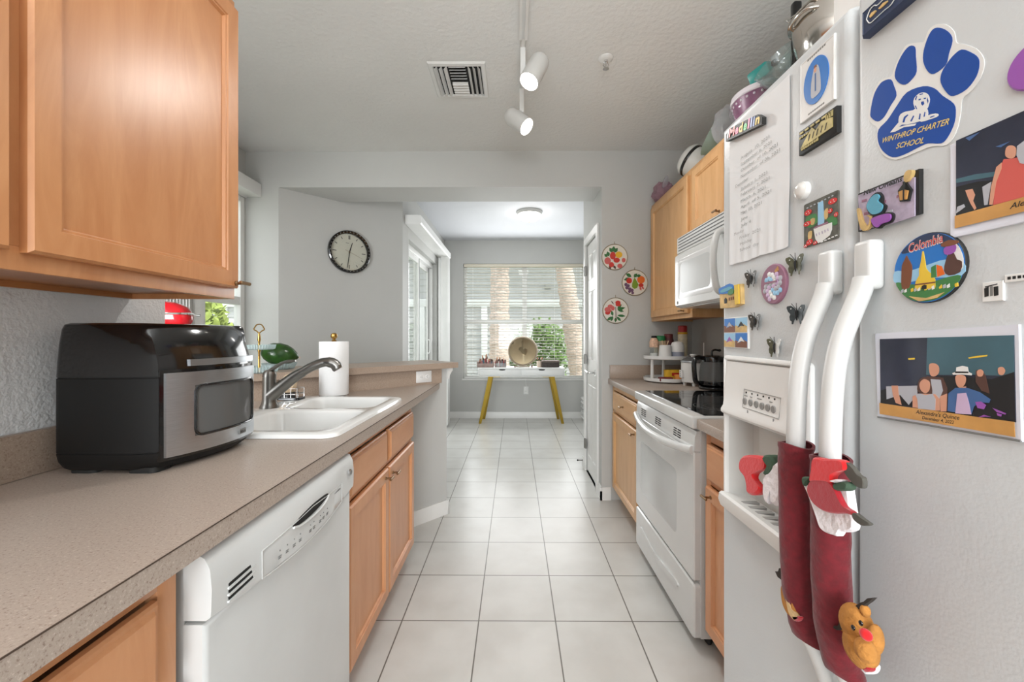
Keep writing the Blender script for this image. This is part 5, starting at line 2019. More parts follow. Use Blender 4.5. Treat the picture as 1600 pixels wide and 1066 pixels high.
b.lathe([(0.016, 0), (0.016, 0.008), (0.008, 0.009)], (1.105, 1.717, UT + 0.185), (-0.4, -1, 0.3), 16)
b.done('black_eye', t)

# clear plastic bowls, nested and tilted
for k, lab in enumerate(('clear ribbed plastic bowl on the cabinet top, outer one of two nested', 'clear plastic bowl nested inside another beside the steel pot')):
    b = B(GLASSC)
    ax = Vector((-0.62, 0.15, 0.77)).normalized()
    o_ = Vector((1.135, 1.645, UT + 0.062)) + ax * (0.034 * k)
    L = []
    for r, z in ((0.026, -0.03), (0.050, -0.022), (0.070, 0.03), (0.077, 0.085), (0.081, 0.088), (0.0765, 0.088), (0.068, 0.03), (0.047, -0.0185), (0.004, -0.0205)):
        R_ = Vector((0, 0, 1)).rotation_difference(ax).to_matrix()
        L.append([o_ + R_ @ Vector((r * (1 + 0.03 * (j % 4 == 0)) * cos(2 * pi * j / 64), r * (1 + 0.03 * (j % 4 == 0)) * sin(2 * pi * j / 64), z)) for j in range(64)])
    b.loft(L)
    b.done('plastic_bowl', label=lab, cat='bowl')

# steel pot
t = thing('stock_pot', 'large shiny steel pot on the cabinet top beside the refrigerator', 'pot', (1.16, 1.42, UT))
o_ = Vector((1.150, 1.415, UT))
b = B(STEELP)
b.lathe([(0.085, 0.0), (0.112, 0.010), (0.128, 0.045), (0.134, 0.10), (0.134, 0.165), (0.145, 0.172), (0.146, 0.177), (0.132, 0.177), (0.128, 0.10), (0.106, 0.016), (0.004, 0.010)], o_, (-0.10, 0.05, 1), 48)
b.done('pot_body', t)
b = B(STEELP)
b.tube(smooth([(1.02, 1.36, UT + 0.135), (0.992, 1.375, UT + 0.14), (0.985, 1.415, UT + 0.142), (0.992, 1.455, UT + 0.14), (1.02, 1.47, UT + 0.135)], 4, False), 0.006, 10)
b.done('handle', t)
t = thing('kitchen_tool', 'black tool with a wire hook standing beside the steel pot', 'kitchen tool', (1.10, 1.572, UT))
b = B(BLKG)
b.box(1.085, 1.118, 1.570, 1.598, UT, 2.535, 0.009, 3)
b.done('grip', t)
b = B(STEELP)
b.tube([(1.086, 1.572, 2.475), (1.058, 1.575, 2.455), (1.075, 1.574, 2.440), (1.086, 1.573, 2.445)], 0.0025, 8)
b.done('hook', t)

# ------------------------------------------------------------------ refrigerator
XF = 0.55
fg = thing('refrigerator', 'white side-by-side refrigerator covered in magnets on the right', 'refrigerator', (0.93, 0.61, 0))
ff = FX(XF, -1)
b = B(FRIDGE)
b.box(0.625, 1.30, 0.155, 1.068, 0.03, 1.765, 0.004)
b.done('body', fg)
B(DARK).box(0.60, 0.624, 0.17, 1.06, 0.02, 0.10).done('toe_grille', fg)
DSP = (-1.036, -0.752, 0.815, 1.030)       # dispenser recess (u = -y)
b = B(FRIDGE)
b.rings(ff, (-1.073, -0.6625, 0.11, 1.775), [(0, -0.072), (0, -0.014), (0.003, -0.006), (0.008, -0.0015), (0.014, 0)], 0.012, True, False)
b.plate(rrect(-1.073 + 0.014, -0.6625 - 0.014, 0.11 + 0.014, 1.775 - 0.014), [rrect(*DSP, 0.012)], ff, -0.003, 0)
fz_ = b.done('freezer_door', fg)
b = B(FRIDGE)
b.rings(ff, (-0.6555, -0.160, 0.11, 1.775), [(0, -0.072), (0, -0.014), (0.003, -0.006), (0.008, -0.0015), (0.014, 0)], 0.012)
rd_ = b.done('fridge_door', fg)

# ice and water dispenser
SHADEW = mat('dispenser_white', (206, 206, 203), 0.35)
b = B(SHADEW)
o, u, v, n = ff
L = []
for ins, wv in ((0, 0.001), (0.002, -0.010), (0.012, -0.055)):
    L.append([o + u * a + v * c + n * wv for a, c in rrect(DSP[0] + ins, DSP[1] - ins, DSP[2] + ins * 0.5, DSP[3] - ins * 0.3, 0.012)])
b.loft(L, False, True)
b.m(PLW)
# raised frame around
b.rings(ff, (-1.047, -0.742, 0.788, 1.180), [(0, 0), (0, 0.008), (0.004, 0.011), (0.008, 0.011), (0.011, 0.007), (0.011, 0.0)], 0.010, False, False)
dp = b.done('dispenser', fg)
b = B(PLW)
b.loft([[Vector((XF - d, y, z)) for d, z in ((0.0, 1.169), (0.008, 1.166), (0.011, 1.10), (0.016, 1.055), (0.022, 1.045), (0.022, 1.038), (0.012, 1.030), (0.0, 1.030))] for y in (0.753, 1.036)])
b.done('control_panel', dp)
pn = dp
b = B(PLW)
b.loft([[Vector((XF - d, y, z)) for d, z in ((-0.050, 0.822), (0.018, 0.832), (0.024, 0.828), (0.026, 0.812), (0.020, 0.796), (0.0, 0.790), (-0.05, 0.815))] for y in (0.748, 1.041)])
b.m(PLG)
for k in range(7):
    b.box(XF - 0.002, XF + 0.036, 0.80 + k * 0.028, 0.812 + k * 0.028, 0.8225, 0.8300)
b.done('drip_tray', dp)
b = B(SHADEW)
b.box(XF + 0.022, XF + 0.050, 0.84, 0.95, 0.955, 1.03, 0.006)
b.done('chute', dp)
b = B(PLW)
b.loft([[Vector((XF + d, y, z)) for d, z in ((0.012, 1.028), (0.050, 0.90), (0.046, 0.895), (0.006, 1.028))] for y in (0.775, 0.825)])
b.done('paddle', dp)
BTN = mat('button_grey', (138, 138, 136), 0.4)
slope = (0.016 - 0.011) / (1.10 - 1.055)


def panw(z):
    return 0.0112 + max(0, (1.10 - z)) * slope


fp_ = lambda px, py: (lambda p: (-p.y, p.z))(onx(px, py, XF - 0.013))
for i in range(6):
    px = 1164.4 + i * (1209.2 - 1164.4) / 5 + (i - 2.5) * 0
    py = 627 + i * (640 - 627) / 5
    a, c = fp_(px, py)
    b = B(BTN)
    b.prism(circ(a, c, 0.0075, 0.0080, 18), ff, panw(c) - 0.001, panw(c) + 0.0022, 0.001)
    b.done('button', pn)
b = B(DARK)
for i in range(6):
    a, c = fp_(1165 + i * 44.2 / 5, 613.5 + i * 10.5 / 5)
    b.prism(circ(a, c, 0.0022, 0.0022, 10), ff, panw(c) - 0.001, panw(c) + 0.0006)
b.m(BTN)
for px, py, wd in ((1165, 618.5, 0.012), (1173, 620.5, 0.008), (1186, 623.5, 0.016), (1204, 628.5, 0.008)):
    a, c = fp_(px, py)
    b.prism(rrect(a - wd / 2, a + wd / 2, c - 0.001, c + 0.001), ff, panw(c) - 0.001, panw(c) + 0.0006)
for px, py in ((1170.5, 646), (1211, 660)):
    a, c = fp_(px, py)
    w_ = panw(c)
    b.prism(rrect(a - 0.001, a + 0.001, c - 0.002, c + 0.007), ff, w_ - 0.001, w_ + 0.0008)
    b.prism([(a - 0.0045, c + 0.001), (a, c - 0.005), (a + 0.0045, c + 0.001), (a, c - 0.002)], ff, w_ - 0.001, w_ + 0.0008)
lo = [fp_(1162, 608), fp_(1219, 622), fp_(1219, 655), fp_(1162, 636)]
lo = [Vector((XF - panw(c) - 0.0004, -a, c)) for a, c in lo]
b.tube(lo + [lo[0]], 0.0006, 6)
b.done('panel_markings', pn)


def fridge_handle(yc, door):
    t = B(HANDLE)
    t.box(0.527, XF + 0.001, yc - 0.0165, yc + 0.0165, 1.300, 1.375, 0.007, 3)
    t.box(0.527, XF + 0.001, yc - 0.0165, yc + 0.0165, 0.585, 0.665, 0.007, 3)
    P = [(0.532, yc, 1.318), (0.526, yc, 1.296), (0.512, yc, 1.262), (0.497, yc, 1.222), (0.486, yc, 1.165), (0.481, yc, 1.08), (0.480, yc, 0.98), (0.481, yc, 0.88), (0.486, yc, 0.79), (0.497, yc, 0.732), (0.512, yc, 0.696), (0.526, yc, 0.664), (0.532, yc, 0.645)]
    t.tube(smooth(P, 4, False), 0.0165, 18, flat=0.75, up=(1, 0, 0))
    t.done('handle', fg)


fridge_handle(0.692, fz_)
fridge_handle(0.617, rd_)

# ------------------------------------------------------------------ velvet handle covers with felt figures
VEL = mat('red_velvet', (100, 8, 22), 0.85, sheen=0.15, var=(90, 0.22), bump=(60, 0.6, 0.004))
FELTR = mat('red_felt', (204, 16, 22), 0.9, sheen=0.3, bump=(150, 0.5, 0.002))
FELTD = mat('dark_red_felt', (160, 12, 30), 0.9, sheen=0.3, bump=(150, 0.5, 0.002))
FELTG = mat('green_felt', (62, 84, 66), 0.9, bump=(150, 0.5, 0.002))
FELTGY = mat('grey_felt', (84, 82, 76), 0.9, bump=(150, 0.5, 0.002))
WOOL = mat('white_wool', (232, 228, 232), 0.95, bump=(70, 1.0, 0.006))
PLUSH = mat('brown_plush', (176, 120, 56), 0.95, bump=(110, 0.9, 0.004), var=(40, 0.2))
ANTL = mat('dark_felt', (52, 46, 42), 0.9)


def cover(yc, z0, z1, seed, label):
    t = thing('handle_cover', label, 'handle cover', (0.482, yc, z0))

    def hx(z):
        pts = [(1.165, 0.486), (1.08, 0.481), (0.98, 0.480), (0.88, 0.481), (0.79, 0.486), (0.732, 0.497), (0.696, 0.512), (0.66, 0.526)]
        for (za, xa), (zb, xb) in zip(pts[:-1], pts[1:]):
            if za >= z >= zb:
                return xa + (xb - xa) * (za - z) / (za - zb)
        return pts[0][1]
    b = B(VEL)
    L = []
    N = 60
    for i in range(N + 1):
        z = z1 + (z0 - z1) * i / N
        row = []
        for j in range(30):
            a = 2 * pi * j / 30
            r = 0.0262 + 0.0016 * noise.noise(Vector((cos(a) * 1.2, sin(a) * 1.2, z * 26 + seed))) + 0.0009 * noise.noise(Vector((cos(a) * 3, sin(a) * 3, z * 60 + seed)))
            if i < 2:
                r += 0.0015
            row.append(Vector((hx(z) + r * 0.92 * cos(a), yc + r * sin(a), z + (0.003 * sin(a * 2 + seed) if i in (0, N) else 0))))
        L.append(row)
    L = [[p + (Vector((hx(z1), yc, z1)) - p) * 0.16 for p in L[0]]] + L
    b.loft(L, False, False)
    b.done('sleeve', t)
    return t


def fpx(px, py, X=XF):
    p = onx(px, py, X)
    return (-p.y, p.z)


def felt(b, pts, X, th, k=4, ins=0.002):
    q_ = [fpx(a, c, X) for a, c in pts]
    if k:
        q_ = smooth(q_, k)
    fr_ = FX(X, -1)
    b.prism(q_, fr_, -th / 2, th / 2, ins)


c1 = cover(0.692, 0.715, 1.046, 1.0, 'red velvet cover on the left handle of the refrigerator doors')
c2 = cover(0.617, 0.720, 1.046, 7.0, 'red velvet cover on the right handle with santa figure')
# left cover: santa figure seen from the side
X1 = 0.478
b = B(FELTR)
felt(b, [(1160, 716), (1172, 711), (1188, 713), (1201, 720), (1200, 732), (1190, 735), (1182, 740), (1180, 748), (1186, 757), (1192, 766), (1184, 774), (1172, 772), (1170, 760), (1166, 745), (1158, 732)], X1 - 0.002, 0.014, 4, 0.005)
b.done('santa_hat', c1)
b = B(FELTG)
felt(b, [(1196, 714), (1208, 711), (1214, 720), (1213, 733), (1206, 742), (1198, 742), (1203, 730)], X1 - 0.006, 0.016, 4, 0.004)
b.done('hat_band', c1)
b = B(WOOL)
felt(b, [(1200, 744), (1212, 730), (1224, 722), (1232, 742), (1233, 762), (1228, 780), (1222, 790), (1214, 788), (1212, 770), (1206, 788), (1200, 776), (1199, 758)], X1, 0.024, 4, 0.006)
b.done('beard', c1)
b = B(PLUSH)
felt(b, [(1229, 907), (1240, 908), (1250, 925), (1254, 950), (1252, 966), (1243, 968), (1234, 955), (1228, 938), (1226, 920)], X1, 0.024, 4, 0.008)
b.done('reindeer', c1)
b = B(ANTL)
felt(b, [(1237, 912), (1226, 909), (1217, 902), (1213, 893), (1217, 894), (1219, 888), (1224, 892), (1232, 897), (1238, 902)], X1 - 0.002, 0.006, 0, 0.001)
b.done('antler', c1)
b = B(mat('cream_plush', (206, 176, 130), 0.95, bump=(110, 0.9, 0.004)))
felt(b, [(1228, 925), (1232, 925), (1238, 950), (1246, 962), (1250, 968), (1242, 970), (1233, 955)], X1 - 0.010, 0.006, 3, 0.002)
b.m(FELTD)
felt(b, [(1240, 963), (1252, 964), (1250, 970), (1244, 971)], X1 - 0.010, 0.006, 3, 0.002)
b.done('belly', c1)
# right cover: santa on the front
X2 = 0.4545
b = B(WOOL)
felt(b, [(1261, 755), (1264, 768), (1270, 785), (1278, 808), (1284, 825), (1292, 832), (1304, 836), (1312, 838), (1318, 830), (1324, 832), (1337, 828), (1338, 815), (1334, 796), (1330, 770), (1326, 760), (1300, 770)], X2 + 0.002, 0.010, 3, 0.003)
b.done('beard', c2)
b = B(FELTD)
felt(b, [(1263, 763), (1268, 752), (1280, 748), (1294, 750), (1306, 762), (1314, 778), (1322, 792), (1334, 800), (1336, 806), (1326, 803), (1310, 803), (1292, 800), (1276, 790), (1266, 776)], X2 - 0.007, 0.007, 4, 0.002)
b.done('santa_coat', c2)
b = B(FELTR)
felt(b, [(1273, 716), (1290, 717), (1310, 718), (1322, 722), (1324, 734), (1312, 738), (1304, 745), (1302, 756), (1290, 754), (1274, 752), (1268, 752), (1270, 735)], X2 - 0.006, 0.010, 4, 0.003)
b.done('santa_hat', c2)
b = B(FELTGY)
felt(b, [(1322, 722), (1334, 730), (1343, 742), (1351, 748), (1351, 763), (1340, 760), (1330, 750), (1322, 738)], X2 - 0.004, 0.006, 3, 0.001)
b.done('felt_tip', c2)
b = B(FELTGY)
felt(b, [(1334, 802), (1340, 803), (1352, 812), (1362, 820), (1350, 822), (1338, 815), (1333, 806)], X2 - 0.008, 0.005, 3, 0.001)
b.done('felt_tip', c2)
b = B(FELTG)
felt(b, [(1306, 757), (1314, 753), (1329, 754), (1331, 762), (1326, 767), (1312, 767), (1307, 764)], X2 - 0.005, 0.012, 3, 0.003)
b.done('hat_band', c2)
b = B(FELTG)
felt(b, [(1256, 746), (1268, 746), (1267, 751), (1262, 758), (1258, 759)], X2 - 0.003, 0.010, 3, 0.003)
b.done('hat_band', c2)
b = B(WOOL)
felt(b, [(1299, 752), (1309, 749), (1320, 751), (1310, 755)], X2 - 0.007, 0.010, 3, 0.003)
b.done('hat_trim', c2)
# reindeer plush on the right cover's lower end
pc_ = onx(1344, 996, 0.470)
b = B(PLUSH)
hd = onx(1338, 975, 0.470)
b.ell(hd, (0.017, 0.0225, 0.026), 24, k=14)
bd = onx(1345, 1010, 0.470)
b.ell(bd, (0.018, 0.0225, 0.028), 24, k=14)
b.ell(onx(1352, 1016, 0.452), (0.011, 0.0125, 0.015), 20)
b.ell(onx(1320, 982, 0.478), (0.006, 0.006, 0.006), 14)
b.ell(onx(1352, 955, 0.470), (0.006, 0.006, 0.008), 14)
b.ell(onx(1368, 1000, 0.470), (0.010, 0.008, 0.020), 16)
b.done('reindeer', c2)
b = B(BLKG)
for px, py in ((1333, 981), (1345, 974)):
    b.ell(onx(px, py, 0.454), (0.002, 0.003, 0.0035), 12)
b.done('eyes', c2)
b = B(FELTR)
b.ell(onx(1353, 992, 0.4475), (0.0065, 0.0075, 0.0068), 18)
b.done('red_nose', c2)
b = B(ANTL)
felt(b, [(1334, 954), (1340, 946), (1346, 942), (1352, 940), (1358, 935), (1368, 934), (1362, 940), (1356, 944), (1350, 950), (1342, 953)], 0.470, 0.005, 0, 0.001)
felt(b, [(1320, 976), (1315, 984), (1309, 985), (1303, 981), (1306, 978), (1311, 979), (1314, 974), (1313, 965), (1317, 961), (1321, 964)], 0.472, 0.005, 0, 0.001)
b.done('antler', c2)
b = B(WOOL)
felt(b, [(1352, 1040), (1362, 1036), (1370, 1042), (1366, 1052), (1356, 1054), (1350, 1048)], 0.476, 0.010, 3, 0.003)
b.m(FELTD)
felt(b, [(1349, 1037), (1360, 1040), (1362, 1048), (1354, 1050)], 0.468, 0.010, 3, 0.003)
b.done('hoof_tuft', c2)

# ------------------------------------------------------------------ magnets


def art(b, m, pts, w0, w1, k=0):
    q_ = [fpx(a, c) for a, c in pts]
    if k:
        q_ = smooth(q_, k)
    b.m(m)
    LAYER[0] = (LAYER[0] + 1) % 12
    b.prism(q_, ff, w0, w1 + 0.000014 * LAYER[0])


LAYER = [0]


def rectpx(x0, yt, yb, x1):
    a0, zt_ = fpx(x0, yt)
    _, zb_ = fpx(x0, yb)
    a1, _ = fpx(x1, yt)
    return (a0, a1, zb_, zt_)


def tx(b, m, s_, A, Bp, size, w, shear=0.0, bold=0.0):
    a = Vector(fpx(*A))
    c = Vector(fpx(*Bp))
    d = c - a
    wd = d.length
    d = d.normalized()
    uu = Vector((0, -d.x, d.y))
    vv = Vector((0, d.y, d.x))
    m_ = (a + c) / 2
    b.m(m)
    b.text(s_, (Vector((XF, -m_.x, m_.y)), uu, vv, Vector((-1, 0, 0))), size, 0, w, width=wd, shear=shear, bold=bold)


def cr(x0, y0, sc):
    return lambda pts: [(x0 + a / sc, y0 + c / sc) for a, c in pts]


BLUE = mat('school_blue', (22, 72, 156), 0.3)
WHT = mat('magnet_white', (226, 226, 224), 0.35)
GLD = mat('letter_gold', (226, 200, 110), 0.4)
NAVY = mat('navy_plaque', (46, 58, 88), 0.3)
INK = mat('print_black', (28, 28, 28), 0.5)
TAN = mat('print_tan', (202, 170, 110), 0.5, var=(40, 0.25))
LILAC = mat('print_lilac', (176, 164, 186), 0.5, var=(60, 0.25))
VIOL = mat('print_violet', (150, 84, 170), 0.4)
SKYB = mat('print_sky_blue', (40, 116, 196), 0.35)
SKYL = mat('print_pale_blue', (150, 196, 226), 0.35)
AQUA = mat('print_aqua', (92, 160, 184), 0.4)
BRN = mat('print_brown', (122, 74, 48), 0.5)
SKIN = mat('print_skin', (206, 150, 124), 0.5)
SKIN2 = mat('print_skin_dark', (84, 56, 48), 0.5)
DENIM = mat('print_denim', (66, 100, 150), 0.5)
NIGHT = mat('print_night', (50, 54, 70), 0.25, var=(12, 0.3))
TEALD = mat('print_teal_dark', (72, 104, 116), 0.25, var=(10, 0.2))
COAL = mat('print_coal', (34, 34, 36), 0.25)
AMBER = mat('print_amber', (198, 148, 84), 0.3, var=(18, 0.2))
LILS = mat('print_lilac_shirt', (198, 174, 204), 0.4)
GREYP = mat('print_grey', (176, 178, 186), 0.4)
CORAL = mat('print_coral', (204, 92, 84), 0.4)
CLEARS = mat('card_sleeve', (214, 216, 226), 0.15)
MAUVE = mat('print_mauve', (150, 106, 128), 0.4)
GRN = mat('print_green', (66, 124, 68), 0.4)
YEL = mat('print_yellow', (226, 190, 60), 0.4)
REDP = mat('print_red', (206, 44, 40), 0.4)

# paw magnet
P = cr(1330, 0, 3.948)
pw = thing('paw_magnet', 'blue paw print school magnet high on the right refrigerator door', 'magnet', onx(1430, 245, XF))
b = B(WHT)
art(b, WHT, P([(112, 725), (125, 610), (180, 500), (250, 470), (272, 415), (315, 325), (350, 275), (420, 262), (455, 255), (480, 190), (525, 152), (590, 152), (640, 195), (655, 262), (700, 272), (775, 300), (818, 350), (826, 405), (800, 485), (745, 560), (690, 612), (680, 700), (650, 820), (592, 895), (500, 903), (400, 942), (280, 986), (200, 952), (163, 875), (165, 790), (135, 765)]), 0.0002, 0.0012, 3)
b.done('backing', pw)
b = B(BLUE)
for pts in ([(175, 800), (230, 740), (290, 650), (350, 570), (450, 532), (520, 545), (570, 590), (640, 640), (652, 700), (640, 770), (600, 850), (560, 885), (480, 885), (420, 910), (330, 955), (260, 970), (200, 930), (172, 870)],
            [(205, 500), (250, 490), (270, 530), (285, 590), (250, 650), (210, 720), (170, 750), (130, 725), (125, 690), (145, 590), (175, 530)],
            [(365, 285), (400, 290), (405, 350), (410, 440), (380, 490), (340, 522), (300, 510), (275, 470), (290, 400), (325, 330)],
            [(520, 175), (570, 175), (615, 205), (632, 250), (610, 330), (590, 400), (520, 455), (480, 440), (452, 380), (455, 310), (485, 220)],
            [(690, 305), (750, 325), (790, 355), (798, 400), (780, 470), (720, 550), (640, 592), (600, 575), (560, 510), (565, 450), (600, 390), (640, 340)]):
    art(b, BLUE, P(pts), 0.0012, 0.0016, 3)
b.done('paw_print', pw)
b = B(WHT)
art(b, WHT, P([(392, 640), (398, 605), (425, 578), (455, 570), (482, 582), (494, 612), (488, 645), (476, 672), (445, 690), (410, 680)]), 0.0016, 0.0018, 2)
art(b, WHT, P([(300, 735), (312, 705), (345, 688), (390, 680), (420, 660), (470, 662), (484, 700), (470, 730), (420, 752), (350, 768), (306, 764)]), 0.0016, 0.0018, 2)
art(b, WHT, P([(430, 735), (480, 712), (530, 700), (548, 708), (536, 722), (490, 738), (440, 752)]), 0.0016, 0.0018, 2)
art(b, WHT, P([(248, 818), (275, 785), (300, 755), (330, 762), (300, 785), (350, 770), (410, 762), (400, 775), (330, 786), (280, 812)]), 0.0016, 0.0018)
for pts in ([(425, 612), (438, 608), (438, 616), (426, 620)], [(456, 604), (470, 602), (470, 611), (457, 613)], [(440, 628), (456, 624), (460, 640), (450, 652), (440, 642)],
            [(402, 612), (412, 590), (416, 594), (408, 620)], [(406, 650), (416, 672), (411, 674), (401, 654)], [(478, 600), (486, 622), (482, 640), (477, 620)], [(430, 580), (452, 576), (452, 581), (432, 586)],
            [(325, 755), (334, 722), (356, 706), (362, 710), (344, 728), (336, 756)], [(372, 748), (392, 712), (398, 716), (382, 750)], [(425, 735), (432, 700), (438, 702), (434, 738)], [(455, 720), (462, 690), (467, 692), (463, 720)], [(495, 722), (522, 712), (524, 716), (498, 727)]):
    art(b, BLUE, P(pts), 0.0018, 0.0020)
b.done('lion_emblem', pw)
b = B(GLD)
tx(b, GLD, 'WINTHROP CHARTER', P([(195, 884)])[0], P([(605, 768)])[0], 0.0105, 0.0019, 0.25, 0.012)
tx(b, GLD, 'SCHOOL', P([(282, 918)])[0], P([(452, 882)])[0], 0.0105, 0.0019, 0.25, 0.012)
b.done('lettering', pw)

# navy plaque at the top edge of the frame
r = rectpx(1359, 20, 61, 1470)
np_ = thing('plaque_magnet', 'navy rectangular plaque magnet above the blue paw, at the picture top', 'magnet', onx(1400, 30, XF))
b = B(NAVY)
b.rings(ff, r, [(0, 0.0), (0, 0.010), (0.003, 0.014), (0.004, 0.013)])
b.done('plaque', np_)
b = B(WHT)
P = cr(1330, 0, 13.333)
lp = [fpx(a, c) for a, c in smooth(P([(530, 430), (520, 380), (590, 200), (680, 110), (740, 110), (850, 10), (980, -110), (1180, -280), (1240, -250), (1050, 80), (900, 210), (700, 390), (590, 480)]), 3)]
lp = [Vector((XF - 0.0142, -a, c)) for a, c in lp]
b.tube(lp + [lp[0]], 0.0007, 6)
b.m(TAN)
art(b, TAN, P([(570, 340), (620, 260), (700, 210), (720, 230), (640, 320), (590, 370)]), 0.013, 0.0142)
art(b, TAN, P([(760, 180), (860, 60), (960, 10), (960, 40), (860, 140), (790, 190)]), 0.013, 0.0142)
b.done('emblem', np_)


def sleeve(label, r_out, r_in):
    t = thing('photo_card', label, 'photo card', (XF, -(r_out[0] + r_out[1]) / 2, r_out[2]))
    b = B(CLEARS)
    b.rings(ff, r_out, [(0, 0), (0, 0.0025), (0.0008, 0.0032), (0.0035, 0.0032), (0.0045, 0.0026)])
    b.done('sleeve', t)
    return t


# upper photo card, cut by the picture's right edge
ro = rectpx(1488, 227, 373, 1795)
up = sleeve('framed photo card of a person in a red dress near the paw magnet', ro, None)
b = B(NIGHT)
ri = rectpx(1498, 220, 356, 1770)
b.prism(rrect(*ri), ff, 0.0024, 0.0034)
P = cr(1480, 160, 4.842)
art(b, TEALD, P([(90, 580), (230, 545), (420, 520), (640, 500), (640, 540), (380, 560), (200, 590), (90, 610)]), 0.0034, 0.0036)
art(b, COAL, P([(90, 640), (250, 600), (380, 590), (350, 780), (200, 830), (88, 855)]), 0.0034, 0.0036)
art(b, SKIN, P([(160, 665), (215, 655), (235, 700), (220, 745), (245, 800), (230, 815), (200, 765), (180, 720)]), 0.0036, 0.0038)
art(b, GREYP, P([(100, 790), (150, 770), (160, 790), (120, 820), (90, 840)]), 0.0036, 0.0038)
art(b, GREYP, P([(290, 640), (360, 600), (330, 775), (305, 778)]), 0.0036, 0.0038)
art(b, DENIM, P([(160, 270), (270, 225), (190, 290)]), 0.0034, 0.0036)
art(b, DENIM, P([(390, 335), (500, 295), (430, 340)]), 0.0034, 0.0036)
art(b, CORAL, P([(455, 430), (520, 425), (640, 400), (700, 480), (700, 690), (375, 778), (395, 600), (430, 490)]), 0.0036, 0.0040)
art(b, SKIN, P([(475, 345), (510, 325), (548, 345), (545, 405), (510, 425), (470, 405)]), 0.0038, 0.0042, 3)
art(b, SKIN, P([(400, 490), (440, 455), (440, 500), (400, 600), (370, 775), (345, 775), (360, 640)]), 0.0038, 0.0042)
art(b, GREYP, P([(560, 330), (640, 270), (640, 470), (580, 460), (555, 400)]), 0.0040, 0.0043)
art(b, AMBER, [(1497.5, 337.6), (1770, 263), (1770, 291), (1497.5, 357)], 0.0042, 0.0046)
tx(b, INK, 'Alexandra', (1584, 327), (1660, 306), 0.0085, 0.0048, 0.3, 0.01)
b.done('print', up)

# photo of three people under the round magnet
lp_ = thing('photo_card', 'photo card of three people with amber caption, below round magnet', 'photo card', onx(1485, 680, XF))
P = cr(1330, 480, 4.4407)
b = B(CLEARS)
art(b, CLEARS, P([(180, 185), (1180, 120), (1199, 935), (200, 765)]), 0, 0.003)
lip = [Vector((XF - 0.0032, -a, c)) for a, c in [fpx(*q_) for q_ in P([(200, 762), (500, 811), (860, 873), (1199, 930)])]]
b.m(GREY)
b.tube(lip, 0.0013, 8)
b.done('sleeve', lp_)
b = B(NIGHT)
art(b, NIGHT, P([(215, 222), (1152, 195), (1165, 800), (221, 680)]), 0.0028, 0.0036)
art(b, TEALD, P([(548, 212), (1152, 195), (1157, 480), (880, 470), (540, 470)]), 0.0036, 0.0038)
art(b, COAL, P([(620, 475), (760, 480), (1000, 500), (1157, 450), (1163, 800), (870, 770), (680, 745), (660, 600)]), 0.0038, 0.0040)
art(b, COAL, P([(225, 580), (265, 565), (430, 600), (440, 690), (222, 665)]), 0.0038, 0.0040)
art(b, GREYP, P([(262, 550), (480, 545), (480, 600), (420, 680), (360, 610), (265, 640)]), 0.0039, 0.0041)
art(b, SKIN, P([(300, 545), (345, 545), (350, 600), (370, 680), (330, 665), (310, 610)]), 0.0041, 0.0043)
art(b, YEL, P([(415, 355), (462, 352), (460, 364), (418, 366)]), 0.0038, 0.0040)
art(b, YEL, P([(835, 350), (900, 338), (970, 332), (965, 342), (890, 352), (840, 358)]), 0.0038, 0.0040)
art(b, SKIN2, P([(890, 440), (930, 430), (960, 480), (985, 600), (930, 580), (890, 520)]), 0.0041, 0.0043)
art(b, SKIN, P([(900, 445), (925, 432), (945, 450), (935, 480), (905, 478)]), 0.0043, 0.0044, 3)
art(b, SKIN, P([(1045, 425), (1075, 415), (1095, 440), (1080, 470), (1050, 465)]), 0.0041, 0.0043, 3)
# woman behind
art(b, SKIN2, P([(545, 480), (660, 490), (690, 560), (690, 720), (600, 720), (560, 600)]), 0.0041, 0.0043)
art(b, GREYP, P([(575, 500), (645, 505), (660, 580), (635, 640), (590, 620)]), 0.0043, 0.0045)
art(b, SKIN, P([(565, 400), (600, 390), (630, 410), (632, 455), (605, 480), (572, 470)]), 0.0043, 0.0045, 3)
art(b, SKIN, P([(640, 620), (690, 600), (685, 725), (645, 725)]), 0.0043, 0.0045)
# girl in front
art(b, SKIN2, P([(490, 520), (520, 488), (560, 492), (580, 540), (580, 600), (490, 590)]), 0.0045, 0.0047, 3)
art(b, SKIN, P([(500, 530), (530, 500), (570, 520), (568, 575), (540, 598), (508, 575)]), 0.0047, 0.0049, 3)
art(b, SKIN, P([(450, 620), (490, 600), (610, 605), (640, 640), (640, 720), (590, 718), (450, 695)]), 0.0045, 0.0047)
art(b, GREYP, P([(470, 605), (505, 600), (540, 612), (590, 602), (612, 640), (608, 715), (490, 705), (485, 640)]), 0.0047, 0.0049)
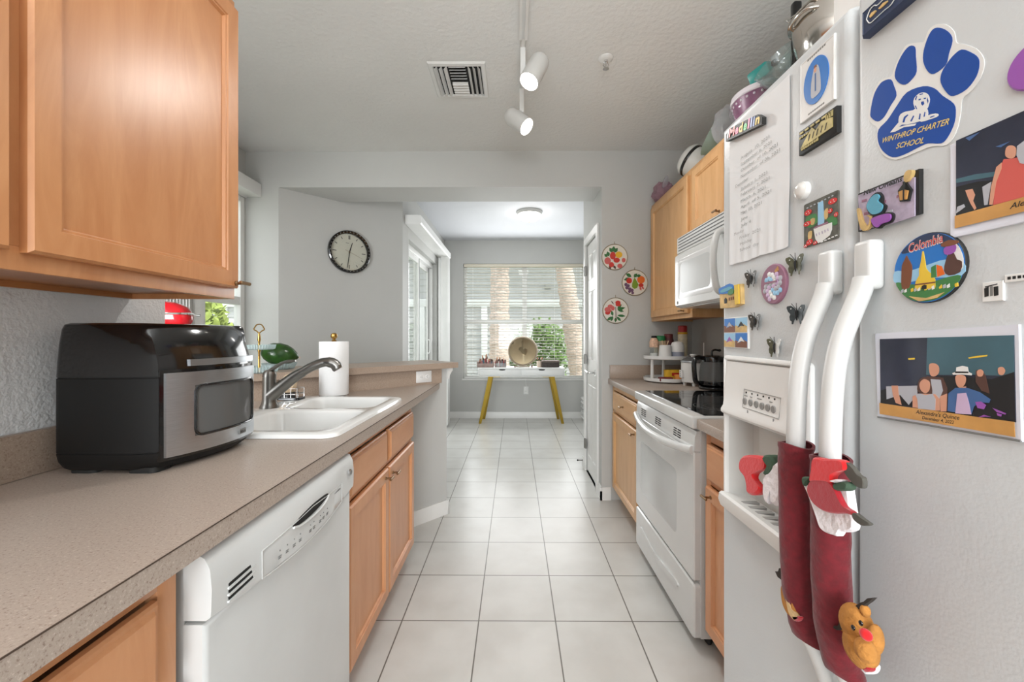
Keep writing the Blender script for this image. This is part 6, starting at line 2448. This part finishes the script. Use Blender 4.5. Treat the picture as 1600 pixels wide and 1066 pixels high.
# man with white hat
art(b, DENIM, P([(700, 600), (750, 560), (830, 560), (920, 590), (995, 640), (985, 665), (920, 660), (880, 690), (860, 745), (695, 722)]), 0.0045, 0.0047)
art(b, LILS, P([(765, 600), (825, 595), (845, 660), (862, 745), (750, 738)]), 0.0047, 0.0049)
art(b, SKIN, P([(752, 480), (790, 470), (822, 485), (818, 530), (790, 560), (760, 540)]), 0.0047, 0.0049, 3)
art(b, SKIN, P([(765, 560), (825, 550), (822, 600), (768, 605)]), 0.0047, 0.0048)
art(b, WHT, P([(730, 458), (755, 450), (758, 418), (800, 408), (838, 415), (845, 450), (868, 462), (865, 474), (800, 468), (735, 470)]), 0.0049, 0.0051)
art(b, INK, P([(752, 446), (842, 448), (844, 458), (750, 458)]), 0.0051, 0.0052)
for pts in ([(890, 660), (930, 655), (965, 680), (950, 710), (905, 700)], [(1010, 700), (1050, 715), (1105, 738), (1100, 746), (1040, 728)], [(1040, 735), (1075, 745), (1070, 760), (1045, 752)], [(910, 765), (950, 748), (1000, 762), (960, 760)]):
    art(b, VIOL, P(pts), 0.0047, 0.0049)
art(b, AMBER, P([(220, 665), (400, 692), (700, 733), (900, 762), (1165, 797), (1171, 903), (900, 855), (222, 741)]), 0.0049, 0.0052)
tx(b, INK, "Alexandra's Quince", P([(475, 738)])[0], P([(782, 783)])[0], 0.0075, 0.0054, 0.3, 0.01)
tx(b, INK, 'December 4, 2022', P([(520, 777)])[0], P([(742, 812)])[0], 0.0060, 0.0054, 0.2, 0.01)
b.done('print', lp_)

# new orleans style relief magnet
r = rectpx(1347, 303, 362.6, 1443)
no = thing('relief_magnet', 'purple grey relief magnet with lantern and saxophone, under the paw', 'magnet', onx(1395, 350, XF))
P = cr(1330, 250, 4.4407)
b = B(INK)
b.prism(rrect(*r), ff, 0, 0.006)
art(b, LILAC, P([(82, 245), (400, 118), (478, 120), (478, 390), (330, 440), (92, 488)]), 0.006, 0.0075)
for k in range(9):
    x = 110 + (k * 61) % 350
    y = 300 + (k * 37) % 130 - x * 0.2
    art(b, GREYP if k % 2 else MAUVE, P([(x, y), (x + 32, y - 9), (x + 32, y + 8), (x, y + 17)]), 0.0074, 0.0082)
b.done('plaque', no)
b = B(AQUA)
art(b, INK, P([(155, 310), (190, 250), (235, 222), (265, 250), (270, 300), (290, 320), (265, 375), (200, 392), (160, 350)]), 0.007, 0.0105, 3)
art(b, AQUA, P([(165, 310), (195, 260), (232, 235), (252, 255), (240, 285), (275, 315), (255, 362), (205, 378), (170, 345)]), 0.010, 0.0125, 3)
b.done('blue_crescent', no)
b = B(VIOL)
art(b, INK, P([(185, 405), (230, 380), (310, 362), (345, 380), (330, 430), (270, 455), (240, 478), (200, 460)]), 0.007, 0.0105, 3)
art(b, VIOL, P([(195, 412), (235, 390), (310, 372), (333, 388), (318, 425), (262, 445), (235, 468), (208, 450)]), 0.010, 0.0125, 3)
b.done('violet_mask', no)
b = B(INK)
art(b, INK, P([(375, 215), (425, 150), (470, 205), (450, 285), (390, 290)]), 0.007, 0.0105)
art(b, AMBER, P([(388, 222), (425, 205), (455, 212), (443, 272), (398, 280)]), 0.010, 0.012)
art(b, INK, P([(420, 150), (432, 150), (430, 285), (420, 287)]), 0.0115, 0.0125)
b.done('lantern', no)
b = B(TAN)
art(b, TAN, P([(88, 350), (105, 345), (130, 430), (165, 460), (180, 400), (150, 385), (195, 390), (185, 455), (150, 490), (115, 475)]), 0.007, 0.0115, 2)
b.done('saxophone', no)
b = B(TAN)
art(b, TAN, P([(420, 110), (440, 75), (475, 72), (470, 110), (445, 150), (422, 150)]), 0.006, 0.011, 3)
b.done('trumpet', no)
b = B(LILAC)
tx(b, INK, 'New Orleans', P([(132, 246)])[0], P([(405, 146)])[0], 0.0092, 0.0105, 0.1, 0.035)
b.done('lettering', no)

# round souvenir magnet
rc_ = thing('round_magnet', 'round souvenir magnet with tower and blue sky, middle of right door', 'magnet', onx(1455, 475, XF))
c = fpx(1453.5, 419)
Rm = 0.0462
b = B(INK)
b.prism(circ(c[0], c[1], Rm, Rm, 48), ff, 0, 0.0045, 0.001)
b.done('disc', rc_)
b = B(SKYB)
b.prism(circ(c[0], c[1], Rm - 0.001, Rm - 0.001, 48), ff, 0.0044, 0.0048)


def rr(pts):
    return [(c[0] + a * Rm, c[1] + d * Rm) for a, d in pts]


def ar2(m, pts, w, k=0):
    b.m(m)
    q_ = smooth(rr(pts), k) if k else rr(pts)
    LAYER[0] = (LAYER[0] + 1) % 12
    b.prism(q_, ff, 0.0046, w + 0.000014 * LAYER[0])


ar2(NAVY, [(-0.75, 0.6), (-0.3, 0.92), (0.2, 0.96), (0.6, 0.75), (0.85, 0.45), (0.5, 0.55), (0, 0.7), (-0.5, 0.55)], 0.0050, 3)
ar2(SKYL, [(-0.97, 0.05), (-0.5, 0.0), (0.1, 0.1), (0.5, 0.15), (0.95, 0.0), (0.9, -0.35), (0, -0.3), (-0.9, -0.35)], 0.0050, 3)
ar2(WHT, [(0.55, 0.6), (0.8, 0.5), (0.95, 0.1), (0.9, -0.2), (0.6, 0.1)], 0.0051, 3)
ar2(GRN, [(-0.92, -0.3), (-0.5, -0.4), (0, -0.45), (0.5, -0.35), (0.9, -0.35), (0.65, -0.72), (0.2, -0.93), (-0.3, -0.92), (-0.7, -0.68)], 0.0051, 3)
ar2(BRN, [(-0.64, 0.35), (-0.58, 0.48), (-0.52, 0.35), (-0.42, 0.15), (-0.42, -0.15), (-0.5, -0.5), (-0.72, -0.5), (-0.74, -0.1), (-0.72, 0.2)], 0.0054, 2)
ar2(YEL, [(-0.11, 0.5), (-0.08, 0.5), (-0.03, 0.2), (0.0, 0.0), (0.06, -0.1), (0.16, -0.2), (0.24, -0.35), (0.26, -0.6), (-0.34, -0.6), (-0.3, -0.35), (-0.2, -0.18), (-0.2, 0.0), (-0.15, 0.2)], 0.0054)
ar2(BRN, [(-0.32, -0.42), (0.25, -0.42), (0.25, -0.46), (-0.32, -0.46)], 0.0056)
ar2(INK, [(-0.12, -0.6), (-0.12, -0.5), (-0.04, -0.47), (0.02, -0.5), (0.02, -0.6)], 0.0056)
ar2(GRN, [(0.14, 0.0), (0.26, 0.05), (0.28, -0.3), (0.14, -0.3)], 0.0054)
ar2(OR, [(0.28, 0.05), (0.42, -0.02), (0.5, -0.25), (0.30, -0.3)], 0.0054)
ar2(SKIN2, [(0.52, 0.1), (0.6, 0.3), (0.72, 0.3), (0.8, 0.1), (0.92, 0.02), (0.88, -0.25), (0.6, -0.3), (0.48, -0.15)], 0.0054, 2)
ar2(VIOL, [(0.48, 0.45), (0.5, 0.3), (0.62, 0.26), (0.76, 0.32), (0.78, 0.48), (0.62, 0.52)], 0.0056, 2)
ar2(BRN, [(0.4, 0.58), (0.6, 0.66), (0.84, 0.58), (0.76, 0.5), (0.48, 0.5)], 0.0057, 2)
for k in range(16):
    a = -0.75 + 0.1 * k
    ar2((GREYP, WHT, GRN, YEL)[k % 4], [(a, -0.55 - 0.02 * (k % 3)), (a + 0.07, -0.52), (a + 0.08, -0.62), (a + 0.01, -0.64)], 0.0055)
ar2(TAN, [(-0.5, -0.76), (0, -0.86), (0.5, -0.74), (0.3, -0.88), (-0.2, -0.94)], 0.0056)
b.m(WHT)
o_ = Vector((XF, -(c[0] - 0.03 * Rm), c[1] + 0.60 * Rm))
b.text('Colombia', (o_ + Vector((0, 0.0005, -0.0006)), Vector((0, -0.994, 0.10)), Vector((0, 0.10, 0.994)), Vector((-1, 0, 0))), 0.0175, 0, 0.0054, width=0.045, shear=0.25, bold=0.035)
b.m(REDP)
b.text('Colombia', (o_, Vector((0, -0.994, 0.10)), Vector((0, 0.10, 0.994)), Vector((-1, 0, 0))), 0.0165, 0, 0.0057, width=0.044, shear=0.25)
b.done('picture', rc_)

# small labels at the right
t = thing('label_magnet', 'small white square label magnet right of the round souvenir', 'magnet', onx(1555, 470, XF))
b = B(WHT)
r = rectpx(1538, 442, 472, 1571)
b.rings(ff, r, [(0, 0), (0, 0.002), (0.0005, 0.0025)])
b.done('card', t)
b = B(INK)
P = cr(1330, 250, 4.4407)
for pts in ([(940, 892), (970, 880), (970, 945), (942, 952)], [(1005, 882), (1036, 875), (1038, 938), (1008, 945)], [(945, 878), (1030, 858), (1030, 864), (946, 886)]):
    art(b, INK, P(pts), 0.0024, 0.0028)
b.m(GREY)
art(b, GREY, P([(978, 880), (998, 876), (998, 942), (980, 946)]), 0.0024, 0.0027)
b.done('marks', t)
t = thing('label_strip', 'narrow white label strip at the right edge, above the small label', 'magnet', onx(1590, 440, XF))
b = B(WHT)
r = rectpx(1572, 430, 442, 1640)
b.rings(ff, r, [(0, 0), (0, 0.0015), (0.0005, 0.002)])
b.done('strip', t)
b = B(INK)
a0, a1, z0_, z1_ = r
for k in range(8):
    b.prism(rrect(a0 + 0.003 + 0.0045 * k, a0 + 0.006 + 0.0045 * k, z0_ + 0.003, z0_ + 0.0062), ff, 0.002, 0.0022)
b.done('marks', t)
b = B(VIOL)
cc = fpx(1626, 98)
b.prism(circ(cc[0], cc[1], 0.0255, 0.0255, 36), ff, 0, 0.006, 0.002)
b.done('purple_magnet', label='round purple magnet cut off by the right edge of the picture', cat='magnet')

# ---- left door
# holy card
r = rectpx(1253, 102, 194.5, 1307)
t = thing('holy_card', 'white card magnet with blue oval of a robed figure, top left', 'magnet', (XF, -(r[0] + r[1]) / 2, r[2]))
b = B(WHT)
b.rings(ff, r, [(0, 0), (0, 0.003), (0.001, 0.004), (0.0025, 0.004), (0.003, 0.0034)])
b.done('card', t)
c_ = ((r[0] + r[1]) / 2 + 0.0, (r[2] + r[3]) / 2 + 0.002)
b = B(SKYB)
b.prism(circ(c_[0], c_[1], 0.030, 0.041, 44), ff, 0.003, 0.0048)
b.done('blue_oval', t)
b = B(WHT)


def a3(m, pts, w0, w1, k=0):
    b.m(m)
    q_ = [(c_[0] + a, c_[1] + d) for a, d in pts]
    b.prism(smooth(q_, k) if k else q_, ff, w0, w1)


a3(GREYP, [(-0.002, 0.026), (0.006, 0.024), (0.011, 0.005), (0.013, -0.018), (0.010, -0.028), (-0.006, -0.030), (-0.011, -0.022), (-0.010, 0.0), (-0.006, 0.015)], 0.0046, 0.0054, 2)
a3(SKIN, [(-0.002, 0.022), (0.002, 0.022), (0.003, 0.016), (0.0, 0.014), (-0.003, 0.016)], 0.0052, 0.0057, 2)
a3(DENIM, [(-0.001, 0.012), (0.002, 0.012), (0.002, -0.020), (-0.001, -0.020)], 0.0052, 0.0057)
a3(BRN, [(-0.003, 0.027), (0.003, 0.027), (0.004, 0.022), (-0.003, 0.022)], 0.0052, 0.0056)
b.done('robed_figure', t)
b = B(GREY)
for k in range(9):
    a3(GREY, [(-0.022 + 0.005 * k, 0.048), (-0.0185 + 0.005 * k, 0.048), (-0.0185 + 0.005 * k, 0.0515), (-0.022 + 0.005 * k, 0.0505)], 0.003, 0.0037)
for k in range(8):
    a3(GREY, [(-0.020 + 0.005 * k, -0.053), (-0.0165 + 0.005 * k, -0.053), (-0.0165 + 0.005 * k, -0.050), (-0.020 + 0.005 * k, -0.051)], 0.003, 0.0037)
b.done('caption', t)

# gold and black relief plaque
r = rectpx(1255, 207, 244, 1315)
t = thing('plaque_magnet', 'black and gold relief plaque magnet below the blue oval card', 'magnet', (XF, -(r[0] + r[1]) / 2, r[2]))
b = B(INK)
b.rings(ff, r, [(0, 0), (0, 0.008), (0.002, 0.009)])
b.done('plaque', t)
GD = mat('relief_gold', (176, 160, 104), 0.4, 0.4, var=(60, 0.3))
b = B(GD)
c_ = ((r[0] + r[1]) / 2, (r[2] + r[3]) / 2)
W_, H_ = (r[1] - r[0]) / 2, (r[3] - r[2]) / 2


def a4(pts, w1=0.0105):
    b.prism([(c_[0] + a * W_, c_[1] + d * H_) for a, d in pts], ff, 0.0085, w1)


a4([(-0.85, -0.55), (-0.5, 0.1), (-0.2, 0.6), (0.0, 0.15), (0.3, 0.55), (0.85, 0.3), (0.85, -0.45), (0.2, -0.5)])
for k in range(6):
    a4([(-0.88 + 0.3 * k, 0.66), (-0.70 + 0.3 * k, 0.66), (-0.70 + 0.3 * k, 0.82), (-0.88 + 0.3 * k, 0.82)])
for k in range(4):
    a4([(-0.90 + 0.13 * k, 0.3), (-0.82 + 0.13 * k, 0.3), (-0.82 + 0.13 * k, 0.45), (-0.90 + 0.13 * k, 0.45)])
    a4([(0.5 + 0.1 * k, 0.4), (0.55 + 0.1 * k, 0.4), (0.57 + 0.1 * k, 0.85), (0.52 + 0.1 * k, 0.85)])
for k in range(8):
    a4([(-0.8 + 0.12 * k, -0.75), (-0.72 + 0.12 * k, -0.75), (-0.72 + 0.12 * k, -0.55 + 0.06 * (k % 2)), (-0.8 + 0.12 * k, -0.62)])
b.m(INK)
for k in range(5):
    a4([(-0.4 + 0.22 * k, -0.3), (-0.36 + 0.22 * k, -0.3), (-0.28 + 0.22 * k, 0.15), (-0.32 + 0.22 * k, 0.15)], 0.0109)
b.done('relief', t)

# sheet of dates in a clear sleeve
sh = thing('date_sheet', 'white sheet of printed dates in a wrinkled clear sleeve', 'paper', onx(1186, 408, XF))
b = B(mat('sheet_paper', (226, 228, 230), 0.6, var=(8, 0.02)))
cor = [fpx(1139, 203), fpx(1231, 151), fpx(1236, 386), fpx(1141, 417)]
A0, A1 = -1.030, -0.806
ZB, ZT = 1.408, 1.752
N = 34
L = []
for i in range(N + 1):
    a = A0 + (A1 - A0) * i / N
    row = []
    for j in range(23):
        z = ZB + (ZT - ZB) * j / 22
        low = max(0.0, 1 - (z - ZB) / 0.16)
        w_ = 0.0012 + 0.0016 * (1 + sin(i * 1.35 + 0.6 * sin(i * 0.7))) * low + 0.0009 * (1 + noise.noise(Vector((a * 16, z * 12, 2))))
        row.append(Vector((XF - w_, -a, z + (0.0012 * sin(i * 0.4)) * (j == 0))))
    L.append(row)
b.loft(L, False, False, closed=False)
b.done('sheet', sh, normals=True)
b = B(INK)
lines = ['August  10, 2021', 'September 6, 2021', 'October  of 10, 2021', 'November  of 06, 2021', 'December', 'January 1, 2021', 'February 7, 2021', 'March  6, 2021', 'April  of 5, 2021', 'May 10, 2021', 'June', 'July 4', 'Monday', 'Friday  2021', 'Holiday', 'School  day']
GREYT = mat('print_ink_grey', (150, 150, 148), 0.6)
for i, s_ in enumerate(lines):
    z = 1.655 - i * 0.0148
    a = -0.975 if i not in (4, 12) else -1.0
    b.m(GREYT)
    wd = 0.0068 * len(s_)
    b.text(s_, (Vector((XF, -(a + wd / 2), z)), Vector((0, -1, 0)), VZ, Vector((-1, 0, 0))), 0.0100, 0, 0.0042 if i < 12 else 0.0072, width=wd)
b.done('printed_dates', sh)

# letters magnet
lt = thing('letters_magnet', 'magnet of colourful letters on a black bar over the sheet', 'magnet', onx(1170, 210, XF))
b = B(INK)
art(b, INK, [(1142.5, 221.5), (1200, 194.5), (1200.5, 183), (1193, 179), (1150, 200), (1143, 210)], 0.004, 0.014)
b.done('bar', lt)
cols = [WHT, REDP, mat('letter_pink', (226, 40, 110), 0.4), YEL, mat('letter_green', (60, 190, 90), 0.4), mat('letter_rose', (226, 110, 160), 0.4), BLUE, BLUE, mat('letter_pink_pale', (230, 150, 190), 0.4), YEL]
chars = ['i', 'M', 'e', 'd', 'e', 'l', 'l', 'i', 'n']
wds = [2.6, 10, 6.0, 6.4, 6.0, 3.0, 3.0, 3.0, 6.4]
a0 = Vector(fpx(1145, 218))
a1 = Vector(fpx(1198, 193.5))
tot = sum(wds) + 1.1 * len(wds)
pos = 0
b = B(WHT)
for ch_, wd, cl in zip(chars, wds, [cols[0], cols[1], cols[2], cols[3], cols[4], cols[5], cols[6], cols[7], cols[9]]):
    p = a0.lerp(a1, (pos + wd / 2) / tot)
    b.m(cl)
    d = (a1 - a0).normalized()
    b.text(ch_, (Vector((XF, -p.x, p.y + 0.003)), Vector((0, -d.x, d.y)), Vector((0, d.y, d.x)), Vector((-1, 0, 0))), 0.028, 0, 0.0148, width=(a1 - a0).length * wd / tot, bold=0.04)
    pos += wd + 1.1
b.done('letters', lt)

# clear dome magnet
c_ = fpx(1257.5, 298)
b = B(GLASSC)
o_ = Vector((XF, -c_[0], c_[1]))
b.m(WHT).lathe([(0.0165, 0), (0.0165, 0.006), (0.0155, 0.009)], o_, (-1, 0, 0), 32)
b.m(mat('dome_pearl', (214, 212, 208), 0.08, coat=0.5)).lathe([(0.0150, 0.0085), (0.012, 0.013), (0.007, 0.0155), (0.001, 0.016)], o_, (-1, 0, 0), 32)
b.done('dome_magnet', label='small round pearly dome magnet right of the dates sheet', cat='magnet')

# mushroom picture magnet
r = rectpx(1258, 320.5, 388, 1312)
t = thing('picture_magnet', 'picture magnet of red mushrooms and white teacup, right of the sheet', 'magnet', (XF, -(r[0] + r[1]) / 2, r[2]))
b = B(mat('mushroom_background', (92, 92, 84), 0.3, var=(70, 0.4)))
b.rings(ff, r, [(0, 0), (0, 0.002), (0.0006, 0.0026)], 0.003)
b.done('card', t)
P = cr(1240, 280, 8.889)
b = B(SKYL)
art(b, SKYL, P([(360, 330), (430, 300), (450, 560), (440, 620), (360, 640)]), 0.0024, 0.0030)
art(b, GRN, P([(200, 520), (330, 480), (350, 600), (250, 680), (200, 640)]), 0.0024, 0.0030, 2)
art(b, GRN, P([(480, 560), (600, 500), (630, 620), (560, 640)]), 0.0024, 0.0030, 2)
art(b, TAN, P([(260, 560), (320, 540), (310, 620), (270, 640)]), 0.0030, 0.0034, 2)
art(b, TAN, P([(450, 450), (500, 400), (500, 530), (460, 560)]), 0.0030, 0.0034, 2)
art(b, TAN, P([(230, 740), (280, 720), (270, 820), (230, 840)]), 0.0030, 0.0034, 2)
for x, y, s1, s2 in ((225, 465, 48, 40), (215, 620, 52, 34), (570, 305, 62, 40), (535, 440, 30, 34), (615, 490, 28, 34), (245, 875, 44, 40), (325, 885, 30, 26), (190, 930, 26, 22)):
    art(b, REDP, [(1240 + (x + s1 * cos(t_)) / 8.889, 280 + (y - s1 * cos(t_) * 0.42 + s2 * sin(t_)) / 8.889) for t_ in [2 * pi * k / 14 for k in range(14)]], 0.0030, 0.0036)
    for dx, dy in ((-0.4, 0.1), (0.2, -0.3), (0.4, 0.35)):
        art(b, WHT, [(1240 + (x + dx * s1 + 6 * cos(t_)) / 8.889, 280 + (y - dx * s1 * 0.42 + dy * s2 + 6 * sin(t_)) / 8.889) for t_ in [2 * pi * k / 8 for k in range(8)]], 0.0034, 0.0039)
art(b, WHT, P([(305, 690), (560, 600), (560, 700), (530, 780), (440, 850), (370, 890), (330, 830)]), 0.0030, 0.0037)
art(b, MAUVE, P([(325, 690), (385, 660), (480, 625), (510, 605), (510, 590), (400, 630), (320, 670)]), 0.0036, 0.0040)
for k in range(5):
    art(b, LILAC, P([(340 + 40 * k, 760 - 18 * k), (352 + 40 * k, 755 - 18 * k), (356 + 40 * k, 790 - 18 * k), (344 + 40 * k, 795 - 18 * k)]), 0.0036, 0.0040)
for k in range(5):
    art(b, WHT, P([(400 + 50 * k, 870 - 22 * k), (430 + 50 * k, 858 - 22 * k), (436 + 50 * k, 872 - 22 * k), (404 + 50 * k, 884 - 22 * k)]), 0.0030, 0.0036)
for k in range(8):
    art(b, GREYP, P([(200 + 50 * k, 400 - 24 * k), (220 + 50 * k, 388 - 24 * k), (226 + 50 * k, 400 - 24 * k), (206 + 50 * k, 412 - 24 * k)]), 0.0026, 0.0031)
b.done('picture', t)

# oval flower plaque
t = thing('flower_magnet', 'round mauve magnet with a cluster of pale lilac flowers', 'magnet', onx(1213, 475, XF))
c_ = fpx(1211.5, 444)
b = B(MAUVE)
b.prism(circ(c_[0], c_[1], 0.042, 0.0425, 44), ff, 0, 0.006, 0.002)
b.done('disc', t)
b = B(LILS)
for k in range(30):
    rr_ = 0.029 * sqrt((k + 0.5) / 30)
    a = k * 2.4
    b.m((LILS, GREYP, SKYL, WHT)[k % 4])
    o_ = Vector((XF - 0.006, -(c_[0] + rr_ * cos(a)), c_[1] - 0.004 + rr_ * sin(a)))
    b.ell(o_, (0.0025, 0.0062, 0.0058), 10, k=6)
b.m(AMBER)
b.prism([(c_[0] + 0.008, c_[1] + 0.026), (c_[0] + 0.018, c_[1] + 0.034), (c_[0] + 0.020, c_[1] + 0.026), (c_[0] + 0.012, c_[1] + 0.022)], ff, 0.006, 0.0075)
b.m(MAUVE)
b.prism(rrect(c_[0] - 0.020, c_[0] + 0.018, c_[1] + 0.002, c_[1] + 0.006), ff, 0.008, 0.0092)
b.done('flowers', t)

# butterflies
OLV = mat('butterfly_olive', (92, 92, 70), 0.35, 0.2, var=(90, 0.5))
DKW = mat('butterfly_slate', (58, 66, 70), 0.35, 0.2, var=(90, 0.4))
BRW = mat('butterfly_umber', (78, 72, 66), 0.3, 0.3, var=(90, 0.5))
SILV = mat('butterfly_pearl', (214, 212, 208), 0.2, 0.4)


def butterfly(px, py, span, ht, m, m2, label):
    t = thing('butterfly_magnet', label, 'magnet', onx(px, py + 10, XF), 'butterfly magnets')
    c = onx(px, py, XF)
    lift = radians(7)
    for s_ in (-1, 1):
        b = B(m if s_ < 0 else m2)
        up_ = [(0.02, 0.10), (0.25, 0.42), (0.60, 0.62), (0.95, 0.60), (1.0, 0.48), (0.86, 0.22), (0.62, 0.02), (0.72, -0.16), (0.66, -0.42), (0.48, -0.50), (0.50, -0.68), (0.40, -0.70), (0.30, -0.46), (0.10, -0.20), (0.02, -0.10)]
        ll = []
        for dz in (0, 0.0012):
            ll.append([Vector((XF - 0.005 - abs(a) * span / 2 * sin(lift) - dz, c.y - s_ * a * span / 2 * cos(lift), c.z + d * ht / 1.3)) for a, d in up_])
        b.loft(ll)
        b.m(WHT)
        a, d = 0.55, 0.40
        b.ell((XF - 0.0065 - a * span / 2 * sin(lift), c.y - s_ * a * span / 2 * cos(lift), c.z + d * ht / 1.3), (0.0008, 0.0018, 0.0014), 8, k=6)
        b.done('wing', t)
    b = B(BLK)
    b.tube([(XF - 0.006, c.y, c.z + ht * 0.22), (XF - 0.0075, c.y, c.z + ht * 0.1), (XF - 0.007, c.y, c.z - ht * 0.1), (XF - 0.006, c.y, c.z - ht * 0.34)], [0.0016, 0.0024, 0.0020, 0.0009], 8)
    b.lathe([(0.004, 0), (0.004, 0.005)], (XF, c.y, c.z), (-1, 0, 0), 12)
    for s_ in (-1, 1):
        b.tube([(XF - 0.006, c.y, c.z + ht * 0.22), (XF - 0.010, c.y - s_ * 0.004, c.z + ht * 0.45), (XF - 0.012, c.y - s_ * 0.007, c.z + ht * 0.58)], 0.0005, 6)
    b.done('body', t)


butterfly(1178, 436, 0.046, 0.036, BRW, BRW, 'dark butterfly magnet left of the round mauve flower magnet')
butterfly(1248, 414, 0.050, 0.038, OLV, OLV, 'olive butterfly magnet right of the mauve flower magnet, highest')
butterfly(1184, 503, 0.046, 0.036, BRW, BRW, 'dark butterfly magnet beside the four-photo magnet')
butterfly(1250, 491, 0.050, 0.036, DKW, DKW, 'slate blue butterfly magnet closest to the left door handle')
butterfly(1215, 543, 0.046, 0.038, OLV, SILV, 'butterfly magnet with one pearly wing, just above the dispenser')

# building relief magnet and four photo magnet near the left edge
t = thing('relief_magnet', 'relief magnet of a tan building under blue sky, at left edge', 'magnet', onx(1147, 480, XF))
P = cr(1120, 340, 4.4407)
b = B(TAN)
art(b, TAN, P([(45, 500), (190, 460), (195, 600), (150, 622), (100, 628), (50, 630)]), 0, 0.010)
b.done('plaque', t)
b = B(SKYB)
art(b, SKYB, P([(45, 495), (80, 478), (120, 458), (150, 480), (140, 520), (90, 528), (48, 530)]), 0.0098, 0.0115, 2)
art(b, AQUA, P([(60, 505), (120, 480), (140, 490), (100, 512), (62, 522)]), 0.0112, 0.0122, 2)
b.done('sky', t)
b = B(GRN)
art(b, GRN, P([(110, 515), (145, 492), (148, 525), (115, 538)]), 0.010, 0.012, 2)
art(b, INK, P([(80, 570), (90, 556), (100, 568), (98, 595), (82, 598)]), 0.0098, 0.0108)
for k in range(3):
    art(b, BRN, P([(112 + 14 * k, 556 - 3 * k), (120 + 14 * k, 554 - 3 * k), (120 + 14 * k, 575 - 3 * k), (112 + 14 * k, 577 - 3 * k)]), 0.0098, 0.0108)
b.m(YEL)
art(b, YEL, P([(155, 470), (185, 462), (188, 598), (160, 605)]), 0.0098, 0.0125)
b.done('building_details', t)
t = thing('photo_magnet', 'square magnet with four small city photos at the left edge', 'magnet', onx(1152, 540, XF))
r = rectpx(1134, 497.5, 543, 1171.5)
b = B(WHT)
b.rings(ff, r, [(0, 0), (0, 0.0035), (0.0008, 0.0045)])
b.done('card', t)
b = B(SKYL)
mu, mv = (r[0] + r[1]) / 2, (r[2] + r[3]) / 2
for i, (x0_, x1_) in enumerate(((r[0] + 0.002, mu - 0.001), (mu + 0.001, r[1] - 0.002))):
    for j, (y0_, y1_) in enumerate(((r[2] + 0.002, mv - 0.001), (mv + 0.001, r[3] - 0.002))):
        b.m((SKYL, SKYB, SKYL, SKYL)[i * 2 + j] if not (i == 1 and j == 0) else SKYB)
        b.prism(rrect(x0_, x1_, y0_, y1_), ff, 0.0044, 0.0049)
        ww, hh_ = x1_ - x0_, y1_ - y0_
        b.m(BRN if (i + j) % 2 else TAN)
        b.prism([(x0_, y0_), (x1_, y0_), (x1_, y0_ + hh_ * 0.4), (x0_ + ww * 0.7, y0_ + hh_ * 0.55), (x0_ + ww * 0.4, y0_ + hh_ * 0.35), (x0_, y0_ + hh_ * 0.5)], ff, 0.0048, 0.0053)
        b.m((VIOL, GREYP, WHT, INK)[i * 2 + j])
        b.prism([(x0_ + ww * 0.2, y0_ + hh_ * 0.3), (x0_ + ww * 0.5, y0_ + hh_ * 0.75), (x0_ + ww * 0.8, y0_ + hh_ * 0.4), (x0_ + ww * 0.5, y0_ + hh_ * 0.45)], ff, 0.0052, 0.0056)
b.done('photos', t)

# white carton on top of the refrigerator
t = thing('carton', 'white carton with a round grey emblem on the refrigerator top', 'box', (0.78, 0.62, 1.7755))
b = B(mat('carton_white', (232, 231, 228), 0.5))
b.box(0.640, 0.95, 0.42, 0.815, 1.7755, 2.06, 0.004)
b.done('carton_body', t)
b = B(GREY)
o_ = Vector((0.640, 0.70, 1.83))
fr_ = (o_, Vector((0, -1, 0)), VZ, Vector((-1, 0, 0)))
ri_ = circ(0, 0, 0.042, 0.042, 30)
b.plate(ri_, [circ(0, 0, 0.035, 0.035, 30)], fr_, 0, 0.0006)
b.m(INK)
b.prism(smooth([(-0.022, -0.018), (-0.012, 0.018), (0.004, 0.022), (-0.004, -0.006), (0.012, -0.02)], 3), fr_, 0, 0.0006)
b.done('emblem', t)
b = B(mat('blue_bag', (84, 84, 160), 0.5))
crumple(b, (1.06, 1.12, UT + 0.075), (0.05, 0.06, 0.075), 0.2, seed=12)
b.done('blue_packet', label='blue packet behind the white carton on the wall cabinet', cat='packet')
